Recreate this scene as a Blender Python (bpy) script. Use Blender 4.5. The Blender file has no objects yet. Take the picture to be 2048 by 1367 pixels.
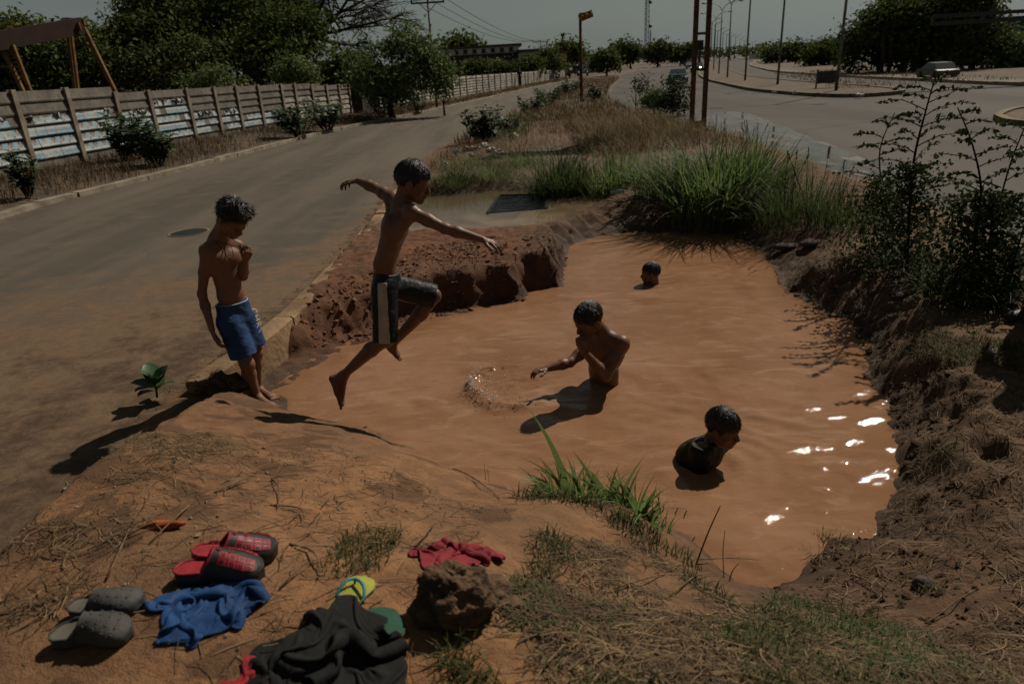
import bpy, math, random, time
import numpy as np
from mathutils import Vector, Matrix
try:
    import openvdb as vdb
except ImportError:
    import pyopenvdb as vdb

SC = bpy.context.scene
COL = SC.collection
random.seed(7)
RNG = np.random.default_rng(11)
PI = math.pi

# ---------------------------------------------------------------- camera
FPX = 1365.0                      # focal length in photo pixels (2048 wide): a 24 mm lens
PITCH, ROLL = math.radians(21.8), math.radians(-3.3)
CAM = np.array([0.0, 0.0, 2.0])
_R0 = np.array([1., 0, 0]); FWD = np.array([0, math.cos(PITCH), -math.sin(PITCH)]); _U0 = np.array([0, math.sin(PITCH), math.cos(PITCH)])
RGT = math.cos(ROLL) * _R0 + math.sin(ROLL) * _U0
UPV = -math.sin(ROLL) * _R0 + math.cos(ROLL) * _U0

def ray(px, py):
    return FWD + RGT * (px - 1024) / FPX - UPV * (py - 683.5) / FPX
def at(px, py, z=0.0):            # point of the horizontal plane z seen at a photo pixel
    d = ray(px, py); return CAM + d * ((z - CAM[2]) / d[2])
def atY(px, py, Y):               # point of the upright plane y = Y seen at a photo pixel
    d = ray(px, py); return CAM + d * (Y / d[1])
def proj(p):
    d = np.asarray(p) - CAM; w = d @ FWD
    return 1024 + FPX * (d @ RGT) / w, 683.5 - FPX * (d @ UPV) / w

cam_data = bpy.data.cameras.new('camera'); cam = bpy.data.objects.new('camera', cam_data); COL.objects.link(cam)
cam_data.sensor_width = 36; cam_data.lens = FPX / 2048 * 36
cam_data.clip_start = 0.05; cam_data.clip_end = 6000
cam_data.dof.use_dof = True; cam_data.dof.focus_distance = 4.3; cam_data.dof.aperture_fstop = 3.2
M = Matrix.Identity(4)
for i in range(3):
    M[i][0], M[i][1], M[i][2], M[i][3] = RGT[i], UPV[i], -FWD[i], CAM[i]
cam.matrix_world = M
SC.camera = cam

# ---------------------------------------------------------------- world, sun, exposure
SUN_AZ, SUN_EL = math.radians(42), math.radians(45)     # azimuth measured from +Y towards +X
world = bpy.data.worlds.new('World'); SC.world = world; world.use_nodes = True
nt = world.node_tree; nt.nodes.clear()
sky = nt.nodes.new('ShaderNodeTexSky'); sky.sky_type = 'NISHITA'; sky.sun_disc = False
sky.sun_elevation = SUN_EL; sky.sun_rotation = SUN_AZ
sky.air_density = 1.6; sky.dust_density = 3.0; sky.ozone_density = 2.0
hs = nt.nodes.new('ShaderNodeHueSaturation'); hs.inputs['Saturation'].default_value = 0.55
tint = nt.nodes.new('ShaderNodeMix'); tint.data_type = 'RGBA'; tint.blend_type = 'MULTIPLY'
tint.inputs['Factor'].default_value = 1.0; tint.inputs['B'].default_value = (0.50, 0.58, 0.56, 1)
# thin even cloud veil
tc = nt.nodes.new('ShaderNodeTexCoord'); mp = nt.nodes.new('ShaderNodeMapping'); mp.inputs['Scale'].default_value = (1.6, 1.6, 5)
cn = nt.nodes.new('ShaderNodeTexNoise'); cn.inputs['Scale'].default_value = 2.2; cn.inputs['Detail'].default_value = 6
cr = nt.nodes.new('ShaderNodeMapRange'); cr.inputs['From Min'].default_value = 0.35; cr.inputs['From Max'].default_value = 0.75
cr.inputs['To Min'].default_value = 0.40; cr.inputs['To Max'].default_value = 0.75
veil = nt.nodes.new('ShaderNodeMix'); veil.data_type = 'RGBA'; veil.inputs['B'].default_value = (3.5, 4.0, 4.0, 1)
bg = nt.nodes.new('ShaderNodeBackground'); bg.inputs['Strength'].default_value = 0.068
wo = nt.nodes.new('ShaderNodeOutputWorld')
L = nt.links.new
L(sky.outputs[0], hs.inputs['Color']); L(hs.outputs[0], tint.inputs['A'])
L(tc.outputs['Generated'], mp.inputs[0]); L(mp.outputs[0], cn.inputs['Vector']); L(cn.outputs[0], cr.inputs[0])
L(tint.outputs['Result'], veil.inputs['A']); L(cr.outputs[0], veil.inputs['Factor'])
# the sky darkens steadily from the pale horizon upwards, as it does in the photograph
sz = nt.nodes.new('ShaderNodeSeparateXYZ'); L(tc.outputs['Generated'], sz.inputs[0])
gr = nt.nodes.new('ShaderNodeMapRange'); gr.inputs['From Min'].default_value = 0.0; gr.inputs['From Max'].default_value = 0.38; gr.inputs['To Min'].default_value = 1.12; gr.inputs['To Max'].default_value = 0.42
L(sz.outputs['Z'], gr.inputs[0]); gm = nt.nodes.new('ShaderNodeVectorMath'); gm.operation = 'SCALE'; L(veil.outputs['Result'], gm.inputs[0]); L(gr.outputs[0], gm.inputs['Scale'])
L(gm.outputs[0], bg.inputs[0]); L(bg.outputs[0], wo.inputs[0])

sun_data = bpy.data.lights.new('sun', 'SUN'); sun_data.energy = 5.0; sun_data.angle = math.radians(0.5); sun_data.color = (1.0, 0.91, 0.78)
sun = bpy.data.objects.new('sun', sun_data); COL.objects.link(sun)
SUNV = Vector((math.sin(SUN_AZ) * math.cos(SUN_EL), math.cos(SUN_AZ) * math.cos(SUN_EL), math.sin(SUN_EL)))
sun.rotation_euler = SUNV.to_track_quat('Z', 'Y').to_euler(); sun.location = (40, 60, 60)

SC.view_settings.view_transform = 'Standard'; SC.view_settings.look = 'None'
SC.view_settings.exposure = -0.42; SC.view_settings.gamma = 1; SC.view_settings.use_curve_mapping = False
SC.render.engine = 'CYCLES'
SC.cycles.max_bounces = 5; SC.cycles.diffuse_bounces = 1; SC.cycles.glossy_bounces = 2; SC.cycles.transparent_max_bounces = 6
SC.cycles.caustics_reflective = False; SC.cycles.caustics_refractive = False
SC.cycles.use_denoising = True

# ---------------------------------------------------------------- numpy noise
_PERM = np.random.default_rng(3).integers(0, 1 << 30, 4096)
def _hash(i, j, k=0):
    h = (i * 374761393 + j * 668265263 + k * 2147483647) & 0x7fffffff
    h = (h ^ (h >> 13)) * 1274126177 & 0x7fffffff
    return ((h ^ (h >> 16)) & 0xffff) / 65535.0
def vnoise(x, y, z=None):
    xi = np.floor(x).astype(np.int64); yi = np.floor(y).astype(np.int64); fx = x - xi; fy = y - yi
    fx = fx * fx * (3 - 2 * fx); fy = fy * fy * (3 - 2 * fy)
    def lay(k):
        a = _hash(xi, yi, k); b = _hash(xi + 1, yi, k); c = _hash(xi, yi + 1, k); d = _hash(xi + 1, yi + 1, k)
        return (a * (1 - fx) + b * fx) * (1 - fy) + (c * (1 - fx) + d * fx) * fy
    if z is None: return lay(0) * 2 - 1
    zi = np.floor(z).astype(np.int64); fz = z - zi; fz = fz * fz * (3 - 2 * fz)
    return (lay(zi) * (1 - fz) + lay(zi + 1) * fz) * 2 - 1
def fbm(x, y, o=4, z=None, g=0.5):
    s = 0; a = 1; t = 0
    for i in range(o):
        s = s + a * vnoise(x * 2 ** i + 17.3 * i, y * 2 ** i - 9.1 * i, None if z is None else z * 2 ** i + 5.7 * i); t += a; a *= g
    return s / t
def sstep(a, b, x):
    t = np.clip((x - a) / (b - a), 0, 1); return t * t * (3 - 2 * t)
def smin(a, b, k):
    h = np.clip(0.5 + 0.5 * (b - a) / k, 0, 1); return b * (1 - h) + a * h - k * h * (1 - h)
def sdpoly(x, y, P):              # signed distance to a closed polygon, negative inside
    d = np.full(x.shape, 1e9); s = np.zeros(x.shape, bool); n = len(P)
    for i in range(n):
        ax, ay = P[i]; bx, by = P[(i + 1) % n]
        ex, ey = bx - ax, by - ay; wx, wy = x - ax, y - ay
        t = np.clip((wx * ex + wy * ey) / (ex * ex + ey * ey), 0, 1)
        d = np.minimum(d, (wx - ex * t) ** 2 + (wy - ey * t) ** 2)
        c = ((ay <= y) & (by > y)) | ((by <= y) & (ay > y))
        with np.errstate(divide='ignore', invalid='ignore'):
            xi = ax + (y - ay) / (by - ay if by != ay else 1e-9) * ex
        s ^= c & (x < xi)
    d = np.sqrt(d); return np.where(s, -d, d)
def spline(c, n=12):
    c = np.asarray(c, float); out = []
    for i in range(len(c) - 1):
        p0 = c[max(i - 1, 0)]; p1 = c[i]; p2 = c[i + 1]; p3 = c[min(i + 2, len(c) - 1)]
        for t in np.linspace(0, 1, n, endpoint=False):
            out.append(.5 * ((2 * p1) + (-p0 + p2) * t + (2 * p0 - 5 * p1 + 4 * p2 - p3) * t * t + (-p0 + 3 * p1 - 3 * p2 + p3) * t ** 3))
    return np.array(out + [c[-1]])

# ---------------------------------------------------------------- mesh helpers
def nrm(v): v = np.asarray(v, float); return v / (np.linalg.norm(v) + 1e-12)

def mesh_np(name, V, F, mats, smooth=True, attrs=None, uv=None, fm=None):
    """V (n,3); F list of (m,k) index arrays"""
    me = bpy.data.meshes.new(name)
    V = np.asarray(V, np.float32); F = [np.asarray(f, np.int32) for f in F if len(f)]
    me.vertices.add(len(V)); me.vertices.foreach_set('co', V.ravel())
    loops = np.concatenate([f.ravel() for f in F]); tot = np.concatenate([np.full(len(f), f.shape[1], np.int32) for f in F])
    start = np.concatenate([[0], np.cumsum(tot)[:-1]]).astype(np.int32)
    me.loops.add(len(loops)); me.loops.foreach_set('vertex_index', loops)
    me.polygons.add(len(tot)); me.polygons.foreach_set('loop_start', start)
    if not isinstance(mats, (list, tuple)): mats = [mats]
    for m in mats: me.materials.append(m)
    if fm is not None: me.polygons.foreach_set('material_index', np.asarray(fm, np.int32))
    me.polygons.foreach_set('use_smooth', np.full(len(tot), bool(smooth)))
    me.update(calc_edges=True)
    for k, a in (attrs or {}).items():
        at_ = me.attributes.new(k, 'FLOAT', 'POINT'); at_.data.foreach_set('value', np.asarray(a, np.float32))
    if uv is not None:
        l = me.uv_layers.new(name='UVMap'); l.data.foreach_set('uv', np.asarray(uv, np.float32)[loops].ravel())
    me.validate(clean_customdata=False)
    return me

def obj(name, me, parent=None, loc=None):
    o = bpy.data.objects.new(name, me); COL.objects.link(o)
    if parent is not None: o.parent = parent
    if loc is not None: o.location = loc
    return o
def tag(o, label=None, cat=None, group=None, kind=None):
    if label: o['label'] = label
    if cat: o['category'] = cat
    if group: o['group'] = group
    if kind: o['kind'] = kind
    return o
def thing(name, label, cat, loc=(0, 0, 0), rz=0, group=None):
    o = bpy.data.objects.new(name, None); COL.objects.link(o); o.empty_display_size = .1
    o.location = tuple(float(v) for v in loc); o.rotation_euler = (0, 0, rz)
    return tag(o, label, cat, group)
def copy_tree(o, parent=None):
    c = o.copy(); COL.objects.link(c)
    if parent is not None: c.parent = parent
    for ch in list(o.children): copy_tree(ch, c)
    return c

class MB:
    def __init__(s): s.V = []; s.F = {}; s.n = 0; s.U = []; s.A = []
    def add(s, V, F, uv=None, a=0.0):
        V = np.asarray(V, float).reshape(-1, 3)
        for f in (F if isinstance(F, list) else [F]):
            f = np.asarray(f, np.int64); f = f[None] if f.ndim == 1 else f
            s.F.setdefault(f.shape[1], []).append(f + s.n)
        s.V.append(V); s.n += len(V)
        s.U.append(np.zeros((len(V), 2)) if uv is None else np.asarray(uv, float))
        s.A.append(np.broadcast_to(np.asarray(a, float), (len(V),)))
        return s
    def box(s, c, size, rz=0, R=None, taper=1.0):
        x, y, z = np.asarray(size) / 2
        V = np.array([[-x, -y, -z], [x, -y, -z], [x, y, -z], [-x, y, -z], [-x * taper, -y * taper, z], [x * taper, -y * taper, z], [x * taper, y * taper, z], [-x * taper, y * taper, z]])
        if R is None:
            cz, sz = math.cos(rz), math.sin(rz); R = np.array([[cz, -sz, 0], [sz, cz, 0], [0, 0, 1]])
        V = V @ np.asarray(R).T + np.asarray(c)
        return s.add(V, [[0, 3, 2, 1], [4, 5, 6, 7], [0, 1, 5, 4], [1, 2, 6, 5], [2, 3, 7, 6], [3, 0, 4, 7]])
    def bar(s, a, b, w, h=None, up=(0, 0, 1)):
        a = np.asarray(a, float); b = np.asarray(b, float); d = b - a; l = np.linalg.norm(d); d = d / l
        u = np.asarray(up, float)
        if abs(d @ u) > .95: u = np.array([0, 1., 0])
        x = nrm(np.cross(u, d)); y = np.cross(d, x); h = h or w
        V = []
        for e in (a, b):
            for sx, sy in ((-1, -1), (1, -1), (1, 1), (-1, 1)): V.append(e + x * sx * w / 2 + y * sy * h / 2)
        return s.add(V, [[0, 3, 2, 1], [4, 5, 6, 7], [0, 1, 5, 4], [1, 2, 6, 5], [2, 3, 7, 6], [3, 0, 4, 7]])
    def tube(s, P, r, n=6, cap=True, a=0.0):
        P = np.asarray(P, float); k = len(P); r = np.broadcast_to(np.asarray(r, float), (k,))
        T = np.gradient(P, axis=0); T /= np.linalg.norm(T, axis=1)[:, None] + 1e-12
        u = np.array([0, 0, 1.]) if abs(T[0][2]) < .9 else np.array([1., 0, 0])
        V = []
        for i in range(k):
            x = nrm(np.cross(u, T[i])); y = np.cross(T[i], x); u = y
            th = np.arange(n) * 2 * PI / n
            V.append(P[i] + r[i] * (np.cos(th)[:, None] * x + np.sin(th)[:, None] * y))
        V = np.concatenate(V)
        i, j = np.meshgrid(np.arange(k - 1), np.arange(n), indexing='ij'); i = i.ravel(); j = j.ravel(); jn = (j + 1) % n
        F = [np.stack([i * n + j, i * n + jn, (i + 1) * n + jn, (i + 1) * n + j], 1)]
        if cap: F += [np.arange(n)[::-1][None], (np.arange(n) + (k - 1) * n)[None]]
        return s.add(V, F, a=a)
    def lathe(s, prof, c, n=16, R=None, sq=(1, 1)):
        th = np.arange(n) * 2 * PI / n; V = []
        for r, z in prof: V.append(np.stack([r * np.cos(th) * sq[0], r * np.sin(th) * sq[1], np.full(n, z)], 1))
        V = np.concatenate(V)
        if R is not None: V = V @ np.asarray(R).T
        V = V + np.asarray(c); k = len(prof)
        i, j = np.meshgrid(np.arange(k - 1), np.arange(n), indexing='ij'); i = i.ravel(); j = j.ravel(); jn = (j + 1) % n
        return s.add(V, [np.stack([i * n + j, i * n + jn, (i + 1) * n + jn, (i + 1) * n + j], 1), np.arange(n)[::-1][None], (np.arange(n) + (k - 1) * n)[None]])
    def lump(s, c, r, seed=0, amp=.3, n=(8, 12), fr=1.6):
        r = np.broadcast_to(np.asarray(r, float), (3,)); a, b = n
        ph = (np.arange(1, a) / a) * PI; th = np.arange(b) * 2 * PI / b
        p, t = np.meshgrid(ph, th, indexing='ij'); D = np.stack([np.sin(p) * np.cos(t), np.sin(p) * np.sin(t), np.cos(p)], -1).reshape(-1, 3)
        D = np.concatenate([D, [[0, 0, 1], [0, 0, -1]]])
        k = 1 + amp * fbm(D[:, 0] * fr + seed * 3.7, D[:, 1] * fr + seed, 4, D[:, 2] * fr + seed * 1.3)
        V = D * k[:, None] * r + np.asarray(c)
        i, j = np.meshgrid(np.arange(a - 2), np.arange(b), indexing='ij'); i = i.ravel(); j = j.ravel(); jn = (j + 1) % b
        F = np.stack([i * b + j, (i + 1) * b + j, (i + 1) * b + jn, i * b + jn], 1)
        j = np.arange(b); jn = (j + 1) % b; m = (a - 1) * b
        return s.add(V, [F, np.stack([np.full(b, m), j, jn], 1), np.stack([np.full(b, m + 1), (a - 2) * b + jn, (a - 2) * b + j], 1)])
    def build(s, name, mat, parent=None, smooth=False, uv=False, loc=None):
        me = mesh_np(name, np.concatenate(s.V), [np.concatenate(f) for f in s.F.values()], mat, smooth, {'rnd': np.concatenate(s.A)}, np.concatenate(s.U) if uv else None)
        return obj(name, me, parent, loc)

# ---------------------------------------------------------------- materials
def newmat(name):
    m = bpy.data.materials.new(name); m.use_nodes = True; n = m.node_tree; b = n.nodes['Principled BSDF']
    return m, n, b
def nd(n, t, **kw):
    x = n.nodes.new(t)
    for k, v in kw.items():
        if k in x.inputs: x.inputs[k].default_value = v
        else: setattr(x, k, v)
    return x
def col(c): return (c[0], c[1], c[2], 1)
def mixc(n, fac, a, b, bt='MIX'):
    x = n.nodes.new('ShaderNodeMix'); x.data_type = 'RGBA'; x.blend_type = bt
    for s, v in (('Factor', fac), ('A', a), ('B', b)):
        if hasattr(v, 'is_linked'): n.links.new(v, x.inputs[s])
        elif s == 'Factor': x.inputs[s].default_value = v
        else: x.inputs[s].default_value = col(v)
    return x.outputs['Result']
def math_(n, op, a, b=0.0, c=None):
    x = n.nodes.new('ShaderNodeMath'); x.operation = op
    for i, v in enumerate((a, b) if c is None else (a, b, c)):
        if hasattr(v, 'is_linked'): n.links.new(v, x.inputs[i])
        else: x.inputs[i].default_value = v
    return x.outputs[0]
def ramp(n, v, a, b, lo=0., hi=1.):
    x = n.nodes.new('ShaderNodeMapRange'); x.interpolation_type = 'SMOOTHSTEP'
    n.links.new(v, x.inputs[0])
    for k, q in zip(('From Min', 'From Max', 'To Min', 'To Max'), (a, b, lo, hi)): x.inputs[k].default_value = q
    return x.outputs[0]
def noise(n, scale, detail=4, rough=.55, vec=None, dist=0.):
    x = nd(n, 'ShaderNodeTexNoise', Scale=scale, Detail=detail, Roughness=rough, Distortion=dist)
    if vec is not None: n.links.new(vec, x.inputs['Vector'])
    return x.outputs[0]
def objco(n, scale=None):
    t = n.nodes.new('ShaderNodeTexCoord')
    if scale is None: return t.outputs['Object']
    m = nd(n, 'ShaderNodeMapping'); m.inputs['Scale'].default_value = scale; n.links.new(t.outputs['Object'], m.inputs[0]); return m.outputs[0]
def attr(n, k):
    a = n.nodes.new('ShaderNodeAttribute'); a.attribute_name = k; return a.outputs['Fac']
def bump(n, b, h, strength=.4, dist=.01, prev=None):
    x = nd(n, 'ShaderNodeBump', Strength=strength, Distance=dist); n.links.new(h, x.inputs['Height'])
    if prev is not None: n.links.new(prev, x.inputs['Normal'])
    n.links.new(x.outputs[0], b.inputs['Normal']); return x.outputs[0]
def simple(name, c1, c2=None, rough=.8, scale=8, bmp=0., bscale=40, spec=.3, metal=0., dist=.01, detail=4):
    m, n, b = newmat(name)
    b.inputs['Roughness'].default_value = rough; b.inputs['Specular IOR Level'].default_value = spec; b.inputs['Metallic'].default_value = metal
    v = objco(n)
    if c2 is None: c2 = tuple(k * .72 for k in c1)
    n.links.new(mixc(n, ramp(n, noise(n, scale, detail, .6, v), .3, .7), c2, c1), b.inputs['Base Color'])
    if bmp: bump(n, b, noise(n, bscale, 4, .6, v), bmp, dist)
    return m
def leafmat(name, c1, c2, c3=None, rough=.5, spec=.4, trans=.25, scale=1.2):
    """foliage: per-blade random tone in 'rnd', plus clump-size noise, plus light passing through"""
    m, n, b = newmat(name); b.inputs['Roughness'].default_value = rough; b.inputs['Specular IOR Level'].default_value = spec
    c = mixc(n, attr(n, 'rnd'), c1, c2)
    if c3 is not None: c = mixc(n, ramp(n, noise(n, scale, 3, .6, objco(n)), .5, .7), c, c3)
    n.links.new(c, b.inputs['Base Color'])
    if trans:
        t = n.nodes.new('ShaderNodeBsdfTranslucent'); n.links.new(c, t.inputs[0]); x = n.nodes.new('ShaderNodeMixShader'); x.inputs[0].default_value = trans
        o = n.nodes['Material Output']; n.links.new(b.outputs[0], x.inputs[1]); n.links.new(t.outputs[0], x.inputs[2]); n.links.new(x.outputs[0], o.inputs[0])
    return m
# ================================================================ layout of the place
WATER_Z = -0.20
PZ = -0.03                        # level of the shallow puddle
POOL = np.array([at(x, y, WATER_Z)[:2] for x, y in [(560, 790), (600, 745), (690, 700), (830, 645), (950, 618), (1050, 602), (1062, 583), (1130, 573), (1133, 540), (1136, 500), (1170, 478), (1250, 465),
    (1340, 463), (1460, 470), (1520, 500), (1545, 530), (1562, 580), (1620, 612), (1700, 648), (1728, 700), (1722, 750), (1765, 800), (1790, 860), (1795, 980), (1740, 1085), (1655, 1075), (1610, 1150), (1560, 1185),
    (1480, 1200), (1420, 1150), (1330, 1075), (1240, 1045)]] + [at(x, y, -.09)[:2] for x, y in [(1060, 1010), (960, 965), (880, 930), (800, 895), (700, 866), (610, 836), (575, 815)]])
PUDDLE = np.array([at(x, y, PZ)[:2] for x, y in [(800, 470), (772, 440), (800, 405), (850, 392), (960, 384), (1010, 381), (1080, 384), (1130, 394), (1185, 388), (1215, 398), (1160, 425), (1120, 447), (1060, 460), (1000, 466), (900, 473)]])
ROAD_L = spline([(-8.4, -8), (-8.75, 5), (-8.95, 12), (-8.9, 14.2), (-8.25, 18), (-7.5, 24.2), (-6.4, 31), (-3, 44), (5.6, 83), (14.5, 122), (56, 300), (170, 760)], 10)
ROAD_R = spline([(-2.3, -8), (-2.15, 4), (-1.97, 5.7), (-1.88, 10), (-1.9, 13), (-1.9, 16), (-1.15, 23), (.24, 30), (1.9, 40), (7.6, 76), (18.5, 130), (62, 296), (180, 755)], 10)
HWY_L = spline([(4.8, -8), (4.7, 3), (4.75, 6), (5.2, 9), (5.6, 12), (6.0, 16), (6.05, 22), (5.7, 28), (6.4, 40), (9.2, 58), (15, 88), (28, 150), (78, 320), (210, 800)], 10)
HWY_R = spline([(30, -8), (27, 10), (25, 22), (24, 33), (24.9, 42), (26.5, 54.5), (31, 80), (38, 105), (52, 150), (100, 290), (250, 780)], 10)
def edge_x(E, y): return np.interp(y, E[:, 1], E[:, 0])
MOUND_IN = None
CTRL = np.array([  # x, y, slope, top, shelf: how the bank rises from the shoreline
    (-1.95, 4.15, .30, .5, 0), (-2.2, 3.0, .33, .8, 0), (-1.2, 3.2, .35, .8, 0), (-.8, 1.5, .37, .78, 0), (0, 2.2, .42, .78, .0), (0.2, 1.0, .40, .72, 0), (.9, 1.6, .42, .5, .03), (1.5, 1.8, .5, .26, .06), (1.6, .6, .4, .34, .05), (2.2, 2.2, .7, .20, .03),
    (2.6, 3.3, .9, .15, .0), (3.0, 4.6, .8, .10, .05), (3.2, 5.8, .6, .08, .06), (3.2, 7.4, .4, .07, .08), (2.9, 9.4, .4, .08, .06),
    (1.7, 9.9, .5, .08, .05), (.5, 8.9, .9, .10, .03), (.4, 7.8, 2.4, .17, .01), (.2, 6.9, 2.8, .18, .02), (-.3, 6.7, 2.6, .15, .14), (-.9, 6.5, 2.2, .12, .2), (-1.4, 6.05, 1.7, .09, .26), (-1.8, 5.65, 1.2, .05, .28),
    (-1.87, 5.05, .18, -.12, .35), (-1.9, 4.5, .3, -.06, .25)])

def height(x, y, fine=True):
    x = np.asarray(x, float); y = np.asarray(y, float)
    dn = .07 * fbm(x * 2.3, y * 2.3, 3) + (.03 * fbm(x * 9, y * 9, 3) if fine else 0)
    d = sdpoly(x, y, POOL) + dn
    w = 1 / ((x[..., None] - CTRL[:, 0]) ** 2 + (y[..., None] - CTRL[:, 1]) ** 2 + .02) ** 1.6
    w /= w.sum(-1, keepdims=True)
    m, top, sh = (w @ CTRL[:, 2]), (w @ CTRL[:, 3]), (w @ CTRL[:, 4])
    south = sstep(4.7, 3.9, y) * sstep(2.4, 1.6, x)
    nm = m * (1 + .5 * (1 - south) * fbm(x * 5 + 3, y * 5, 3))
    rise = WATER_Z + .07 * np.clip(d, 0, None) + nm * np.clip(d - sh, 0, None)
    rise = rise + south * sstep(1.0, .0, x - .5) * .19 * (1 - np.exp(-np.clip(d, 0, None) / .10)) + south * .06 * (1 - np.exp(-np.clip(d, 0, None) / .10))
    h = smin(rise, top + .05 * (1 - south) * fbm(x * 1.7, y * 1.7, 3), .07)
    h = np.where(d < 0, WATER_Z + np.maximum(d * .9, -.55), h)
    if MOUND_IN is None: return h
    # left flank of the mound falls away to road level
    dl = np.clip(sdpoly(x, y, MOUND_IN), 0, None)
    flank = np.maximum(h - 1.1 * dl, 0.012 + 0 * h)
    kx = edge_x(ROAD_R, y)
    left = sstep(.0, -.05, x - kx) * sstep(3.2, 4.3, y)
    h = np.where((dl > 0) & (y < 4.6), flank, h)
    h = h * (1 - left) + left * (0.012 + .012 * fbm(x * 3, y * 3, 3))
    # median further back
    t = sstep(9.4, 11.5, y)
    med = .05 + .05 * fbm(x * .9, y * .9, 3) + .07 * sstep(0, 1.2, x - kx) * sstep(0, 1.0, edge_x(HWY_L, y) - x)
    h = np.where(x > kx - .05, h * (1 - t) + med * t, h)
    dp = sdpoly(x, y, PUDDLE) + .5 * dn
    h = np.where(x > kx - .02, np.minimum(h, PZ + np.where(dp < 0, np.maximum(dp * .35, -.08), dp * .45)) , h)
    # asphalt side: drop under the highway sheet
    hx = edge_x(HWY_L, y)
    a = sstep(.06, .40, x - hx)
    h = h * (1 - a) + a * -.03
    # under the road sheet
    r = sstep(.10, .55, kx - x) * sstep(.0, .35, dl + 1.0 * (y > 4.5))
    h = h * (1 - r) + r * -.03
    h = np.where(y > 30, -.03, h)
    if fine:
        amp = (.010 + .016 * (1 - south)) * (d > -.02) * (1 - r) * (1 - a)
        h = h + amp * fbm(x * 11, y * 11, 4) + .5 * amp * fbm(x * 31, y * 31, 2)
    return h
# the mound's left edge as seen in the photograph: where the sight lines meet its slope
def crest_pt(px, py):
    z = .2
    for _ in range(25): q = at(px, py, z); z = .6 * z + .4 * float(height(np.array([q[0]]), np.array([q[1]]), False)[0])
    return q[:2]
CREST = np.array([crest_pt(x, y) for x, y in [(432, 786), (330, 848), (235, 900), (160, 945), (70, 1030), (0, 1110), (-120, 1260)]])
MOUND_IN = np.concatenate([[[0.6, 9.0], [-1.9, 4.9]], CREST, [[-2.0, -1.0], [-2.2, -4], [6, -4], [6, 9]]])
def hz(x, y): return float(height(np.array([x]), np.array([y]))[0])
def axis(lo, hi, step, out_lo, out_hi, g=1.16):
    a = list(np.arange(lo, hi, step)); s = step
    while a[-1] < out_hi: s = min(s * g, 160); a.append(a[-1] + s)
    s = step; b = []
    q = lo
    while q > out_lo: s = min(s * g, 160); q -= s; b.append(q)
    return np.array(b[::-1] + a)
gx = axis(-3.4, 5.6, .026, -1600, 1700); gy = axis(0.5, 12.6, .028, -60, 2600)
GX, GY = np.meshgrid(gx, gy, indexing='xy')
GZ = height(GX, GY)
near = (GX > -3.6) & (GX < 6) & (GY < 13.2)
# overhanging lumps: push steep faces sideways
gzx = np.gradient(GZ, axis=1) / np.maximum(np.gradient(GX, axis=1), 1e-6); gzy = np.gradient(GZ, axis=0) / np.maximum(np.gradient(GY, axis=0), 1e-6)
steep = np.clip(np.hypot(gzx, gzy) - .5, 0, 1.5) * near * (GZ > WATER_Z - .05)
jx = GX + steep * .045 * fbm(GX * 6, GZ * 9 + GY * 2, 3, GY * 6); jy = GY + steep * .05 * fbm(GX * 6 + 9, GZ * 9, 3, GY * 6)
dpool = sdpoly(GX, GY, POOL)
south = sstep(4.7, 3.4, GY) * sstep(1.0, -.1, GX - .55 * (GY - 1.6))
mound_a = np.where((dpool > -.1), south, 0)
wet_a = np.clip(np.exp(-np.clip(dpool + .12 * fbm(GX * 4, GY * 4, 3), 0, None) / (.10 + .25 * (1 - south))), 0, 1)
wet_a = np.maximum(wet_a, .8 * np.exp(-np.clip(sdpoly(GX, GY, PUDDLE), 0, None) / .35))
kx_ = edge_x(ROAD_R, GY)
red_a = sstep(5.0, 5.6, GY) * sstep(9.2, 8.4, GY) * sstep(1.1, .0, GX) * sstep(-.05, .1, GX - kx_)
org_a = np.clip(sstep(-.25, .75, GX - .45 * GY + .4) * sstep(4.2, 2.0, GY) * .8 + sstep(9, 11, GY) * .9 + sstep(2.2, 3.6, GX) * .35 + sstep(-.2, .6, GX) * sstep(7.0, 7.8, GY) * .5 + sstep(2.6, .9, GX + .9 * GY - 1.2) * sstep(.3, .75, vnoise(GX * .8, GY * .8) + .6) * .4 * (GX < -.9), 0, 1)
org_a = np.where(GY > 13.3, .6, org_a)
nv, nu = GX.shape
idx = np.arange(nv * nu).reshape(nv, nu)
q = np.stack([idx[:-1, :-1], idx[:-1, 1:], idx[1:, 1:], idx[1:, :-1]], -1).reshape(-1, 4)

m_ground, n, b = newmat('dirt')
v = objco(n)
n1 = noise(n, 1.3, 5, .6, v); n2 = noise(n, 9, 6, .65, v); n3 = noise(n, 60, 4, .6, v); n4 = noise(n, 240, 2, .5, v)
aw, am, ar, ao = attr(n, 'wet'), attr(n, 'mound'), attr(n, 'red'), attr(n, 'organic')
base = mixc(n, ramp(n, n2, .3, .72), (.105, .062, .033), (.205, .120, .062))
moundc = mixc(n, ramp(n, n2, .28, .74), (.175, .083, .035), (.315, .156, .068))
redc = mixc(n, ramp(n, n2, .3, .7), (.085, .032, .015), (.225, .088, .036))
orgc = mixc(n, ramp(n, n2, .3, .7), (.046, .022, .010), (.170, .082, .037))
c = mixc(n, am, base, moundc); c = mixc(n, ar, c, redc); c = mixc(n, math_(n, 'MULTIPLY', ao, ramp(n, n1, .3, .6, .55, 1.)), c, orgc)
c = mixc(n, ramp(n, n1, .35, .7, .45, 0.), c, (.10, .06, .034))
c = mixc(n, ramp(n, n3, .52, .68, 0., .5), c, (.085, .050, .028))
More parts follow.
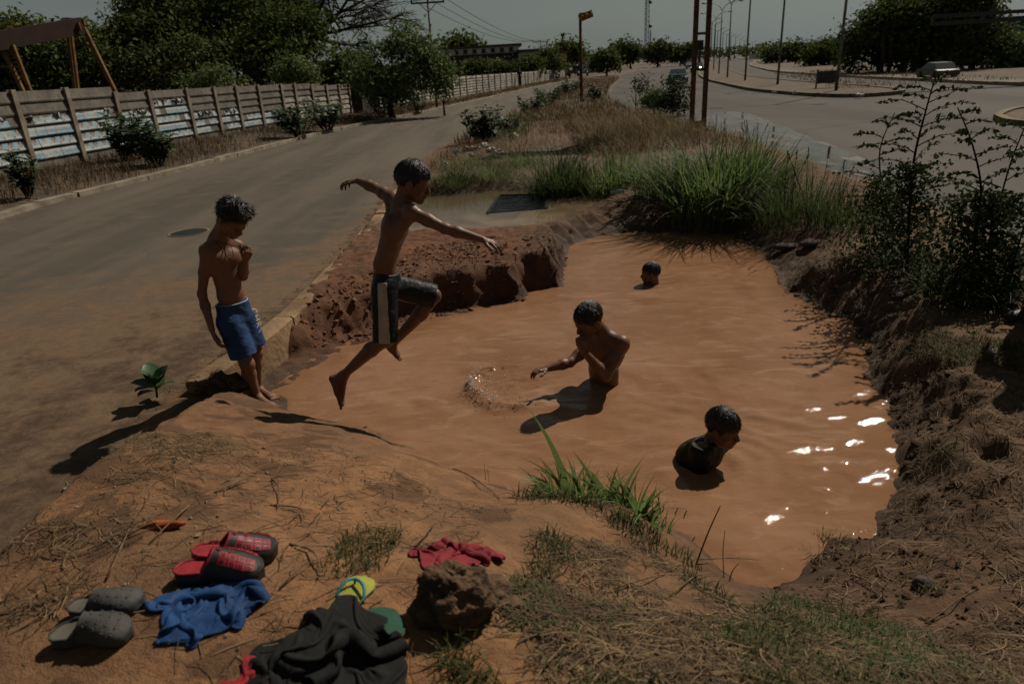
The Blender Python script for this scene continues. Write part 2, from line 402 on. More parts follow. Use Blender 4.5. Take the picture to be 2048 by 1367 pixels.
# dark damp drips on the trodden mound
vd = nd(n, 'ShaderNodeTexNoise', Scale=3.4, Detail=3, Roughness=.5, Distortion=.6); n.links.new(v, vd.inputs['Vector'])
c = mixc(n, math_(n, 'MULTIPLY', ramp(n, vd.outputs[0], .575, .61), math_(n, 'MULTIPLY', am, .62)), c, (.062, .030, .014))
pale = nd(n, 'ShaderNodeTexVoronoi', Scale=46.); n.links.new(v, pale.inputs['Vector'])
c = mixc(n, math_(n, 'MULTIPLY', ramp(n, pale.outputs['Distance'], .16, .05), ramp(n, n2, .55, .65)), c, (.34, .25, .17))
wf = math_(n, 'MULTIPLY', aw, ramp(n, n2, .2, .6, .6, 1.))
wetc = mixc(n, 1.0, c, (.36, .30, .27), 'MULTIPLY')
c = mixc(n, wf, c, wetc)
n.links.new(c, b.inputs['Base Color'])
n.links.new(ramp(n, wf, .25, 1., .95, .78), b.inputs['Roughness'])
b.inputs['Specular IOR Level'].default_value = .35
hsum = math_(n, 'ADD', math_(n, 'MULTIPLY', n2, .7), math_(n, 'ADD', math_(n, 'MULTIPLY', n3, .55), math_(n, 'MULTIPLY', n4, .18)))
bump(n, b, hsum, .75, .02)
ground = obj('ground', mesh_np('ground', np.stack([jx, jy, GZ], -1).reshape(-1, 3), [q], m_ground, True,
             {'wet': wet_a.ravel(), 'mound': mound_a.ravel(), 'red': red_a.ravel(), 'organic': org_a.ravel()}))
tag(ground, 'red brown dirt ground with a trodden mound around the muddy pool', kind='structure')

# ---------------------------------------------------------------- roads
def strip(name, A, B, mat, z, nx=24, ystep=.14, near=14., zf=None, attrs=None, ymax=1e9, ymin=-1e9, **kw):
    ys = [max(A[0, 1], B[0, 1], ymin)]; s = ystep
    top = min(A[-1, 1], B[-1, 1], ymax)
    while ys[-1] < top:
        if ys[-1] > near: s *= 1.06
        ys.append(min(ys[-1] + s, top))
    ys = np.array(ys); t = np.linspace(0, 1, nx)
    xa, xb = edge_x(A, ys), edge_x(B, ys)
    X = xa[:, None] * (1 - t) + xb[:, None] * t; Y = np.repeat(ys[:, None], nx, 1)
    Z = np.full(X.shape, z) if zf is None else zf(X, Y, t)
    i = np.arange(X.size).reshape(X.shape); q = np.stack([i[:-1, :-1], i[:-1, 1:], i[1:, 1:], i[1:, :-1]], -1).reshape(-1, 4)
    at_ = {k: f(X, Y, t).ravel() for k, f in (attrs or {}).items()}
    return tag(obj(name, mesh_np(name, np.stack([X, Y, Z], -1).reshape(-1, 3), [q], mat, True, at_)), kind='structure', **kw)

m_road, n, b = newmat('dusty asphalt')
v = objco(n); sm = nd(n, 'ShaderNodeMapping'); sm.inputs['Scale'].default_value = (1.1, .11, 1); n.links.new(v, sm.inputs[0])
n1 = noise(n, .8, 5, .6, sm.outputs[0]); n2 = noise(n, 2.0, 6, .65, v); n3 = noise(n, 90, 3, .6, v); n5 = noise(n, 9, 6, .7, v)
c = mixc(n, ramp(n, n1, .3, .7), (.066, .053, .040), (.122, .098, .073))
c = mixc(n, ramp(n, n2, .45, .75, 0, .6), c, (.15, .108, .072))
c = mixc(n, ramp(n, n3, .4, .7, 0, .35), c, (.055, .046, .038))
ag = nd(n, 'ShaderNodeTexVoronoi', Scale=70.); n.links.new(v, ag.inputs['Vector']); c = mixc(n, ramp(n, ag.outputs['Distance'], .34, .06, 0, .38), c, (.18, .145, .11))
ckn = nd(n, 'ShaderNodeMix'); ckn.data_type = 'VECTOR'; ckn.inputs['Factor'].default_value = .12; n.links.new(v, ckn.inputs['A']); nz3 = nd(n, 'ShaderNodeTexNoise', Scale=1.6, Detail=4.); n.links.new(v, nz3.inputs['Vector']); n.links.new(nz3.outputs['Color'], ckn.inputs['B'])
ck = nd(n, 'ShaderNodeTexVoronoi', Scale=.42); ck.feature = 'DISTANCE_TO_EDGE'; n.links.new(ckn.outputs['Result'], ck.inputs['Vector'])
c = mixc(n, math_(n, 'MULTIPLY', ramp(n, ck.outputs['Distance'], .012, .003), ramp(n, n2, .45, .6, 0, .28)), c, (.035, .027, .020))
ox_ = n.nodes.new('ShaderNodeSeparateXYZ'); n.links.new(v, ox_.inputs[0])
tyre = math_(n, 'ABSOLUTE', math_(n, 'ADD', math_(n, 'ADD', ox_.outputs[0], 5.5), math_(n, 'MULTIPLY', math_(n, 'SUBTRACT', n1, .5), .8)))
c = mixc(n, math_(n, 'MULTIPLY', ramp(n, tyre, .55, .1, 0, .5), ramp(n, ox_.outputs[1], 26, 14)), c, (.062, .050, .040))
spt = nd(n, 'ShaderNodeTexVoronoi', Scale=1.3); n.links.new(v, spt.inputs['Vector']); c = mixc(n, math_(n, 'MULTIPLY', ramp(n, spt.outputs['Distance'], .085, .05), .6), c, (.05, .036, .025))
da = attr(n, 'dirt')
dsum = math_(n, 'ADD', da, math_(n, 'MULTIPLY', math_(n, 'SUBTRACT', n2, .5), 1.5))
dirt2 = mixc(n, ramp(n, n5, .35, .7), (.058, .036, .021), (.125, .077, .043))
c = mixc(n, ramp(n, dsum, .25, .8), c, mixc(n, ramp(n, n5, .3, .7), (.118, .076, .044), (.160, .100, .056)))
c = mixc(n, ramp(n, dsum, .8, 1.1), c, dirt2)
n.links.new(c, b.inputs['Base Color']); b.inputs['Roughness'].default_value = .85; b.inputs['Specular IOR Level'].default_value = .25
bump(n, b, math_(n, 'ADD', math_(n, 'MULTIPLY', n3, .35), math_(n, 'MULTIPLY', n5, math_(n, 'MULTIPLY', da, 1.6))), .6, .012)
def road_dirt(X, Y, t):
    dr = edge_x(ROAD_R, Y) - X
    near_ = sstep(11.0, 4.5, Y)
    e = np.exp(-np.clip(dr, 0, None) / (.35 + 1.6 * near_)) * 1.05
    e = np.maximum(e, near_ * (1.05 - .12 * np.clip(dr - .5, 0, None)))
    return np.maximum(e, .55 * np.exp(-np.clip(X - edge_x(ROAD_L, Y), 0, None) / .35))
strip('road', ROAD_L, ROAD_R, m_road, 0.0, 60, .1, 14, attrs={'dirt': road_dirt}, zf=lambda X, Y, t: .004 + .006 * fbm(X * 1.2, Y * 1.2, 3) * (Y < 25) + .012 * road_dirt(X, Y, t) * fbm(X * 6, Y * 6, 3) * (Y < 14), label='dusty narrow asphalt road beside the concrete wall')

m_hwy, n, b = newmat('highway asphalt')
v = objco(n); sm = nd(n, 'ShaderNodeMapping'); sm.inputs['Scale'].default_value = (.5, .06, 1); sm.inputs['Rotation'].default_value = (0, 0, -.3); n.links.new(v, sm.inputs[0])
n1 = noise(n, .8, 5, .6, sm.outputs[0]); n2 = noise(n, .35, 6, .65, v); n3 = noise(n, 40, 3, .6, v)
c = mixc(n, ramp(n, n1, .3, .7), (.068, .060, .052), (.112, .098, .084))
c = mixc(n, ramp(n, n3, .4, .7, 0, .3), c, (.04, .036, .032))
ckn = nd(n, 'ShaderNodeMix'); ckn.data_type = 'VECTOR'; ckn.inputs['Factor'].default_value = .2; n.links.new(v, ckn.inputs['A']); nz3 = nd(n, 'ShaderNodeTexNoise', Scale=.8, Detail=4.); n.links.new(v, nz3.inputs['Vector']); n.links.new(nz3.outputs['Color'], ckn.inputs['B'])
ck = nd(n, 'ShaderNodeTexVoronoi', Scale=.16); ck.feature = 'DISTANCE_TO_EDGE'; n.links.new(ckn.outputs['Result'], ck.inputs['Vector'])
c = mixc(n, ramp(n, ck.outputs['Distance'], .010, .003, 0, .3), c, (.03, .026, .022))
c = mixc(n, ramp(n, math_(n, 'ADD', attr(n, 'mud'), math_(n, 'MULTIPLY', math_(n, 'SUBTRACT', n2, .5), .9)), .35, .8), c, (.22, .115, .058))
n.links.new(c, b.inputs['Base Color']); b.inputs['Roughness'].default_value = .9; b.inputs['Specular IOR Level'].default_value = .15
bump(n, b, n3, .4, .01)
strip('highway', HWY_L, HWY_R, m_hwy, 0.0, 40, .3, 14, attrs={'mud': lambda X, Y, t: .75 * np.exp(-np.clip(X - edge_x(HWY_L, Y), 0, None) / 1.1) * sstep(32, 12, Y) + .5 * sstep(7, 3, Y) * sstep(12, 5, X)}, label='wide grey highway junction curving away to the right')

# strips of rough ground beside the roads, further back than the pool
m_verge, n, b = newmat('dry verge')
v = objco(n); n2 = noise(n, 3.5, 6, .65, v); n1 = noise(n, .5, 4, .6, v); n3 = noise(n, 30, 4, .6, v)
c = mixc(n, ramp(n, n2, .3, .7), (.036, .024, .014), (.118, .078, .045))
c = mixc(n, ramp(n, n1, .4, .7, 0, .6), c, (.15, .10, .058))
n.links.new(c, b.inputs['Base Color']); b.inputs['Roughness'].default_value = .95; bump(n, b, math_(n, 'ADD', n2, math_(n, 'MULTIPLY', n3, .5)), .8, .06)
def med_z(X, Y, t):
    s = 4 * t * (1 - t)
    return -.01 + (.13 * sstep(0, .55, s) + .10 * s * fbm(X * .8, Y * .8, 3)) * sstep(12.2, 14.5, Y) + .02 * fbm(X * 3, Y * 3, 2) - .05 * sstep(13.4, 12.6, Y)
strip('median_ground', ROAD_R, HWY_L, m_verge, 0, 30, .18, 26, zf=med_z, ymin=12.6, ymax=420, label='dry rough median strip between the two roads')
VERGE_OUT = ROAD_L + np.array([-60., 0]); VERGE_IN = ROAD_L + np.array([-.02, 0])
def verge_z(X, Y, t):
    d = edge_x(ROAD_L, Y) - X
    return .05 + .17 * sstep(.2, 3.0, d) * sstep(70, 26, Y) + .04 * fbm(X * .9, Y * .9, 3)
# spacing finer next to the road
strip('verge', VERGE_OUT, VERGE_IN, m_verge, 0, 150, .35, 30, zf=verge_z, label='dry weedy verge between the road and the wall')
strip('far_pavement', HWY_R, HWY_R + np.array([2.2, 0]), simple('worn pavement', (.13, .105, .08), scale=3, rough=.9), .13, 4, .8, 20, label='pale pavement along the far side of the highway')
strip('far_ground', HWY_R + np.array([2.2, 0]), HWY_R + np.array([90., 0]), m_verge, .10, 20, 1.2, 20, label='rough dry ground beyond the far pavement')

# ---------------------------------------------------------------- water
def sheet(name, P, z, step, mat, margin=.15, zf=None, **kw):
    lo = P.min(0) - margin; hi = P.max(0) + margin
    X, Y = np.meshgrid(np.arange(lo[0], hi[0], step), np.arange(lo[1], hi[1], step), indexing='xy')
    d = sdpoly(X, Y, P); keep = d < margin
    Z = z + (zf(X, Y) if zf else 0 * X)
    i = np.arange(X.size).reshape(X.shape); q = np.stack([i[:-1, :-1], i[:-1, 1:], i[1:, 1:], i[1:, :-1]], -1).reshape(-1, 4)
    q = q[keep.ravel()[q].all(1)]
    used, inv = np.unique(q, return_inverse=True)
    V = np.stack([X, Y, Z], -1).reshape(-1, 3)[used]
    return tag(obj(name, mesh_np(name, V, [inv.reshape(-1, 4)], mat, True, {'shore': d.ravel()[used]})), kind='structure', **kw)

POOLBOY = at(1205, 762, WATER_Z)[:2]; HEADBOY = at(1300, 567, WATER_Z)[:2]; SHIRTBOY = at(1405, 940, WATER_Z)[:2]; SPLASH = at(1040, 770, WATER_Z)[:2]
def waves(X, Y):
    wx = X + .35 * fbm(X * .7, Y * .7, 3); wy = Y + .35 * fbm(X * .7 + 9, Y * .7, 3)
    h = 0
    rr = np.random.default_rng(5)
    for k in range(14):
        a = rr.uniform(-.9, .9) + (PI / 2 if k % 3 else .35); lam = .16 * 1.22 ** (k % 9) ; am = .0011 * (lam / .2) ** .9
        h = h + am * np.sin((wx * math.cos(a) + wy * math.sin(a)) * 2 * PI / lam + rr.uniform(0, 6))
    for (cx, cy), A, lam, dec in ((POOLBOY, .0038, .17, .6), (SHIRTBOY, .0040, .15, .6), (HEADBOY, .0024, .13, .4)):
        r = np.hypot(wx - cx, wy - cy)
        h = h + A * np.sin(r * 2 * PI / lam) * np.exp(-r / dec)
    r = np.hypot(X - SPLASH[0], (Y - SPLASH[1])); rim = np.exp(-((r - .36 - .05 * fbm(X * 4, Y * 4, 2)) / .055) ** 2) * sstep(.25, -.15, X - SPLASH[0] + .25 * (Y - SPLASH[1]))
    h = h + .062 * rim * (1 + .7 * fbm(X * 16, Y * 16, 3)) + .016 * np.exp(-(r / .26) ** 2) * fbm(X * 22, Y * 22, 3)
    h = h * (.45 + .55 * sstep(-.6, .6, fbm(X * .8 + 4, Y * .8, 3)))
    return h + .0026 * fbm(X * 5 + 1.5 * fbm(X, Y, 2), Y * 8, 3) + .0019 * fbm(X * 16, Y * 22, 3)
m_water, n, b = newmat('muddy water')
v = objco(n); n1 = noise(n, 1.1, 5, .55, v, .8); n2 = noise(n, 4, 5, .6, v, 1.6)
c = mixc(n, ramp(n, n1, .3, .7), (.225, .112, .056), (.290, .156, .086))
sw = nd(n, 'ShaderNodeMapping'); sw.inputs['Scale'].default_value = (1.1, 3.2, 1); sw.inputs['Rotation'].default_value = (0, 0, .35); n.links.new(v, sw.inputs[0])
c = mixc(n, ramp(n, noise(n, 1.7, 6, .62, sw.outputs[0], 1.5), .50, .68, 0, .5), c, (.36, .225, .145))
c = mixc(n, ramp(n, noise(n, 2.6, 5, .62, sw.outputs[0], 1.2), .52, .70, 0, .45), c, (.20, .088, .036))
sh = attr(n, 'shore')
c = mixc(n, ramp(n, math_(n, 'ADD', sh, math_(n, 'MULTIPLY', math_(n, 'SUBTRACT', n2, .5), .25)), -.30, .02, 0, .45), c, (.20, .095, .045))
n.links.new(c, b.inputs['Base Color']); b.inputs['Roughness'].default_value = .035; b.inputs['IOR'].default_value = 1.33
sm = nd(n, 'ShaderNodeMapping'); sm.inputs['Scale'].default_value = (1, 1.6, 1); n.links.new(v, sm.inputs[0])
bump(n, b, math_(n, 'ADD', noise(n, 22, 3, .55, sm.outputs[0], .5), math_(n, 'MULTIPLY', noise(n, 60, 2, .5, sm.outputs[0]), .28)), .13, .03)
def flat(name, P, z, mat, **kw):
    Q = spline(np.concatenate([P, P[:1]]), 7)[:-1]; Q = Q + .05 * np.stack([fbm(Q[:, 0] * 2, Q[:, 1] * 2, 3), fbm(Q[:, 0] * 2 + 9, Q[:, 1] * 2, 3)], 1)
    import mathutils
    T = mathutils.geometry.tessellate_polygon([[Vector((a, b, 0)) for a, b in Q]])
    return tag(obj(name, mesh_np(name, np.c_[Q, np.full(len(Q), z)], [np.array(T)], mat, False)), kind='structure', **kw)
pool = sheet('pool_water', POOL, WATER_Z, .015, m_water, .16, waves, label='opaque orange brown muddy water filling the dug pool')

m_pud, n, b = newmat('shallow brown water')
v = objco(n); n1 = noise(n, 1.6, 4, .5, v, .5)
c = mixc(n, ramp(n, n1, .35, .7), (.12, .084, .052), (.23, .160, .098))
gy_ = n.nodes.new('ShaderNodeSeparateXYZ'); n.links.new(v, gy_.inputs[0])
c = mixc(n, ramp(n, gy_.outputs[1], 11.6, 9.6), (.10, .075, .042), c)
n.links.new(c, b.inputs['Base Color']); b.inputs['Roughness'].default_value = .05; b.inputs['IOR'].default_value = 1.33
bump(n, b, noise(n, 9, 3, .5, v), .04, .02)
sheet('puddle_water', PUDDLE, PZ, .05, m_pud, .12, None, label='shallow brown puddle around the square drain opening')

# flooded gutter on the highway, thin sheets just above the asphalt
m_flood, n, b = newmat('flood water')
v = objco(n); n1 = noise(n, .9, 5, .6, v, .4)
n.links.new(mixc(n, ramp(n, n1, .35, .65), (.055, .045, .036), (.11, .08, .058)), b.inputs['Base Color']); b.inputs['IOR'].default_value = 1.33; fs = nd(n, 'ShaderNodeMapping'); fs.inputs['Scale'].default_value = (1.4, .35, 1); fs.inputs['Rotation'].default_value = (0, 0, .25); n.links.new(v, fs.inputs[0]); n.links.new(ramp(n, noise(n, 1.3, 5, .62, fs.outputs[0], .6), .46, .60, .03, .42), b.inputs['Roughness'])
bump(n, b, noise(n, 5, 3, .5, v), .03, .02)
FLOOD = np.array([at(x, y, .006)[:2] for x, y in [(1385, 262), (1400, 232), (1440, 224), (1492, 226), (1560, 250), (1650, 285), (1760, 322), (1860, 358), (1800, 372), (1740, 356), (1690, 348), (1735, 375), (1800, 440), (1760, 470), (1640, 400), (1540, 345), (1480, 300), (1420, 275)]])
flat('flooded_gutter', FLOOD, .006, m_flood, label='thin flood water in the highway gutter reflecting pale sky')
FLOOD2 = np.array([at(x, y, .007)[:2] for x, y in [(1880, 470), (1990, 520), (2060, 545), (2150, 640), (2040, 560), (1960, 585), (1900, 540)]])
flat('roadside_puddle', FLOOD2, .007, m_flood, label='grey puddle on the asphalt behind the right hand saplings')
GUT = np.array([at(x, y, .02)[:2] for x, y in [(880, 312), (905, 285), (935, 268), (952, 272), (935, 292), (915, 306), (898, 318)]])
flat('gutter_puddle', GUT, .035, m_flood, label='narrow sky reflecting puddle at the left road edge by the bush')
# ================================================================ figures: smooth bodies grown from a distance field
class Field:
    def __init__(s, lo, hi, h=.0045):
        s.lo = np.asarray(lo, float); s.h = h; s.n = np.ceil((np.asarray(hi) - s.lo) / h).astype(int) + 1
        s.d = np.full(s.n, .2, np.float32)
    def blk(s, lo, hi):
        a = np.clip(np.floor((lo - s.lo) / s.h).astype(int), 0, s.n); b = np.clip(np.ceil((hi - s.lo) / s.h).astype(int) + 1, 0, s.n)
        if (b <= a).any(): return None
        g = [s.lo[i] + s.h * np.arange(a[i], b[i]) for i in range(3)]
        return (slice(a[0], b[0]), slice(a[1], b[1]), slice(a[2], b[2])), np.stack(np.meshgrid(*g, indexing='ij'), -1)
    def put(s, lo, hi, f, k, op='u', cut=None):
        m = k + 3 * s.h
        r = s.blk(np.asarray(lo) - m, np.asarray(hi) + m)
        if r is None: return
        sl, P = r; v = f(P)
        if cut is not None: v = np.maximum(v, cut(P))
        o = s.d[sl]
        s.d[sl] = smin(o, v, k) if op == 'u' else -smin(-o, v, k)
    def cap(s, a, b, ra, rb=None, k=.012, op='u', ax=None, sc=1.0, cut=None):
        a = np.asarray(a, float); b = np.asarray(b, float); rb = ra if rb is None else rb; R = max(ra, rb) * max(sc, 1)
        ba = b - a; L2 = ba @ ba + 1e-9
        axv = None if ax is None else nrm(ax)
        def f(P):
            q = P - a; h = np.clip((q @ ba) / L2, 0, 1); w = q - h[..., None] * ba
            if axv is not None: w = w + ((w @ axv) * (1 / sc - 1))[..., None] * axv
            return np.sqrt((w * w).sum(-1)) - (ra + (rb - ra) * h)
        s.put(np.minimum(a, b) - R, np.maximum(a, b) + R, f, k, op, cut); return s
    def ell(s, c, r, R=None, k=.012, op='u', cut=None):
        c = np.asarray(c, float); r = np.broadcast_to(np.asarray(r, float), (3,)); R = np.eye(3) if R is None else R; m = r.max()
        def f(P):
            q = (P - c) @ R; k0 = np.sqrt(((q / r) ** 2).sum(-1)) + 1e-9; k1 = np.sqrt(((q / r ** 2) ** 2).sum(-1)) + 1e-9
            return k0 * (k0 - 1) / k1
        s.put(c - m, c + m, f, k, op, cut); return s
    def points(s):
        g = [s.lo[i] + s.h * np.arange(s.n[i]) for i in range(3)]; return np.stack(np.meshgrid(*g, indexing='ij'), -1)
    def mesh(s, name, mat, parent=None, attrs=None):
        g = vdb.FloatGrid(.2); g.copyFromArray(s.d)
        v, q = g.convertToQuads(isovalue=0.0)
        v = np.asarray(v) * s.h + s.lo
        # the surface should face outwards
        f = np.asarray(q)
        a = v[f[:, 1]] - v[f[:, 0]]; b = v[f[:, 3]] - v[f[:, 0]]; nn = np.cross(a, b); c = v[f].mean(1)
        if (nn * c).sum() < (nn * v.mean(0)).sum(): f = f[:, ::-1]
        return obj(name, mesh_np(name, v, [f], mat, True, {k: fn(v) for k, fn in (attrs or {}).items()}), parent)

def frame(fwd, up=(0, 0, 1)):     # columns: right, forward, up
    f = nrm(fwd); r = nrm(np.cross(f, up)); u = np.cross(r, f); return np.stack([r, f, u], 1)

def add_head(F, c, R, s=1.0, k=.012, mouth_open=0.0):
    """c is the middle of the head; local axes right, forward, up; chin to crown 0.225*s"""
    W = lambda x, y, z: np.asarray(c) + R @ (np.array([x, y, z - .112]) * s)
    F.ell(W(0, -.012, .135), np.array([.073, .092, .086]) * s, R, .01)
    F.ell(W(0, .028, .085), np.array([.058, .056, .082]) * s, R, .02)
    for q in (-1, 1):
        F.cap(W(q * .047, .0, .058), W(q * .012, .066, .022), .022 * s, .019 * s, .02)
        F.ell(W(q * .04, .058, .078), np.array([.020, .018, .018]) * s, R, .014)
        F.cap(W(q * .012, .079, .121), W(q * .045, .060, .119), .010 * s, .009 * s, .012)
    F.ell(W(0, .066, .022), np.array([.020, .016, .016]) * s, R, .014)
    for q in (-1, 1):
        F.ell(W(q * .031, .090, .102), np.array([.014, .013, .010]) * s, R, .008, 's')
        F.ell(W(q * .031, .069, .101), np.array([.016, .0125, .0115]) * s, R, .004)
    F.cap(W(0, .080, .112), W(0, .100, .078), .0075 * s, .0115 * s, .008)
    for q in (-1, 1): F.ell(W(q * .011, .093, .073), np.array([.0085, .010, .0075]) * s, R, .006)
    F.ell(W(0, .080, .052), np.array([.025, .014, .018]) * s, R, .012)
    F.ell(W(0, .0905, .053), np.array([.020, .0075, .0055]) * s, R, .004)
    F.ell(W(0, .0885, .043 - mouth_open), np.array([.017, .0075, .006]) * s, R, .004)
    F.cap(W(-.018, .099, .048), W(.018, .099, .048), (.0026 + mouth_open) * s, (.0026 + mouth_open) * s, .003, 's')
    for q in (-1, 1):
        E = R @ np.array([[math.cos(.35), -q * math.sin(.35), 0], [q * math.sin(.35), math.cos(.35), 0], [0, 0, 1]])
        F.ell(W(q * .077, -.008, .092), np.array([.0095, .020, .032]) * s, E, .006)
        F.ell(W(q * .085, .000, .094), np.array([.006, .011, .019]) * s, E, .004, 's')
    return W

def hair_mesh(c, R, s, mat, parent, front=.150, back=.05, side=.09, thick=.012, tuft=0.0, seed=0, wet=1.0):
    h = .0032
    lo = np.asarray(c) - .17 * s; hi = np.asarray(c) + .17 * s + tuft
    F = Field(lo, hi, h)
    P = F.points(); q = ((P - np.asarray(c)) @ R) / s + np.array([0, 0, .112])
    x, y, z = q[..., 0], q[..., 1], q[..., 2]
    r = np.array([.073, .092, .086]) + thick
    u = (q - np.array([0, -.012, .137])) / r; k0 = np.sqrt((u ** 2).sum(-1)) + 1e-9; k1 = np.sqrt(((u / r) ** 2).sum(-1)) + 1e-9
    d = k0 * (k0 - 1) / k1
    ang = np.arctan2(x, y - .0)
    strand = fbm(ang * 9 + 3 * seed, z * 9 + 2 * k0, 3, y * 8) * .0035 * wet + .002 * np.sin(ang * 46 + 6 * fbm(x * 30, z * 30, 2, y * 30))
    d = d - strand
    if tuft:
        d = smin(d, np.sqrt((x * .8) ** 2 + (y - .045) ** 2 + ((z - .215) * 1.3) ** 2) - .048 - .014 * fbm(x * 55 + seed, y * 55, 3, z * 40), .02)
    yy = np.clip((y + .09) / .17, 0, 1)
    line = np.where(yy < .45, back + (side - back) * (yy / .45), side + (front - side) * sstep(.55, .86, yy)) + .004 * fbm(x * 70, y * 70, 2)
    # hair stops in front of the ear
    d = np.maximum(d, (line - z) * .85)
    F.d = (d * s).astype(np.float32)
    o = F.mesh('hair', mat, parent)
    me = o.data; n_ = len(me.vertices); V = np.zeros(n_ * 3, np.float32); N = np.zeros(n_ * 3, np.float32); me.vertices.foreach_get('co', V); me.vertices.foreach_get('normal', N); V = V.reshape(-1, 3); N = N.reshape(-1, 3)
    ql = ((V - np.asarray(c)) @ R) / s + np.array([0, 0, .112]); Nl = N @ R
    k = np.nonzero((Nl[:, 2] > -.35) & (RNG.random(n_) < 5200 / n_))[0]
    crown = np.array([0, -.045, .22]); fl = ql[k] - crown; fl = fl - (fl * Nl[k]).sum(1)[:, None] * Nl[k]; fl /= np.linalg.norm(fl, axis=1)[:, None] + 1e-9
    fl = fl + RNG.normal(0, .13 + 5 * tuft, fl.shape); ln = (.011 + .012 * RNG.random(len(k))) * s * (1 + .5 * tuft / .03); W_ = lambda a: (np.asarray(c) + (a - np.array([0, 0, .112])) * s @ R.T)
    b0 = ql[k] - Nl[k] * .002; lift_ = .03 + .14 * RNG.random((len(k), 1)) ** 2 + 1.5 * tuft * RNG.random((len(k), 1)); p1 = b0 + (fl * .55 + Nl[k] * lift_) * ln[:, None] / s; p2 = b0 + (fl * 1.05 + Nl[k] * lift_ * .9) * ln[:, None] / s
    sd = np.cross(fl, Nl[k]); sd /= np.linalg.norm(sd, axis=1)[:, None] + 1e-9; w_ = .0011
    VV = np.stack([W_(b0 - sd * w_), W_(b0 + sd * w_), W_(p1 - sd * w_ * .8), W_(p1 + sd * w_ * .8), W_(p2)], 1).reshape(-1, 3); b_i = (np.arange(len(k)) * 5)[:, None]
    st_ = MB().add(VV, [b_i + np.array([0, 1, 3, 2])]).add(VV, [b_i + np.array([2, 3, 4])]).build('hair_strands', mat, None, True); tag(st_, kind='stuff'); st_.parent = o
    return o

def add_hand(F, wrist, d, palm, side, s=1.0, curl=(.3, .35, .4, .45), thumb=.5, spread=.10, k=.006):
    """d: towards the fingers, palm: palm normal, side: +1 thumb on d x palm side"""
    d = nrm(d); pn = nrm(np.asarray(palm) - np.dot(palm, d) * d); lat = np.cross(d, pn) * side; w = np.asarray(wrist)
    F.cap(w, w + d * .030 * s, .018 * s, .021 * s, .012, ax=pn, sc=.72)
    F.cap(w + d * .025 * s + lat * .012 * s, w + d * .062 * s + lat * .017 * s, .019 * s, .016 * s, .01, ax=pn, sc=.7)
    F.cap(w + d * .025 * s - lat * .012 * s, w + d * .056 * s - lat * .017 * s, .018 * s, .014 * s, .01, ax=pn, sc=.7)
    for i, off in enumerate((.024, .008, -.008, -.023)):
        ln = (.034, .038, .035, .027)[i] * s; rr = (.0082, .0084, .008, .007)[i] * s
        p = w + d * (.066, .070, .067, .059)[i] * s + lat * off * s
        a = curl[i] * .6; f = nrm(d + lat * spread * off / .024)
        for j, (m, t) in enumerate(((1, 1), (.66, .92), (.52, .82))):
            v = f * math.cos(a) + pn * math.sin(a); q = p + v * ln * m
            F.cap(p, q, rr * (1.06 if j == 0 else t * 1.06), rr * t * .94, k); p = q; a += curl[i] * (1.15 if j == 0 else .8)
    p = w + d * .022 * s + lat * .022 * s + pn * .004 * s
    v = nrm(d * .62 + lat * .78 * (1 - .5 * thumb) + pn * .55 * thumb)
    q = p + v * .036 * s; F.cap(p, q, .0125 * s, .0098 * s, .008)
    v2 = nrm(v + d * .35 + pn * .35 * thumb - lat * .25 * thumb); r_ = q + v2 * .027 * s; F.cap(q, r_, .0095 * s, .0088 * s, k)
    F.cap(r_, r_ + nrm(v2 + d * .3) * .02 * s, .0086 * s, .0072 * s, k)

def add_foot(F, ankle, toe, sole, s=1.0, heel=None):
    ankle = np.asarray(ankle); d = nrm(np.asarray(toe) - ankle); sn = nrm(np.asarray(sole) - np.dot(sole, d) * d); lat = np.cross(d, sn)
    heel = ankle + sn * .040 * s - d * .032 * s if heel is None else np.asarray(heel)
    ball = np.asarray(toe) - d * .045 * s + sn * .004 * s
    F.cap(ankle, heel, .027 * s, .025 * s, .015)
    F.cap(ankle + d * .012 * s, ball, .029 * s, .021 * s, .018, ax=sn, sc=.8)
    F.cap(ankle, heel * .45 + ball * .55, .026 * s, .023 * s, .02)
    F.cap(heel, ball + lat * .012 * s, .021 * s, .018 * s, .015); F.cap(heel, ball - lat * .012 * s, .021 * s, .018 * s, .015)
    F.cap(ball + lat * .02 * s, ball - lat * .02 * s, .015 * s, .015 * s, .012)
    for i in range(5):
        o = (.026, .012, 0, -.012, -.023)[i] * s; p = ball + lat * o; q = ball + lat * o * 1.08 + d * (.05, .047, .043, .037, .030)[i] * s
        F.cap(p, q, (.0115, .0088, .0084, .008, .0075)[i] * s, (.0105, .008, .0076, .0072, .0066)[i] * s, .006)

def skin_mat(name, c, rough=.42, wet=0.):
    m, n, b = newmat(name); v = objco(n)
    k = mixc(n, ramp(n, noise(n, 9, 5, .6, v), .3, .7), tuple(x * .74 for x in c), c)
    k = mixc(n, ramp(n, noise(n, 70, 3, .6, v), .45, .75, 0, .3), k, tuple(x * .6 for x in c))
    n.links.new(k, b.inputs['Base Color']); b.inputs['Specular IOR Level'].default_value = .32
    n.links.new(ramp(n, noise(n, 14, 4, .6, v), .30, .5, max(.2, rough - .22), rough), b.inputs['Roughness'])
    b.inputs['Subsurface Weight'].default_value = .06; b.inputs['Subsurface Radius'].default_value = (.02, .008, .004); b.inputs['Subsurface Scale'].default_value = .3
    bump(n, b, math_(n, 'ADD', noise(n, 120, 3, .6, v), math_(n, 'MULTIPLY', noise(n, 34, 3, .6, v), .6)), .12 + .2 * wet, .003)
    return m
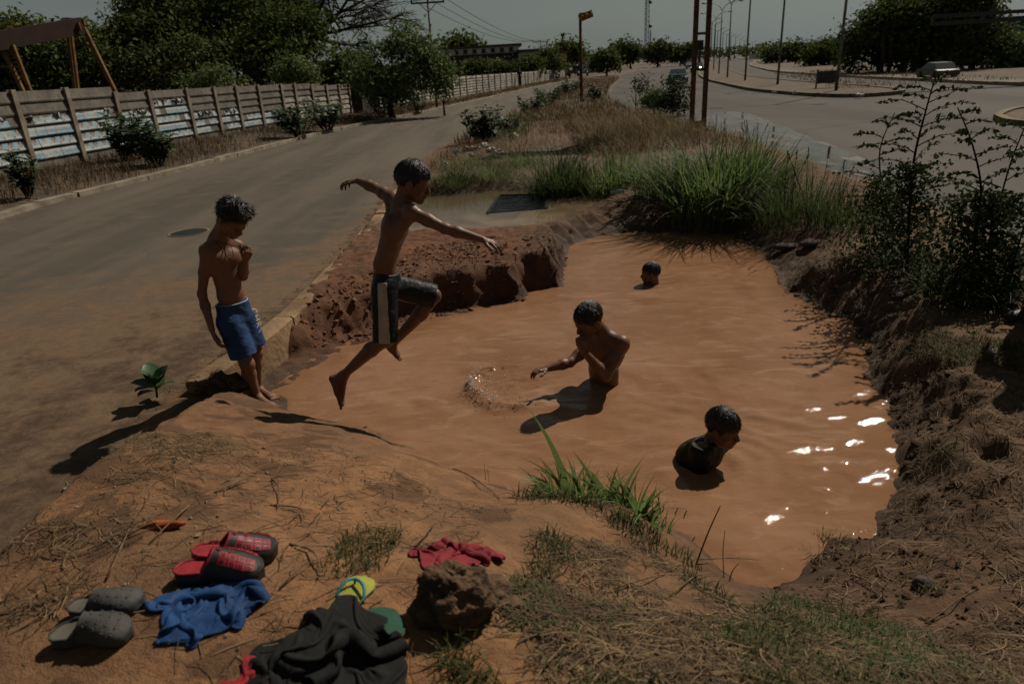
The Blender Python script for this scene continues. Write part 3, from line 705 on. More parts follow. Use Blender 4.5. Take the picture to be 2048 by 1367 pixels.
def cloth_mat(name, c1, c2, rough=.8, wr=26, spec=.3, sheen=.0, st=.35):
    m, n, b = newmat(name); v = objco(n)
    n.links.new(mixc(n, ramp(n, noise(n, 7, 4, .6, v), .3, .7), c1, c2), b.inputs['Base Color']); b.inputs['Roughness'].default_value = rough; b.inputs['Specular IOR Level'].default_value = spec
    b.inputs['Sheen Weight'].default_value = sheen
    bump(n, b, math_(n, 'ADD', noise(n, wr, 3, .5, v, .8), math_(n, 'MULTIPLY', noise(n, 420, 2, .5, v), .12)), st, .012)
    return m
M_HAIR, n_, b_ = newmat('black wet hair'); b_.inputs['Base Color'].default_value = (.008, .006, .005, 1); b_.inputs['Specular IOR Level'].default_value = .5; b_.inputs['Roughness'].default_value = .5
b_.inputs['Anisotropic'].default_value = .5; bump(n_, b_, noise(n_, 190, 3, .6, objco(n_)), .4, .004)
M_SKIN = skin_mat('brown skin', (.205, .100, .056), .58); M_SKINW = skin_mat('wet brown skin', (.165, .078, .042), .50, .5)
M_EYE, n_, b_ = newmat('dark eye'); b_.inputs['Base Color'].default_value = (.02, .013, .01, 1); b_.inputs['Roughness'].default_value = .1
def eye_pair(W, s, parent):
    for q in (-1, 1): MB().lump(W(q * .031, .0755, .100), .0082 * s, 1, 0, (7, 10)).build('eye', M_EYE, parent, True)

def torso(F, J, R, s=1.0):
    """J: neck, shR, shL, waist, pelvis, hipR, hipL ; R: body frame (right, forward, up)"""
    r, f, u = R[:, 0], R[:, 1], R[:, 2]
    neck, waist, pel = J['neck'], J['waist'], J['pelvis']
    chest = neck * .62 + waist * .38
    F.cap(pel, waist, .072 * s, .062 * s, .03, ax=r, sc=1.36)
    F.cap(waist, chest, .061 * s, .074 * s, .03, ax=r, sc=1.42)
    F.cap(chest, neck - u * .035 * s, .074 * s, .045 * s, .03, ax=r, sc=1.5)
    for q, k in ((1, 'shR'), (-1, 'shL')):
        sh = J[k]
        F.cap(neck - u * .008 * s, sh, .040 * s, .037 * s, .035)
        F.ell(sh, .040 * s, None, .03)
        F.ell(chest + r * q * .048 * s + f * .045 * s + u * .015 * s, np.array([.052, .026, .042]) * s, R, .03)
        F.ell(chest + r * q * .060 * s - f * .050 * s + u * .02 * s, np.array([.042, .022, .062]) * s, R, .03)
        F.cap(sh - u * .02 * s, chest + r * q * .085 * s - u * .05 * s, .036 * s, .03 * s, .035)
        F.cap(neck + f * .03 * s - u * .01 * s + r * q * .012 * s, sh + f * .022 * s + u * .012 * s, .0085 * s, .0085 * s, .012)
    F.cap(neck - f * .085 * s - u * .04 * s, waist - f * .088 * s, .010 * s, .010 * s, .02, 's')
    F.cap(chest + f * .098 * s, waist + f * .088 * s, .006 * s, .006 * s, .018, 's')
    nv = waist * .72 + pel * .28 + f * .082 * s
    F.ell(nv, np.array([.007, .012, .009]) * s, R, .006, 's')
def neck_head(F, neck, W, s=1.0):
    F.cap(neck - (W(0, 0, .1) - neck) * .1, W(0, -.022, .075), .052 * s, .050 * s, .028)
    for q in (-1, 1): F.cap(W(q * .05, -.02, .07), neck + (W(q * .012, .03, 0) - W(0, 0, 0)), .011 * s, .010 * s, .014)
def arm(F, sh, el, wr, s=1.0):
    sh, el, wr = map(np.asarray, (sh, el, wr))
    F.cap(sh, sh * .5 + el * .5, .036 * s, .034 * s, .02); F.cap(sh * .5 + el * .5, el, .034 * s, .027 * s, .02)
    F.cap(el, el * .68 + wr * .32, .028 * s, .0305 * s, .016); F.cap(el * .68 + wr * .32, wr, .0305 * s, .0185 * s, .016)
    F.ell(el, .027 * s, None, .012)
def leg(F, hip, kn, an, s=1.0, back=(0, 0, 0)):
    hip, kn, an = map(np.asarray, (hip, kn, an)); bk = np.asarray(back, float)
    F.cap(hip, hip * .5 + kn * .5, .066 * s, .058 * s, .03); F.cap(hip * .5 + kn * .5, kn, .058 * s, .043 * s, .03)
    F.ell(kn - bk * .010 * s, .043 * s, None, .02)
    cf = kn * .68 + an * .32 + bk * .014 * s
    F.cap(kn, cf, .040 * s, .045 * s, .02); F.cap(cf, an, .045 * s, .026 * s, .02)
    for q in (-1, 1): F.ell(an, .029 * s, None, .012)
def shorts_field(J, R, s, hemR, hemL, lo, hi, h=.0045, loose=1.0, seed=0, fold=.006):
    """hemR / hemL: fraction down the thigh-to-knee line (may exceed 1) where each leg ends"""
    F = Field(lo, hi, h); r, f, u = R[:, 0], R[:, 1], R[:, 2]
    pel, waist = J['pelvis'], J['waist']; top = pel + (waist - pel) * .55
    F.cap(pel - u * .02, top + u * .03, .082 * s, .078 * s, .02, ax=r, sc=1.36)
    for side, hem in (('R', hemR), ('L', hemL)):
        hp, kn = J['hip' + side], J['kn' + side]; d = nrm(kn - hp); L_ = np.linalg.norm(kn - hp); e = hp + d * L_ * hem
        cutf = (lambda e, d: (lambda P: (P - e) @ d))(e, d)
        F.cap(hp, e + d * .05, .082 * s, (.080 + .010 * loose) * s, .03, cut=cutf)
        F.cap(hp + d * L_ * .3, e + d * .06, .0, (.068 + .010 * loose) * s, .004, 's')
    P = F.points()
    wr_ = fbm(P[..., 0] * 13 + seed, P[..., 1] * 13, 3, P[..., 2] * 20) + .6 * fbm((P @ nrm(u + r)) * 34 + seed, (P @ nrm(u - r)) * 9, 2, P[..., 1] * 9)
    F.d = F.d + (fold * wr_).astype(np.float32)
    ctop = (P - (top + u * .012)) @ nrm(u * 1.0)
    F.d = np.maximum(F.d, ctop.astype(np.float32))
    return F, P
# ================================================================ the boys
def jj(px, py, Y): return atY(px, py, Y)
def sub(J, keys, m=.14):
    A = np.array([J[k] for k in keys]); return A.min(0) - m, A.max(0) + m
LEGS = ('pelvis', 'waist', 'hipR', 'hipL', 'knR', 'knL')
def bounds(J, m=.16):
    A = np.array(list(J.values())); return A.min(0) - m, A.max(0) + m

# ---- boy standing on the bank in blue shorts
J = dict(neck=jj(437, 474, 4.47), shR=jj(413, 500, 4.38), elR=jj(404, 588, 4.40), wrR=jj(424, 660, 4.33), haR=jj(440, 705, 4.28),
         shL=jj(474, 492, 4.58), elL=jj(486, 552, 4.50), wrL=jj(491, 520, 4.36), haL=jj(503, 492, 4.34),
         waist=jj(461, 588, 4.47), pelvis=jj(470, 628, 4.48), hipR=jj(460, 645, 4.42), hipL=jj(487, 640, 4.54),
         knR=jj(494, 728, 4.39), knL=jj(511, 705, 4.54), anR=jj(513, 791, 4.42), anL=jj(515, 775, 4.58), head=jj(465, 434, 4.41))
lo, hi = bounds(J, .17)
p = thing('person', 'bare-chested boy in blue shorts standing on the bank looking down at a cord', 'person', (J['anR'][0], J['anR'][1], J['anR'][2] - .05)); P0 = Vector(p.location)
def par(o, p): o.parent = p; o.matrix_parent_inverse = Matrix.Translation(-Vector(p.location)); return o
F = Field(lo, hi); R = frame((.72, -.62, 0), (0, 0, 1)); HS = 1.10
torso(F, J, R, .97)
HR = frame((.66, -.42, -.80), (.45, -.25, 1))
W = add_head(F, J['head'], HR, HS); neck_head(F, J['neck'], W)
arm(F, J['shR'], J['elR'], J['wrR'], 1.02); add_hand(F, J['wrR'], J['haR'] - J['wrR'], (.6, .3, 0), -1, .98, (.35, .4, .45, .5), .4)
arm(F, J['shL'], J['elL'], J['wrL'], 1.05); add_hand(F, J['wrL'], J['haL'] - J['wrL'], (-.5, .5, .1), 1, .95, (1.35, 1.4, 1.4, 1.4), 1.0)
for a in 'RL':
    leg(F, J['hip' + a], J['kn' + a], J['an' + a], 1.06, -R[:, 1])
add_foot(F, J['anR'], J['anR'] + np.array([.15, -.10, -.055]), (0, 0, -1), .98); add_foot(F, J['anL'], J['anL'] + np.array([.15, -.09, -.055]), (0, 0, -1), .98)
par(F.mesh('body', M_SKIN), p)
par(hair_mesh(J['head'], HR, HS, M_HAIR, None, .158, .055, .095, .006, .026, 3), p)
def eyes_for(W, s, p):
    for q in (-1, 1): par(MB().lump(W(q * .031, .0755, .100), .0082 * s, 1, 0, (7, 10)).build('eye', M_EYE, None, True), p)
eyes_for(W, HS, p)
M_BLUE = cloth_mat('blue shorts cloth', (.008, .027, .085), (.018, .056, .155), .75)
S, SP = shorts_field(J, R, 1.05, .80, .80, *sub(J, LEGS), seed=2)
sh_ = par(S.mesh('shorts', M_BLUE), p)
M_WB, n_, b_ = newmat('pale trim'); b_.inputs['Base Color'].default_value = (.42, .45, .40, 1); b_.inputs['Roughness'].default_value = .8
M_WHITE, n_, b_ = newmat('white print'); b_.inputs['Base Color'].default_value = (.62, .62, .60, 1); b_.inputs['Roughness'].default_value = .8
# pale edge of the waistband
pl = J['pelvis'] + (J['waist'] - J['pelvis']) * .55 + R[:, 2] * .010
def ring_pts(c, R, rr, sc, n=40): 
    t = np.linspace(0, 2 * PI, n); return c + np.outer(np.cos(t) * rr * sc, R[:, 0]) + np.outer(np.sin(t) * rr, R[:, 1])
par(MB().tube(ring_pts(pl, R, .079, 1.36), .0032, 6).build('waistband', M_WB, None, True), p)
# cord round the neck, held in his left hand
c0, c1 = J['neck'] + R[:, 0] * .05 + R[:, 1] * .045 - R[:, 2] * .01, J['neck'] - R[:, 0] * .05 + R[:, 1] * .045 - R[:, 2] * .01; hh = J['haL'] + np.array([-.02, 0, .0])
mb = MB()
for a in (c0, c1): mb.tube([a, a * .5 + hh * .5 + R[:, 1] * .03 - np.array([0, 0, .015]), hh], .0028, 5)
mid = J['neck'] * .5 + J['waist'] * .5
mb.tube([c0, c0 * .45 + mid * .55 + R[:, 1] * .085, mid * .8 + J['neck'] * .2 + R[:, 1] * .105, c1 * .45 + mid * .55 + R[:, 1] * .085, c1], .0026, 5)
par(mb.build('cord', simple('brown cord', (.10, .035, .02), rough=.7), None, True), p)
# white lettering down the outer left thigh
def text_mesh(body, size, mat, Rm, loc, name='lettering', ext=.0006):
    cu = bpy.data.curves.new('t', 'FONT'); cu.body = body; cu.size = size; cu.extrude = ext; cu.align_x = 'CENTER'; cu.align_y = 'CENTER'; cu.resolution_u = 2
    o = bpy.data.objects.new('t', cu); COL.objects.link(o); dg = bpy.context.evaluated_depsgraph_get(); me = bpy.data.meshes.new_from_object(o.evaluated_get(dg)); bpy.data.objects.remove(o)
    me.materials.clear(); me.materials.append(mat); me.name = name
    co = np.zeros(len(me.vertices) * 3, np.float32); me.vertices.foreach_get('co', co); co = co.reshape(-1, 3) @ np.asarray(Rm).T + np.asarray(loc); me.vertices.foreach_set('co', co.astype(np.float32).ravel())
    return obj(name, me)
def on_surface(px, py, S):       # where the sight line first meets a field
    d = nrm(ray(px, py))
    for t_ in np.arange(3.0, 7.0, .003):
        q_ = CAM + d * t_; k_ = np.round((q_ - S.lo) / S.h).astype(int)
        if (k_ > 1).all() and (k_ < S.n - 2).all() and S.d[tuple(k_)] < 0:
            g_ = np.array([S.d[tuple(k_ + e)] - S.d[tuple(k_ - e)] for e in np.eye(3, dtype=int)]); return q_, nrm(g_)
    return None, None
for ch, x_, y_ in (('C', 511, 622), ('H', 514, 636), ('R', 516, 649), ('S', 518, 662)):
    for dx_ in (0, -2, -4, -6, -8):
        q_, nz = on_surface(x_ + dx_, y_, S)
        if q_ is not None: break
    if q_ is None: continue
    dL = nrm(J['knL'] - J['hipL']); nz = nrm(nz * .5 - ray(x_, y_) * .6); dL = nrm(dL - (dL @ nz) * nz)
    par(text_mesh(ch, .062, M_WHITE, np.stack([dL, np.cross(nz, dL), nz], 1), q_ + nz * .006), p)

# ---- boy leaping over the water
def jb(px, py, Y): return atY(px, py, Y * .955)
J = dict(neck=jb(803, 408, 4.42), shR=jb(822, 424, 4.30), elR=jb(890, 457, 4.24), wrR=jb(965, 479, 4.20), haR=jb(1015, 494, 4.17),
         shL=jb(784, 396, 4.54), elL=jb(748, 375, 4.66), wrL=jb(716, 362, 4.72), haL=jb(686, 364, 4.76),
         waist=jb(769, 528, 4.43), pelvis=jb(775, 562, 4.43), hipR=jb(768, 575, 4.36), hipL=jb(796, 575, 4.50),
         knR=jb(772, 678, 4.30), knL=jb(868, 592, 4.52), anR=jb(689, 748, 4.40), anL=jb(784, 688, 4.56), toR=jb(683, 818, 4.37), toL=jb(801, 720, 4.56), head=jb(826, 362, 4.42))
lo, hi = bounds(J, .15)
p = thing('person', 'boy in wet dark shorts with tan side panels leaping over the pool, arms spread', 'person', (J['pelvis'][0], J['pelvis'][1], J['toR'][2]))
F = Field(lo, hi); u_ = nrm(J['neck'] - J['pelvis']); R = frame((.96, .10, 0), u_)
R = frame(np.cross(u_, R[:, 0]), u_)
torso(F, J, R, 1.06)
HR = frame((.88, .0, -.36), (.3, 0, 1)); HS = 1.11
W = add_head(F, J['head'], HR, HS); neck_head(F, J['neck'], W)
arm(F, J['shR'], J['elR'], J['wrR'], 1.12); add_hand(F, J['wrR'], J['haR'] - J['wrR'], (-.1, .15, -1), -1, 1.0, (.45, .42, .4, .38), .2, .55)
arm(F, J['shL'], J['elL'], J['wrL'], 1.1); add_hand(F, J['wrL'], J['haL'] - J['wrL'], (-.1, -.1, -1), 1, .96, (.5, .55, .6, .6), .3, .3)
leg(F, J['hipR'], J['knR'], J['anR'], 1.05, (-.6, 0, .5)); leg(F, J['hipL'], J['knL'], J['anL'], 1.04, (.2, 0, -.8))
add_foot(F, J['anR'], J['toR'], (-1, -.2, -.05), .98, jb(666, 757, 4.39)); add_foot(F, J['anL'], J['toL'], (-.8, 0, -.6), .95)
par(F.mesh('body', M_SKINW), p); eyes_for(W, HS, p)
par(hair_mesh(J['head'], HR, HS, M_HAIR, None, .152, .045, .088, .0045, 0, 8), p)
M_BLK = cloth_mat('wet black cloth', (.004, .005, .006), (.012, .014, .015), .5, 24, .25, st=.6)
LO, HI = sub(J, LEGS, .15)
S, SP = shorts_field(J, R, .98, 1.03, 1.04, LO, HI, .0048, .6, 5, .007)
sh_ = par(S.mesh('shorts', M_BLK), p)
# tan panel down the outer near thigh
dR = nrm(J['knR'] - J['hipR']); ob = nrm(np.cross(dR, R[:, 0])); q_ = SP - J['hipR']
out = nrm(np.array([0, -1., 0.1])); side = nrm(np.cross(dR, out)); out = np.cross(side, dR)
pan = Field(LO, HI, .0048); tt = (q_ @ dR) / np.linalg.norm(J['knR'] - J['hipR'])
band = np.abs(q_ @ side + .002) - (.030 + .006 * tt)
pan.d = np.maximum(np.maximum(S.d - .003, band), np.maximum(-(q_ @ out), np.maximum(-.12 - tt, -(S.d + .004)))).astype(np.float32)
par(pan.mesh('side_panel', cloth_mat('wet tan panel', (.30, .24, .17), (.42, .35, .25), .6, 22, .4, st=.5)), p)

# ---- boy waist deep, hand at his mouth
J = dict(neck=jj(1207, 666, 4.52), shL=jj(1243, 686, 4.43), elL=jj(1212, 752, 4.30), wrL=jj(1167, 702, 4.30), haL=jj(1160, 668, 4.33),
         shR=jj(1176, 694, 4.66), elR=jj(1140, 724, 4.54), wrR=jj(1094, 737, 4.46), haR=jj(1068, 741, 4.42),
         waist=jj(1207, 742, 4.60), pelvis=jj(1209, 785, 4.62), hipR=jj(1188, 805, 4.66), hipL=jj(1222, 805, 4.56), head=jj(1176, 638, 4.45))
lo, hi = bounds(J, .15)
p = thing('person', 'boy standing waist deep in the pool holding one hand to his mouth', 'person', (J['pelvis'][0], J['pelvis'][1], -.5))
F = Field(lo, hi); u_ = nrm(J['neck'] - J['pelvis']); R = frame((-.72, -.66, 0), u_); torso(F, J, R, 1.34)
HR = frame((-.80, -.42, -.46), (-.2, -.2, 1)); HS = 1.11
W = add_head(F, J['head'], HR, HS); neck_head(F, J['neck'], W)
arm(F, J['shL'], J['elL'], J['wrL'], 1.28); add_hand(F, J['wrL'], J['haL'] - J['wrL'], (.2, .5, -.1), 1, 1.02, (1.3, 1.35, 1.4, 1.45), .9)
arm(F, J['shR'], J['elR'], J['wrR'], 1.28); add_hand(F, J['wrR'], J['haR'] - J['wrR'], (0, 0, -1), 1, 1.0, (.5, .5, .5, .5), .3)
for a in 'RL': F.cap(J['hip' + a], J['hip' + a] - np.array([0, 0, .12]), .07, .06, .03)
par(F.mesh('body', M_SKINW), p); eyes_for(W, HS, p)
par(hair_mesh(J['head'], HR, HS, M_HAIR, None, .150, .045, .088, .0045, 0, 12), p)
wd = nrm(J['wrL'] - J['elL']); wR = frame(wd, (0, 1, .2))
par(MB().tube(J['wrL'] - wd * .012 + np.outer(np.cos(np.linspace(0, 2 * PI, 24)), wR[:, 0]) * .023 + np.outer(np.sin(np.linspace(0, 2 * PI, 24)), wR[:, 2]) * .023, .0045, 6).build('bracelet', simple('dark bracelet', (.02, .02, .025), rough=.4), None, True), p)

# ---- swimmer's head at the far side
hc = jj(1301, 545, HEADBOY[1])
p = thing('person', 'boy swimming at the far side with only his head above water', 'person', (hc[0], hc[1], -.4))
F = Field(hc - .24, hc + np.array([.24, .24, .16])); HR = frame((-.97, .12, -.12), (0, 0, 1)); HS = 1.0
W = add_head(F, hc, HR, HS); nk = hc + np.array([.05, .0, -.17]); neck_head(F, nk, W); F.cap(nk + np.array([.0, .12, -.04]), nk + np.array([.0, -.12, -.04]), .04, .04, .04)
par(F.mesh('body', M_SKINW), p); eyes_for(W, HS, p)
par(hair_mesh(hc, HR, HS, M_HAIR, None, .152, .045, .088, .0045, 0, 21), p)

# ---- boy in a dark shirt at the near right
wb = at(1405, 942, WATER_Z); yb = wb[1]
J = dict(neck=jj(1424, 884, yb + .13), shR=jj(1402, 900, yb + .01), elR=jj(1398, 955, yb + .04), shL=jj(1446, 902, yb + .26), waist=jj(1388, 938, yb + .12), pelvis=jj(1372, 972, yb + .18), head=jj(1447, 853, yb + .10))
lo, hi = bounds(J, .17)
p = thing('person', 'boy in a dark wet shirt swimming at the near right with head and shoulders out', 'person', (wb[0], wb[1], -.45))
F = Field(lo, hi); u_ = nrm(J['neck'] - J['pelvis']); R = frame((.62, -.75, -.2), u_)
HR = frame((.70, -.66, -.22), (.05, -.05, 1)); HS = 1.02
W = add_head(F, J['head'], HR, HS); neck_head(F, J['neck'], W); torso(F, J, R, .98)
F.cap(J['shR'], J['elR'], .034, .03, .02)
par(F.mesh('body', M_SKINW), p); eyes_for(W, HS, p)
par(hair_mesh(J['head'], HR, HS, M_HAIR, None, .138, .048, .086, .007, 0, 30), p)
M_SHIRT = cloth_mat('wet dark shirt', (.004, .004, .004), (.012, .011, .009), .6, 22, .2, st=.6)
T = Field(lo, hi); torso(T, J, R, 1.06); T.ell(J['shR'], .052, None, .03); T.cap(J['shR'], J['elR'], .056, .056, .03); T.ell(jj(1394, 912, yb + .14), np.array([.125, .11, .10]), None, .05); T.cap(J['neck'] - u_ * .03, J['shR'], .055, .055, .03); T.cap(J['neck'] - u_ * .03, J['shL'], .05, .05, .03); T.ell(J['shL'], .05, None, .03)
P_ = T.points(); T.d = T.d + (.005 * fbm(P_[..., 0] * 16, P_[..., 1] * 16, 3, P_[..., 2] * 16)).astype(np.float32)
T.d = np.maximum(T.d, ((P_ - (J['neck'] + u_ * .030)) @ nrm(u_ - .3 * R[:, 1])).astype(np.float32))
par(T.mesh('shirt', M_SHIRT), p)
st = Field(lo, hi); bnd = np.abs((P_ - J['shR']) @ R[:, 0] + .030) - .017
bk = -((P_ - J['waist']) @ R[:, 1]) ; st.d = np.maximum(np.maximum(T.d - .0035, bnd), -(T.d + .005)).astype(np.float32)
par(st.mesh('shirt_panel', cloth_mat('olive panel', (.030, .029, .008), (.055, .052, .015), .85, spec=.1)), p)
# ================================================================ kerbs, wall, masts, buildings, cars
M_CONC = simple('weathered concrete', (.30, .25, .19), (.15, .12, .09), .92, 3, .5, 25)
M_KERB = simple('earth stained concrete', (.29, .19, .105), (.14, .082, .044), .92, 2.2, .7, 18, dist=.02)
M_STEEL = simple('grey galvanised steel', (.19, .19, .185), (.10, .10, .10), .5, 4, 0, metal=.5)
M_RUST = simple('rust brown painted steel', (.14, .055, .022), (.05, .022, .012), .75, 5, .2, 40)
M_YEL = simple('faded yellow paint', (.20, .105, .022), (.09, .045, .015), .65, 4, .1, 30)
M_DARK = simple('dark paint', (.012, .012, .013), rough=.4, spec=.5); M_WIRE = simple('black cable', (.006, .006, .006), rough=1., spec=0.)
M_GLASS = simple('dark window glass', (.01, .012, .014), rough=.08, spec=.6)

# --- broken kerb between the road and the pool: beams of concrete
kerb = thing('kerb', 'broken earth stained concrete kerb along the pool side of the narrow road', 'kerb', (-1.95, 7, 0))
kp = spline([(-2.21, 4.32), (-1.975, 5.62), (-1.90, 7.4), (-1.86, 9.9), (-1.86, 12.4)], 8)
ks = np.r_[0, np.cumsum(np.hypot(*np.diff(kp, axis=0).T))]
def kpt(s): return np.array([np.interp(s, ks, kp[:, 0]), np.interp(s, ks, kp[:, 1])])
cuts = [0, 1.33, 2.9, 4.4, 5.9, 7.4, ks[-1]]
for i in range(6):
    mb = MB(); s0, s1 = cuts[i] + .012, cuts[i + 1] - .012; k = 22; V = []
    zt = .105 + RNG.uniform(-.012, .008)
    for j in range(k):
        s = s0 + (s1 - s0) * j / (k - 1); c = kpt(s); t = kpt(s + .05) - kpt(s - .05); t /= np.hypot(*t); nn = np.array([t[1], -t[0]])
        w = .085 + .006 * vnoise(np.array(s * 4.), np.array(1.)); 
        for a, z in ((-w, -.35), (-w, zt - .02), (-w + .022, zt), (w - .022, zt), (w, zt - .02), (w, -.35)):
            jn = .009 * float(fbm(np.array(s * 5 + a * 40), np.array(z * 20 + i), 3)); V.append([*(c + nn * (a + jn)), z + jn * (z > 0)])
    V = np.array(V); ii, ll = np.meshgrid(np.arange(k - 1), np.arange(6), indexing='ij'); ii = ii.ravel(); ll = ll.ravel(); ln = (ll + 1) % 6
    mb.add(V, [np.stack([ii * 6 + ll, ii * 6 + ln, (ii + 1) * 6 + ln, (ii + 1) * 6 + ll], 1), np.arange(6)[None], (np.arange(6) + (k - 1) * 6)[::-1][None]])
    o = mb.build('kerb_stone', M_KERB); par(o, kerb)

def kerb_line(E, name, label, off, mat, y0, y1, ln, w, z0, z1, parts=True):
    t = thing(name, label, 'kerb', (edge_x(E, y0) + off, y0, 0)); y = y0; rest = MB(); nprt = 0
    while y < y1:
        ye = min(y + ln, y1); a = np.array([edge_x(E, y) + off, y, 0]); b = np.array([edge_x(E, ye) + off, ye, 0]); d = nrm(b - a)
        mb = MB() if (nprt < 60 and parts) else rest
        q = RNG.normal(0, .012); mb.bar(a + d * .01 + [q, 0, (z0 + z1) / 2 + RNG.normal(0, .008)], b - d * .01 + [q, 0, (z0 + z1) / 2 + RNG.normal(0, .008)], w, z1 - z0)
        if mb is not rest: par(mb.build('kerb_stone', mat), t)
        nprt += 1; y = ye; ln = ln if nprt < 60 else ln * 1.05
    if rest.n: tag(par(rest.build('kerb_stones', mat), t), kind='stuff')
    return t
kerb_line(ROAD_L, 'kerb', 'low dusty kerb at the foot of the weedy verge beside the wall', -.05, M_CONC, 9.0, 120, 1.1, .2, -.05, .10)
kerb_line(HWY_R, 'kerb', 'pale kerb along the far edge of the wide highway', .08, simple('pale kerb paint', (.36, .31, .22), (.22, .18, .13), .9, 2), 24, 300, 2.2, .22, -.04, .17)

# --- lamp island
ISL = np.array([at(x, y, .0)[:2] for x, y in [(1399, 128), (1402, 140), (1400, 150), (1415, 160), (1445, 168), (1500, 180), (1560, 187), (1640, 193), (1720, 194.5), (1800, 187), (1740, 178), (1650, 171), (1560, 163), (1490, 154), (1464, 144), (1447, 135), (1425, 126), (1415, 122)]])
def ngon(name, P, z, mat, smooth_n=6, **kw):
    Q = spline(np.concatenate([P, P[:1]]), smooth_n)[:-1]
    return tag(obj(name, mesh_np(name, np.c_[Q, np.full(len(Q), z)], [np.arange(len(Q))[None]], mat, False)), **kw), Q
def raised(name, P, z, mat, kmat, label, kw=.2):
    g, Q = ngon(name, P, z, mat, 5, kind='structure', label=label + ', dry earth on top')
    t = thing('kerb', label, 'kerb', (Q[0][0], Q[0][1], 0)); n_ = len(Q)
    c = Q.mean(0); A = sum(Q[i][0] * Q[(i + 1) % n_][1] - Q[(i + 1) % n_][0] * Q[i][1] for i in range(n_)); sg = 1 if A > 0 else -1
    for i in range(n_):
        a, b = Q[i], Q[(i + 1) % n_]; d = b - a; l = np.hypot(*d); d /= l; nn = np.array([d[1], -d[0]]) * sg * kw / 2
        mb = MB().bar([*(a + nn - d * .02), z * .5 + .02], [*(b + nn - d * .03), z * .5 + .02], kw, z + .05); par(mb.build('kerb_stone', kmat), t)
    return g
raised('traffic_island', ISL, .12, m_verge, simple('dull yellow kerb', (.20, .16, .09), (.09, .075, .05), .9, 2), 'low curb round the long lamp island in the highway')
ISL2 = np.array([at(x, y, .0)[:2] for x, y in [(2003, 238), (2030, 226), (2080, 220), (2160, 222), (2210, 232), (2170, 246), (2090, 252), (2030, 248)]])
raised('small_island', ISL2, .09, m_verge, simple('yellow kerb', (.20, .165, .085), (.12, .095, .055), .9, 2), 'yellowish curb round the small traffic island at the right edge')

# --- precast wall beside the road: posts, overlapping planks, paper posters
wall_c = spline([(-12.6, 13), (-12.1, 18), (-11.2, 24.3), (-10, 30), (-8.3, 37.5), (-7.1, 44), (-3.2, 62), (2.6, 84), (10.4, 112)], 40)
def wall_pt(px, z=.15):            # where a post seen at this photo column stands on the wall line
    xs = np.array([proj([a, b, z])[0] for a, b in wall_c[::2]]); i = np.argmin(abs(xs - px)); return wall_c[::2][i]
PX1 = [-32, 73, 174, 252, 326, 388, 441, 489, 530, 569, 602, 631, 658, 682, 703]
m_poster, n, b = newmat('printed campaign poster')
uvn = n.nodes.new('ShaderNodeUVMap'); sx = n.nodes.new('ShaderNodeSeparateXYZ'); n.links.new(uvn.outputs[0], sx.inputs[0]); U_, V_ = sx.outputs[0], sx.outputs[1]
v = objco(n); big = noise(n, 1.8, 5, .65, v); fine = noise(n, 16, 4, .65, v)
c = mixc(n, V_, (.30, .40, .43), (.16, .30, .36))
def blob(cx, cy, rx, ry, s=.25):
    dx = math_(n, 'DIVIDE', math_(n, 'SUBTRACT', U_, cx), rx); dy = math_(n, 'DIVIDE', math_(n, 'SUBTRACT', V_, cy), ry)
    return ramp(n, math_(n, 'ADD', math_(n, 'MULTIPLY', dx, dx), math_(n, 'MULTIPLY', dy, dy)), 1 + s, 1 - s)
c = mixc(n, blob(.5, .0, .46, .34), c, (.38, .42, .42))
c = mixc(n, blob(.5, .72, .22, .26), c, (.018, .016, .016)); c = mixc(n, blob(.5, .56, .155, .24), c, (.30, .20, .14))
c = mixc(n, blob(.12, .28, .07, .12), c, (.28, .06, .05)); c = mixc(n, ramp(n, math_(n, 'ABSOLUTE', math_(n, 'SUBTRACT', U_, .5)), .44, .5), c, (.42, .45, .44))
c = mixc(n, ramp(n, big, .48, .62, 0, .75), c, (.46, .50, .50)); c = mixc(n, ramp(n, fine, .60, .74, 0, .7), c, (.13, .115, .095))
n.links.new(c, b.inputs['Base Color']); b.inputs['Roughness'].default_value = .75
m_post2, n, b = newmat('faded poster strip')
uvn = n.nodes.new('ShaderNodeUVMap'); sx = n.nodes.new('ShaderNodeSeparateXYZ'); n.links.new(uvn.outputs[0], sx.inputs[0]); U_, V_ = sx.outputs[0], sx.outputs[1]
v = objco(n); big = noise(n, 1.6, 5, .65, v); fine = noise(n, 14, 4, .65, v)
c = mixc(n, ramp(n, V_, .2, .8), (.20, .33, .38), (.42, .45, .44))
blk = nd(n, 'ShaderNodeTexBrick'); blk.inputs['Scale'].default_value = 3.2; blk.inputs['Mortar Size'].default_value = .06; blk.inputs['Color1'].default_value = (0, 0, 0, 1); blk.inputs['Color2'].default_value = (1, 1, 1, 1); n.links.new(uvn.outputs[0], blk.inputs[0])
c = mixc(n, math_(n, 'MULTIPLY', ramp(n, math_(n, 'ABSOLUTE', math_(n, 'SUBTRACT', V_, .45)), .16, .1), .45), c, mixc(n, ramp(n, U_, .3, .4), (.34, .10, .08), (.07, .15, .24)))
c = mixc(n, ramp(n, big, .5, .62, 0, .7), c, (.42, .44, .42)); c = mixc(n, ramp(n, fine, .52, .7, 0, .8), c, (.15, .13, .105))
n.links.new(c, b.inputs['Base Color']); b.inputs['Roughness'].default_value = .75
m_flap = simple('torn pale paper', (.40, .42, .41), (.10, .10, .095), .8, 5)
m_plank, n, b = newmat('stained precast plank')
v = objco(n); sm = nd(n, 'ShaderNodeMapping'); sm.inputs['Scale'].default_value = (3, 3, .5); n.links.new(v, sm.inputs[0])
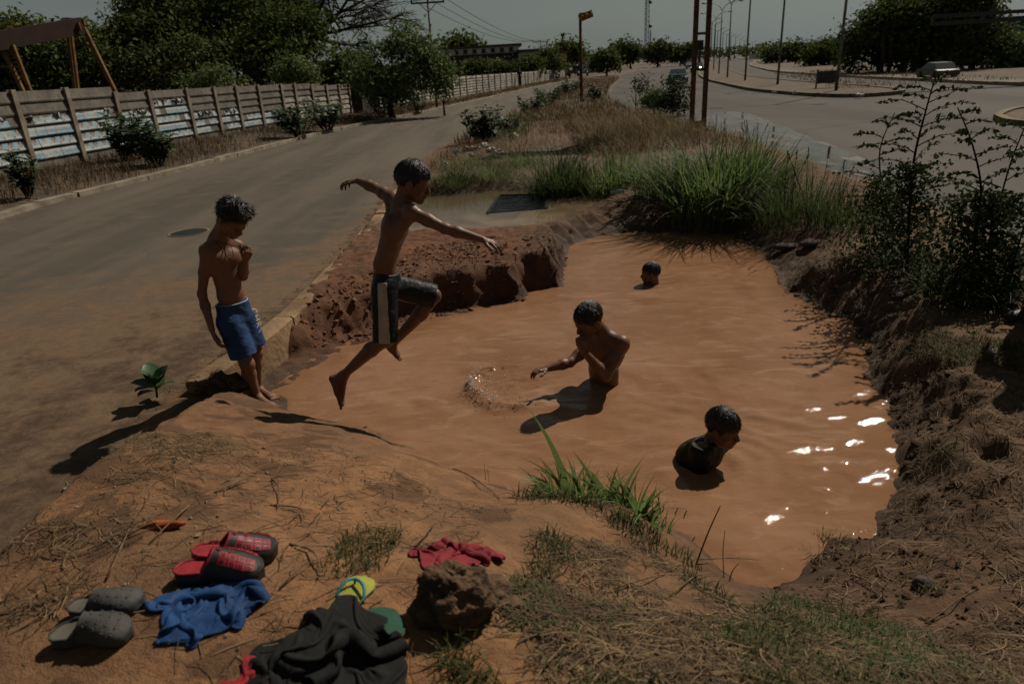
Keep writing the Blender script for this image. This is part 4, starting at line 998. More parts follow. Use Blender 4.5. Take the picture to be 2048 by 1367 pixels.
c = mixc(n, ramp(n, noise(n, 2.5, 5, .65, v), .3, .7), (.082, .071, .058), (.165, .144, .115)); c = mixc(n, ramp(n, noise(n, 5, 4, .6, sm.outputs[0]), .5, .7, 0, .6), c, (.045, .037, .03))
n.links.new(c, b.inputs['Base Color']); b.inputs['Roughness'].default_value = .92; bump(n, b, noise(n, 30, 4, .6, v), .4, .01)
m_pale, n, b = newmat('pale washed plank')
v = objco(n); c = mixc(n, ramp(n, noise(n, 1.6, 6, .7, v), .35, .68), (.17, .14, .11), (.42, .39, .34)); c = mixc(n, ramp(n, noise(n, 6, 5, .7, v), .52, .7, 0, .7), c, (.10, .085, .065))
n.links.new(c, b.inputs['Base Color']); b.inputs['Roughness'].default_value = .92

def wall_base(p): return .17 - .16 * sstep(24, 42, p[1])
def plank_mesh(a, b, z, h, mat, mb=None):
    """one precast plank, its lower lip standing proud of the plank below"""
    d = nrm(np.r_[b - a, 0]); nn = np.array([d[1], -d[0], 0]); own = mb is None; mb = mb or MB()
    prof = [(-.03, 0), (.030, 0), (.042, .035), (.030, .085), (.006, h - .05), (-.004, h), (-.03, h)]
    k = len(prof); V = []
    for e in (a, b):
        for o_, zz in prof: V.append(np.r_[e, z + zz] + nn * o_)
    i = np.arange(k); j = (i + 1) % k
    mb.add(V, [np.stack([i, j, j + k, i + k], 1), i[::-1][None], (i + k)[None]])
    return mb
def wall_run(pxs, label, loc_px, detail=True, top_fn=None, pale_from=9):
    P = [wall_pt(x) for x in pxs]; t = thing('precast_wall', label, 'wall', (P[0][0], P[0][1], 0)); stuff = MB(); flaps = 0
    for i, p in enumerate(P):
        q = P[min(i + 1, len(P) - 1)]; o_ = P[max(i - 1, 0)]; d = nrm(np.r_[q - o_, 0]); nn = np.array([d[1], -d[0], 0]); zb = wall_base(p); H = top_fn(i)
        mb = MB(); c = np.r_[p, zb + H / 2 - .1] + nn * .01; ang = math.atan2(d[1], d[0]); Hh = H + .2 + .04
        for (sx, sy) in ((.055, .17),):                               # I-shaped post: flange, web and flange
            mb.box(c + nn * .055, (.15, .05, Hh), ang); mb.box(c, (.07, .062, Hh - .02), ang); mb.box(c - nn * .055, (.15, .05, Hh), ang)
        par(mb.build('post', M_CONC), t)
        if i == len(P) - 1: break
        b = q; L_ = np.hypot(*(b - p)); dd = (b - p) / L_; a2, b2 = p + dd * .045, b - dd * .045; n2 = np.array([dd[1], -dd[0], 0]); zb2 = (wall_base(p) + wall_base(b)) / 2 - .02
        npk = 7; ph = H / npk
        for k in range(npk):
            z = zb2 + k * ph
            pm = m_pale if (i >= pale_from and 1 <= k <= 4) else m_plank
            if detail: par(plank_mesh(a2, b2, z, ph - .004, pm).build('plank', pm), t)
            else: plank_mesh(a2, b2, z, ph - .004, pm, stuff)
            if not detail or i > 8: continue
            topk = (5, 5, 5, 5, 6, 4, 4, 4, 3)[i]
            if not 1 <= k < topk: continue
            np_ = max(4, round(L_ / .36)); x = .04; wd = (L_ - .12) / np_
            if i > 6 and RNG.random() < .3: continue
            for m in range(np_):
                if i > 3 and RNG.random() < .14: continue
                if k == topk - 1 and RNG.random() < .35: continue
                x0 = .06 + wd * m + RNG.normal(0, .006); x1 = x0 + wd * .985; zz0 = z + .010 + RNG.normal(0, .004); zz1 = z + ph - .02
                V = []; UV = []
                for s_ in range(3):
                    xx = x0 + (x1 - x0) * s_ / 2
                    for o_, zf in ((.0365, .012), (.0475, .036), (.036, .086), (.013, ph - .05)):
                        rag = RNG.uniform(-.06, .01) if (k == topk - 1 and zf > .1) else 0
                        pt = np.r_[p + dd * xx, z + zf + rag] + n2 * (o_ + .003 + .004 * RNG.random()); V.append(pt); UV.append((s_ / 2, (zf + rag) / ph))
                F_ = [[s_ * 4 + r_, (s_ + 1) * 4 + r_, (s_ + 1) * 4 + r_ + 1, s_ * 4 + r_ + 1] for s_ in range(2) for r_ in range(3)]
                par(MB().add(V, F_, UV).build('poster', m_poster if k in (1 + (i % 2), 3 + (i % 2)) or k == 2 and i < 3 else m_post2, None, False, True), t)
            if k == topk - 1:                                          # torn paper hanging off the top edge
                for m in range(5):
                    if RNG.random() < .35: continue
                    mb = MB(); x0 = RNG.uniform(.1, L_ - .4); V = []; cnt = 6; ln = RNG.uniform(.15, .4)
                    for s_ in range(cnt):
                        f_ = s_ / (cnt - 1); base = np.r_[p + dd * (x0 + ln * f_), z + ph + RNG.uniform(-.05, .0)] + n2 * .03
                        V += [base, base + n2 * RNG.uniform(.02, .10) + np.array([0, 0, RNG.uniform(-.16, .03)])]
                    mb.add(V, [[2 * s_, 2 * s_ + 2, 2 * s_ + 3, 2 * s_ + 1] for s_ in range(cnt - 1)]); par(mb.build('torn_paper', m_flap), t)
    if stuff.n: tag(par(stuff.build('planks', m_pale), t), kind='stuff')
    return t
wall_run(PX1, 'grey precast concrete wall with posts, planks and peeling pale blue posters', 73, True, lambda i: 1.98 if i < 3 else (1.80 if i < 11 else 1.68))
PX2 = [752, 772, 792, 811, 829, 846, 862, 878, 893, 908, 923, 937, 951, 964, 977, 990, 1002, 1014, 1026, 1037, 1048, 1059, 1070, 1080, 1091, 1101, 1111, 1121, 1130]
wall_run(PX2, 'far pale length of precast wall with close dark posts beyond the leafy tree', 760, False, lambda i: 1.66 - .2 * (i / 28))
# dark sheet metal hut in the gap of the wall, a crumpled sheet on its roof
g0, g1 = wall_pt(716), wall_pt(743)
t = thing('shack', 'dark sheet metal shack closing the gap in the wall beside the leafy tree', 'shack', (g0[0], g0[1], 0)); d = g1 - g0; l = np.hypot(*d) + .5; d = d / np.hypot(*d); an = math.atan2(d[1], d[0]); c = (g0 + g1) / 2
mb = MB(); 
for i in range(7):
    x = -l / 2 + l * (i + .5) / 7; mb.box([*(c + d * x), .85], (l / 7 - .02, .9 + .03 * (i % 2), 1.75), an)
par(mb.build('wall', simple('near black sheet metal', (.022, .021, .02), (.04, .034, .028), .7, 4)), t)  # all wall panels share one near black tone
mb = MB(); mb.box([*c, 1.78], (l + .15, 1.2, .05), an); par(mb.build('roof', simple('dull roof sheet', (.06, .055, .05), rough=.6)), t)
mb = MB().lump([*(c + d * .15), 1.90], (.42, .3, .17), 4, .8, (9, 14), 2.5); par(mb.build('crumpled_sheet', simple('crumpled pale plastic', (.30, .34, .35), (.12, .14, .15), .4, 6), None, True), t)

# --- yellow portal crane behind the wall
t = thing('portal_crane', 'faded yellow portal crane frame with sloping legs behind the wall', 'crane', (-14.6, 24, 0))
YC = 26.0
def cr(x, y, Y=YC): return atY(x, y, Y)
a, b = cr(-60, 92, 22.5), cr(162, 52); par(MB().bar(a, b, .34, .52).build('beam', simple('shaded beam brown', (.045, .019, .010), (.025, .011, .007), .8, 4)), t)  # whole beam coloured as dark as its shaded underside
for dx in (-.06, .06):
    par(MB().bar(cr(136, 42) + [dx, 0, 0], np.r_[cr(131, 172)[:2] + [dx, 0], -.1], .07, .12).build('leg', M_YEL), t)
par(MB().bar(cr(163, 46), cr(254, 232), .12, .12).build('leg', M_YEL), t)
par(MB().bar(cr(133, 42), cr(170, 44), .16, .2).build('crosshead', M_YEL), t)
par(MB().bar(cr(151, 46, YC - .3), cr(156, 62, YC - .3), .25, .04).build('bracket', M_YEL), t)
for x0, x1 in ((1, 50), (25, 64)):
    o = MB().bar(cr(x0, 90, 23.5), cr(x1, 190, 23.5), .10, .10).build('leg', M_YEL); par(o, t)
for k in range(7):
    f = .18 + k * .085; A = cr(1 + 49 * f, 90 + 100 * f, 23.5); B = cr(25 + 39 * f, 90 + 100 * f, 23.5); par(MB().bar(A, B, .03).build('rung', M_YEL), t)
par(MB().bar(cr(-20, 133, 23.5), cr(43, 134, 23.5), .06).build('brace', M_YEL), t)

# --- power poles and wires
def power_pole(px, py, H, label, arm=.9, Yz=0.05, az=0.0, r=.075, ins=True):
    p = at(px, py, Yz); t = thing('power_pole', label, 'power pole', p, 0, 'power poles along the wall'); par_ = lambda o: par(o, t)
    par_(MB().tube([p - [0, 0, .2], p + [0, 0, H * .5], p + [0, 0, H]], [r, r * .85, r * .6], 8).build('pole', M_RUST, None, True))
    ax = np.array([math.cos(az), math.sin(az), 0]); c = p + [0, 0, H - .12]
    par_(MB().bar(c - ax * arm, c + ax * arm, .09, .09).bar(c - ax * arm * .55, c - [0, 0, .5], .04).bar(c + ax * arm * .55, c - [0, 0, .5], .04).build('crossarm', M_DARK))
    if ins:
        for q in (-.95, 0.02, .95): par_(MB().lathe([(.02, 0), (.06, .05), (.03, .09), (.07, .14), (.03, .22)], c + ax * arm * q + [0, 0, .04], 8).build('insulator', M_DARK, None, True))
    return [c + ax * arm * q + np.array([0, 0, .25]) for q in (-.95, .02, .95)]
w1 = power_pole(874, 216, 5.75, 'tall dark power pole rising in front of the leafy tree by the wall', .95)
w2 = power_pole(1083, 160, 5.6, 'power pole with a tilted crossarm beyond the long white building', 1.25, .05, .25)
w3 = power_pole(1150, 150, 4.9, 'thin power pole left of the rusty signal post', 1.0)
w4 = power_pole(1172, 146, 4.6, 'thin far power pole just right of the rusty signal post', 1.1)
def wire(a, b, sag, label, r=.011):
    f = np.linspace(0, 1, 14)[:, None]; P = a + (b - a) * f; P[:, 2] -= sag * 4 * (f * (1 - f))[:, 0]
    o = MB().tube(P, r, 4).build('power_line', M_WIRE); o['label'] = label; o['category'] = 'wire'; o['group'] = 'overhead wires'
for i in range(3):
    wire(w1[i], w2[i], .9, ('lowest', 'middle', 'upper')[i] + ' overhead wire between the tall pole and the next pole', .016)
    wire(w1[i], atY(120 + 60 * i, -30 - 14 * i, 27), 1.15 - .25 * i, ('left', 'middle', 'right')[i] + ' overhead wire running back over the big trees')

# --- rusty signal post on the median
p = at(1163, 203, .12); Hs = 4.35
t = thing('signal_post', 'rusty post on the median carrying a yellow signal head seen side on', 'traffic light', p)
par(MB().tube([p - [0, 0, .1], p + [0, 0, Hs]], [.085, .075], 8).build('post', M_RUST, None, True), t)
M_SIG = simple('orange signal paint', (.36, .16, .03), (.20, .085, .02), .55, 5)
hd = p + np.array([.28, -.05, Hs - .15]); tl = nrm([.9, 0, .28])
mb = MB(); mb.bar(hd - tl * .36, hd + tl * .36, .30, .34); par(mb.build('signal_head', M_SIG), t)
for q in (-.24, 0, .24):
    par(MB().lathe([(.10, 0), (.115, .14), (.10, .15)], hd + tl * q - np.array([0, .16, .02]), 10, np.array([[1, 0, 0], [0, 0, -1], [0, 1, 0]])).build('visor', M_SIG, None, True), t)
par(MB().bar(p + [0, 0, Hs - .02], hd + [0, 0, .14], .07).build('bracket', M_RUST), t)

# --- twin rust coloured columns with rungs, holding a sign above the picture
p0 = at(1383, 252, .05); p1 = p0 + np.array([.36, -.05, 0]); Ht = 6.8
t = thing('sign_gantry', 'pair of rust brown square columns joined by rungs beside the tall grass', 'sign support', p0)
for q in (p0, p1): par(MB().bar(q - [0, 0, .2], q + [0, 0, Ht], .125, .125).build('column', M_RUST), t)
for z in (.05, 1.62, 2.6, 3.6, 4.6, 5.6, 6.5): par(MB().bar(p0 + [0, 0, z], p1 + [0, 0, z], .07 if z > .1 else .2).build('rung', M_RUST), t)
par(MB().box(p0 + np.array([.18, 0, Ht + .8]), (2.6, .1, 1.6)).build('sign_panel', simple('sign back', (.1, .09, .08))), t)

# --- street lamps on the island
M_LAMP = simple('lamp housing', (.30, .17, .10), rough=.5)
def lamp(px, py, H, label, arms=True, span=1.75, az=.28, z=.12, r=.085):
    p = at(px, py, z); t = thing('street_lamp', label, 'street lamp', p, 0, 'street lamps on the highway island'); ax = np.array([math.cos(az), -math.sin(az), 0])
    par(MB().tube([p - [0, 0, .1], p + [0, 0, H * .5], p + [0, 0, H]], [r, r * .8, r * .55], 8).build('mast', M_STEEL, None, True), t)
    for q in (-1, 1):
        f = np.linspace(0, 1, 7); P = p + np.array([0, 0, H]) + np.outer(f ** 1.3 * span * q, ax); P[:, 2] += .95 * (1 - (1 - f) ** 2.4)
        par(MB().tube(P, r * .42, 5).build('arm', M_STEEL, None, True), t)
        e = P[-1]; hdd = MB().lump(e + ax * q * .26 - [0, 0, .02], (.34, .14, .09), 2, .15, (6, 8)); par(hdd.build('lamp_head', M_LAMP, None, True), t)
    return t
lamp(1672, 181, 7.6, 'nearest and thickest street lamp mast on the island, before the big trees')
lamp(1555, 169, 7.6, 'second nearest street lamp mast, left of the small board on the island')
lamp(1490, 161, 7.5, 'third street lamp mast whose two arms start at the top of the photo')
lamp(1454.5, 155, 6.1, 'double arm street lamp whose arms spread widest in view')
lamp(1437.5, 147.5, 6.6, 'double arm lamp second in the receding row, just left of the widest')
lamp(1427, 139.5, 7.1, 'double arm lamp third in the receding row of lamps')
LR = [(1421, 108, 57), (1427, 108, 62), (1433, 108, 72), (1444, 107, 74), (1451, 107, 78), (1460, 106, 80), (1469, 106, 81), (1478, 105, 84), (1487, 105, 87), (1503, 104, 90), (1514, 104, 92), (1521, 103, 93), (1530, 103, 95), (1537, 102, 96)]
far0 = None
for i, (x, yb_, yt) in enumerate(LR):
    Yd = 170 + 17 * i; pb = atY(x, yb_ + 6, Yd); H = (yb_ + 6 - yt) * Yd / FPX * 1.03
    t = thing('street_lamp', ['first', 'second', 'third', 'fourth', 'fifth', 'sixth', 'seventh', 'eighth', 'ninth', 'tenth', 'eleventh', 'twelfth', 'thirteenth', 'last'][i] + ' from the left of the slim distant lamps where the highway bends away', 'street lamp', pb, 0, 'street lamps on the highway island')
    par(MB().tube([pb, pb + [0, 0, H]], [.13, .09], 5).build('mast', M_STEEL, None, True), t)
    mb = MB()
    for q in (-1, 1): mb.tube([pb + [0, 0, H], pb + [q * .9, 0, H + .5], pb + [q * 1.9, 0, H + .75]], .06, 4)
    par(mb.build('arms', M_STEEL), t)

# --- lattice mast far off
pb = atY(1292, 116, 420); Hm = 112 * 420 / FPX
t = thing('lattice_mast', 'tall grey lattice radio mast far down the road', 'radio mast', pb)
mb = MB(); w = 1.3
for sx, sy in ((-1, -1), (1, -1), (0, 1)): mb.bar(pb + [sx * w, sy * w, 0], pb + [sx * w * .75, sy * w * .75, Hm], .28)
par(mb.build('legs', M_STEEL), t)
mb = MB(); 
for k in range(26):
    z = Hm * k / 26; z2 = Hm * (k + 1) / 26; s_ = 1 if k % 2 else -1; mb.bar(pb + [-w * s_ * .9, -w * .9, z], pb + [w * s_ * .9, -w * .9, z2], .17); mb.bar(pb + [-w * .9, -w * .9, z], pb + [w * .9, -w * .9, z], .17)
par(mb.build('lattice', M_STEEL), t)
mb = MB()
for z, dx in ((.88, 1.8), (.80, 1.6), (.45, 1.9)): mb.lathe([(.9, 0), (1.0, 1.2), (.8, 1.6)], pb + [dx, -1, Hm * z], 8)
par(mb.build('antennas', M_STEEL, None, True), t)
pb2 = pb + [3.2, 4, 0]; o = MB().bar(pb2, pb2 + [0, 0, Hm * .42], .5).bar(pb2 + [-.8, 0, Hm * .2], pb2 + [.8, 0, Hm * .2], .5).build('antenna_mast', M_STEEL); tag(o, 'shorter thin mast close beside the tall lattice mast', 'radio mast')

# --- boards
p = at(1398, 128, .1); bw = 1.0; Yb = 150; pb = atY(1398, 128, Yb)
t = thing('billboard', 'small dark billboard far off between the rust brown columns', 'billboard', pb); k_ = Yb / FPX
par(MB().bar(pb, pb + [0, 0, 22 * k_], .5).build('post', M_DARK), t); par(MB().box(pb + np.array([0, -.3, 32 * k_]), (11 * k_, .4, 17 * k_)).build('panel', simple('dark board', (.03, .033, .035))), t)
p = at(1652, 176, .12); t = thing('low_board', 'low dark board on two legs among weeds on the lamp island', 'sign', p)
for q in (-.55, .55): par(MB().bar(p + [q, 0, 0], p + [q, 0, .95], .07).build('leg', M_STEEL), t)
par(MB().box(p + np.array([0, 0, .55]), (1.0, .08, .62)).build('panel', simple('dark scrawled board', (.025, .023, .022), (.10, .095, .09), .7, 9)), t)
p = at(2075, 168, .1) + np.array([0, 3, 0]); t = thing('road_sign_gantry', 'dark steel gantry frame over the street at the right edge', 'sign gantry', p); z0 = atY(2040, 38, p[1])[2]; z1 = atY(2040, 23, p[1])[2]
for z in (z0, z1): par(MB().bar([p[0] - 3.4, p[1], z], [p[0] + 3.4, p[1], z], .16).build('beam', M_DARK), t)
for x in (-3.4, -1.0, 1.4): par(MB().bar([p[0] + x, p[1], z0], [p[0] + x, p[1], z1], .12).build('strut', M_DARK), t)
par(MB().bar([p[0] + 3.2, p[1], p[2]], [p[0] + 3.2, p[1], z1], .3).build('post', M_DARK), t)

# --- buildings
def building(name, label, x0, x1, yt, ybm, Y, depth, mat, roofmat, wins=(), floors=None, winmat=M_DARK, extra=None, cat='building'):
    A, B = atY(x0, ybm, Y), atY(x1, ybm, Y); zt = atY((x0 + x1) / 2, yt, Y)[2]; zb = -.3; k = Y / FPX
    c = np.array([(A[0] + B[0]) / 2, Y + depth / 2, (zt + zb) / 2]); w = abs(B[0] - A[0])
    t = thing(name, label, cat, (c[0], Y, 0)); par(MB().box(c, (w, depth, zt - zb)).build('wall', mat), t)
    par(MB().box([c[0], c[1], zt + .16], (w + .8, depth + .8, .32)).build('roof', roofmat), t)
    for (wx, wy, ww, wh) in wins:
        q = atY(wx, wy, Y); par(MB().box([q[0], Y - .02, q[2]], (ww * k, .14, wh * k)).box([q[0], Y - .10, q[2] - wh * k * .55], (ww * k * 1.2, .16, .12)).build('window', winmat), t)
    return t, c, w, zt, k
M_WW = simple('dull white wall', (.78, .74, .68), (.62, .58, .52), .9, .5); M_WD = simple('dark lower wall', (.14, .115, .09), (.08, .065, .05), .9, .6); M_ROOF = simple('old roof', (.10, .085, .07), rough=.9)  # M_WD is the darker tone of the lower storey
t, c, w, zt, k = building('long_building', 'long white two storey building with a row of small windows', 886, 1040, 96, 140, 104, 9, M_WW, M_ROOF, [(894 + 18.3 * i, 105.5 - 1.05 * i, 7, 6) for i in range(8)])
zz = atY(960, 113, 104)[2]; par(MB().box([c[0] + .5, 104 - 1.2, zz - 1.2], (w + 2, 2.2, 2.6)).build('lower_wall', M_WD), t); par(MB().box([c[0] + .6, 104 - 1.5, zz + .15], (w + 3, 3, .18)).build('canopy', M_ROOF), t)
building('house', 'small white house with a lean roof right of the long building', 1040, 1072, 104, 142, 98, 7, M_WW, M_ROOF, [(1056, 118, 6, 6)], cat='house')
building('house', 'pale orange flat roofed house behind the far wall', 1112, 1134, 106, 140, 118, 8, simple('orange plaster', (.36, .22, .15), (.25, .16, .11), .9, .6), M_ROOF, [(1120, 114, 4, 5)], cat='house')
building('house', 'low beige house left of the leafy tree, seen over the wall', 640, 700, 128, 165, 70, 6, simple('beige plaster', (.30, .22, .13), (.2, .15, .09), .9, .6), M_ROOF, [(655, 145, 8, 7)], cat='house')
building('house', 'small grey roofed house under the far median trees', 1176, 1200, 112, 138, 165, 8, M_WW, M_ROOF, [], cat='house')
building('blue_wall_building', 'teal painted building behind the big trees at the right', 1955, 2140, 40, 165, 64, 8, simple('teal paint', (.05, .13, .14), (.035, .085, .095), .8, .8), M_ROOF, [(2000, 150, 22, 16), (2060, 120, 22, 16)])
building('far_shed', 'pale low shed on the horizon right of the lamp row', 1514, 1545, 108, 118, 300, 10, M_WW, simple('white roof', (.5, .5, .48)), [], cat='shed')

# --- cars
def car(px, py, s, label, body, rz, pick=False, z=.02, lit=False, group=None):
    p = at(px, py, z); t = thing('parked_car' if group == 'parked' else 'car', label, 'car', p, rz)
    L_, Wd = 4.3 * s, 1.7 * s
    prof = [(-.5, .32), (-.5, .72), (-.36, .80), (-.24, 1.32), (.10, 1.36), (.26, .92), (.47, .82), (.5, .6), (.5, .32)] if not pick else [(-.5, .45), (-.5, .95), (-.12, .95), (-.06, 1.55), (.16, 1.55), (.28, 1.05), (.48, .98), (.5, .45)]
    def ex(pr, hw, mb):
        k = len(pr); V = [[x * L_, q * hw * (1 if zz < 1.0 else .86), zz * s] for q in (-1, 1) for x, zz in pr]
        i = np.arange(k); j = (i + 1) % k; return mb.add(V, [np.stack([i, j, j + k, i + k], 1), i[::-1][None], (i + k)[None]])
    def P_(o): o.parent = t
    P_(ex(prof, Wd / 2, MB()).build('body', body))
    if not pick: gl = [(-.31, .92), (-.225, 1.26), (.085, 1.29), (.20, .95)]
    else: gl = [(-.05, 1.05), (-.03, 1.45), (.14, 1.45), (.23, 1.08)]
    P_(ex(gl, Wd / 2 * 1.012, MB()).build('side_windows', M_GLASS))
    fx = prof[4][0] * L_; P_(MB().box([fx + .12 * L_ * .5, 0, 1.1 * s], (.02, Wd * .76, .02)).build('windscreen', M_GLASS))
    for x in (-.31, .31):
        for q in (-1, 1):
            rm = np.array([[1, 0, 0], [0, 0, 1], [0, -1, 0]]); w = MB().lathe([(.32 * s, -.1), (.34 * s, 0), (.32 * s, .1)], [x * L_, q * Wd * .47, .33 * s], 14, rm).build('wheel', M_DARK, None, True); P_(w)
    m, n, b = newmat('headlamp'); b.inputs['Base Color'].default_value = (.5, .5, .45, 1); b.inputs['Roughness'].default_value = .2
    if lit: b.inputs['Emission Color'].default_value = (1, .85, .6, 1); b.inputs['Emission Strength'].default_value = 8
    for q in (-1, 1): P_(MB().box([.49 * L_, q * Wd * .36, .66 * s], (.08, .26, .16)).build('headlight', m))
    return t
def paint(nm, c): return simple(nm, c, tuple(x * .8 for x in c), .3, 1, spec=.5)
car(1157, 153, 1.15, 'dark blue pickup parked at the far end of the wall', paint('navy paint', (.02, .03, .06)), .95, True, .05)
car(1097, 161, .95, 'dark car parked on the verge against the far wall', paint('dark paint2', (.03, .03, .03)), 1.0, False, .1)
car(1366, 132, 1.0, 'dark jeep on the highway, leftmost of the distant cars', paint('green black paint', (.03, .032, .028)), -1.9, True)
car(1381, 138, .95, 'silver grey car on the highway beside the rust brown columns', paint('silver paint', (.2, .2, .2)), -1.9)
car(1394, 144, .95, 'dark car with bright headlights on the highway', paint('dark paint3', (.03, .03, .035)), -1.9, lit=True)
car(1377, 127, .9, 'farthest small grey car on the highway', paint('grey paint', (.12, .12, .12)), -1.9)
car(1356, 166, .85, 'dark blue car on the highway behind the thin bushes', paint('blue paint', (.02, .035, .06)), -1.9)
car(1872, 158, .7, 'pale parked car in the shade of the big trees', paint('shaded pale paint', (.06, .058, .054)), 1.45, False, .02)  # tree shade is put into the colour of this pale car
# ================================================================ vegetation
def blades(P, h, az, lean, w, seg=4, droop=.5, rnd=None, pw=1.8, twist=0.):
    n = len(P); P = np.asarray(P, float); t = np.linspace(0, 1, seg + 1)
    h, az, lean, w = (np.broadcast_to(np.asarray(q, float), (n,)) for q in (h, az, lean, w))
    D = np.stack([np.cos(az), np.sin(az), 0 * az], 1); S = np.stack([-np.sin(az + twist), np.cos(az + twist), 0 * az], 1)
    out = lean[:, None] * h[:, None] * t ** pw; up = h[:, None] * (t - droop * lean[:, None] * t ** 2.6 * .8)
    C = P[:, None, :] + D[:, None, :] * out[..., None]; C[..., 2] += up
    hw = (w[:, None] * np.minimum(1, .55 + 2 * t) * (1 - t ** 1.7) + .0006)
    A = C - S[:, None, :] * hw[..., None] * .5; B = C + S[:, None, :] * hw[..., None] * .5
    V = np.stack([A, B], 2).reshape(-1, 3); k = (seg + 1) * 2
    base = (np.arange(n) * k)[:, None]; F = []
    for i in range(seg): F.append(base + np.array([2 * i, 2 * i + 1, 2 * i + 3, 2 * i + 2]))
    F = np.stack(F, 1).reshape(-1, 4)
    r = RNG.random(n) if rnd is None else rnd
    return V, F, np.repeat(r, k)
def leaves(P, N, size, asp=.5, fold=.25, rnd=None, D=None):
    n = len(P); N = N / (np.linalg.norm(N, axis=1)[:, None] + 1e-9)
    D = RNG.normal(size=(n, 3)) if D is None else D; D = D - (D * N).sum(1)[:, None] * N; D /= np.linalg.norm(D, axis=1)[:, None] + 1e-9
    S = np.cross(N, D); s = np.broadcast_to(np.asarray(size, float), (n,))[:, None]
    V = np.stack([P - D * s * .5, P + S * s * asp * .5 + N * s * fold * .3 + D * s * .05, P + D * s * .5 - N * s * .05, P - S * s * asp * .5 + N * s * fold * .3 + D * s * .05], 1).reshape(-1, 3)
    b = (np.arange(n) * 4)[:, None]; F = np.concatenate([b + np.array([0, 1, 2]), b + np.array([0, 2, 3])])
    return V, F, np.repeat(RNG.random(n) if rnd is None else rnd, 4)
def big_leaves(P, D, size, asp=.55, rnd=None, upw=.35):
    """broad leaves with a midrib fold and a curved tip: base point P, direction D"""
    n = len(P); D = D / np.linalg.norm(D, axis=1)[:, None]; N = np.array([0, 0, 1.]) - D[:, 2:3] * D + RNG.normal(0, .15, (n, 3)); N /= np.linalg.norm(N, axis=1)[:, None]; S = np.cross(D, N)
    s = np.broadcast_to(np.asarray(size, float), (n,))[:, None]; rows = []
    for t, wv, cz in ((0, .05, 0), (.28, .42, .03), (.6, .5, .02), (.86, .27, -.05), (1.0, .02, -.12)):
        c = P + D * s * t + N * s * cz; rows += [c - S * s * asp * wv + N * s * .06 * (wv > .1), c, c + S * s * asp * wv + N * s * .06 * (wv > .1)]
    V = np.stack(rows, 1).reshape(-1, 3); b = (np.arange(n) * 15)[:, None]; F = []
    for i in range(4):
        for j in range(2): F.append(b + np.array([3 * i + j, 3 * i + j + 1, 3 * i + j + 4, 3 * i + j + 3]))
    return V, np.concatenate(F), np.repeat(RNG.random(n) if rnd is None else rnd, 15)
def mk(name, parts, mat, parent=None, smooth=False):
    mb = MB()
    for V, F, A in parts: mb.add(V, F, a=A)
    o = mb.build(name, mat, None, smooth)
    return par(o, parent) if parent is not None else o

G_GREEN = leafmat('green grass', (.055, .095, .024), (.15, .21, .07), (.19, .21, .10), .6, .15, .45, 3)
G_DARK = leafmat('dark green grass', (.028, .052, .015), (.085, .12, .038), (.12, .13, .055), .6, .15, .35, 3)
G_FORE = leafmat('broad grass', (.075, .13, .03), (.21, .28, .10), None, .5, .25, .5)
G_DRY = leafmat('dry grass', (.10, .065, .032), (.26, .185, .095), (.07, .045, .024), .8, .2, .15, 2)
G_STRAW = leafmat('straw', (.045, .028, .014), (.235, .155, .080), (.075, .045, .022), .8, .2, 0, 3)
G_MIX = leafmat('short tough grass', (.035, .045, .014), (.10, .10, .036), (.16, .115, .06), .75, .1, .3, 5)
G_PALE = leafmat('pale dry grass', (.20, .15, .075), (.38, .30, .17), (.16, .11, .055), .8, .2, .2, 1)
L_TREE = leafmat('dark tree leaves', (.030, .050, .013), (.110, .145, .036), (.155, .165, .040), .75, .10, .3, .5)
L_TREE2 = leafmat('olive tree leaves', (.036, .052, .018), (.125, .145, .046), (.16, .16, .055), .75, .10, .3, .5)
L_LIGHT = leafmat('fresh green leaves', (.06, .10, .03), (.16, .21, .075), (.19, .22, .09), .65, .15, .3, 1)
L_BUSH = leafmat('waxy grey green leaves', (.030, .055, .024), (.085, .125, .062), (.12, .145, .085), .6, .2, .2, 4)
L_SAP = leafmat('small dark leaves', (.018, .034, .010), (.050, .075, .022), (.07, .085, .03), .65, .15, .25, 3)
M_BARK = simple('brown bark', (.060, .040, .027), (.022, .015, .011), .9, 6, .5, 30)
M_TWIG = simple('dark twig', (.035, .022, .015), (.015, .010, .007), .85, 8)

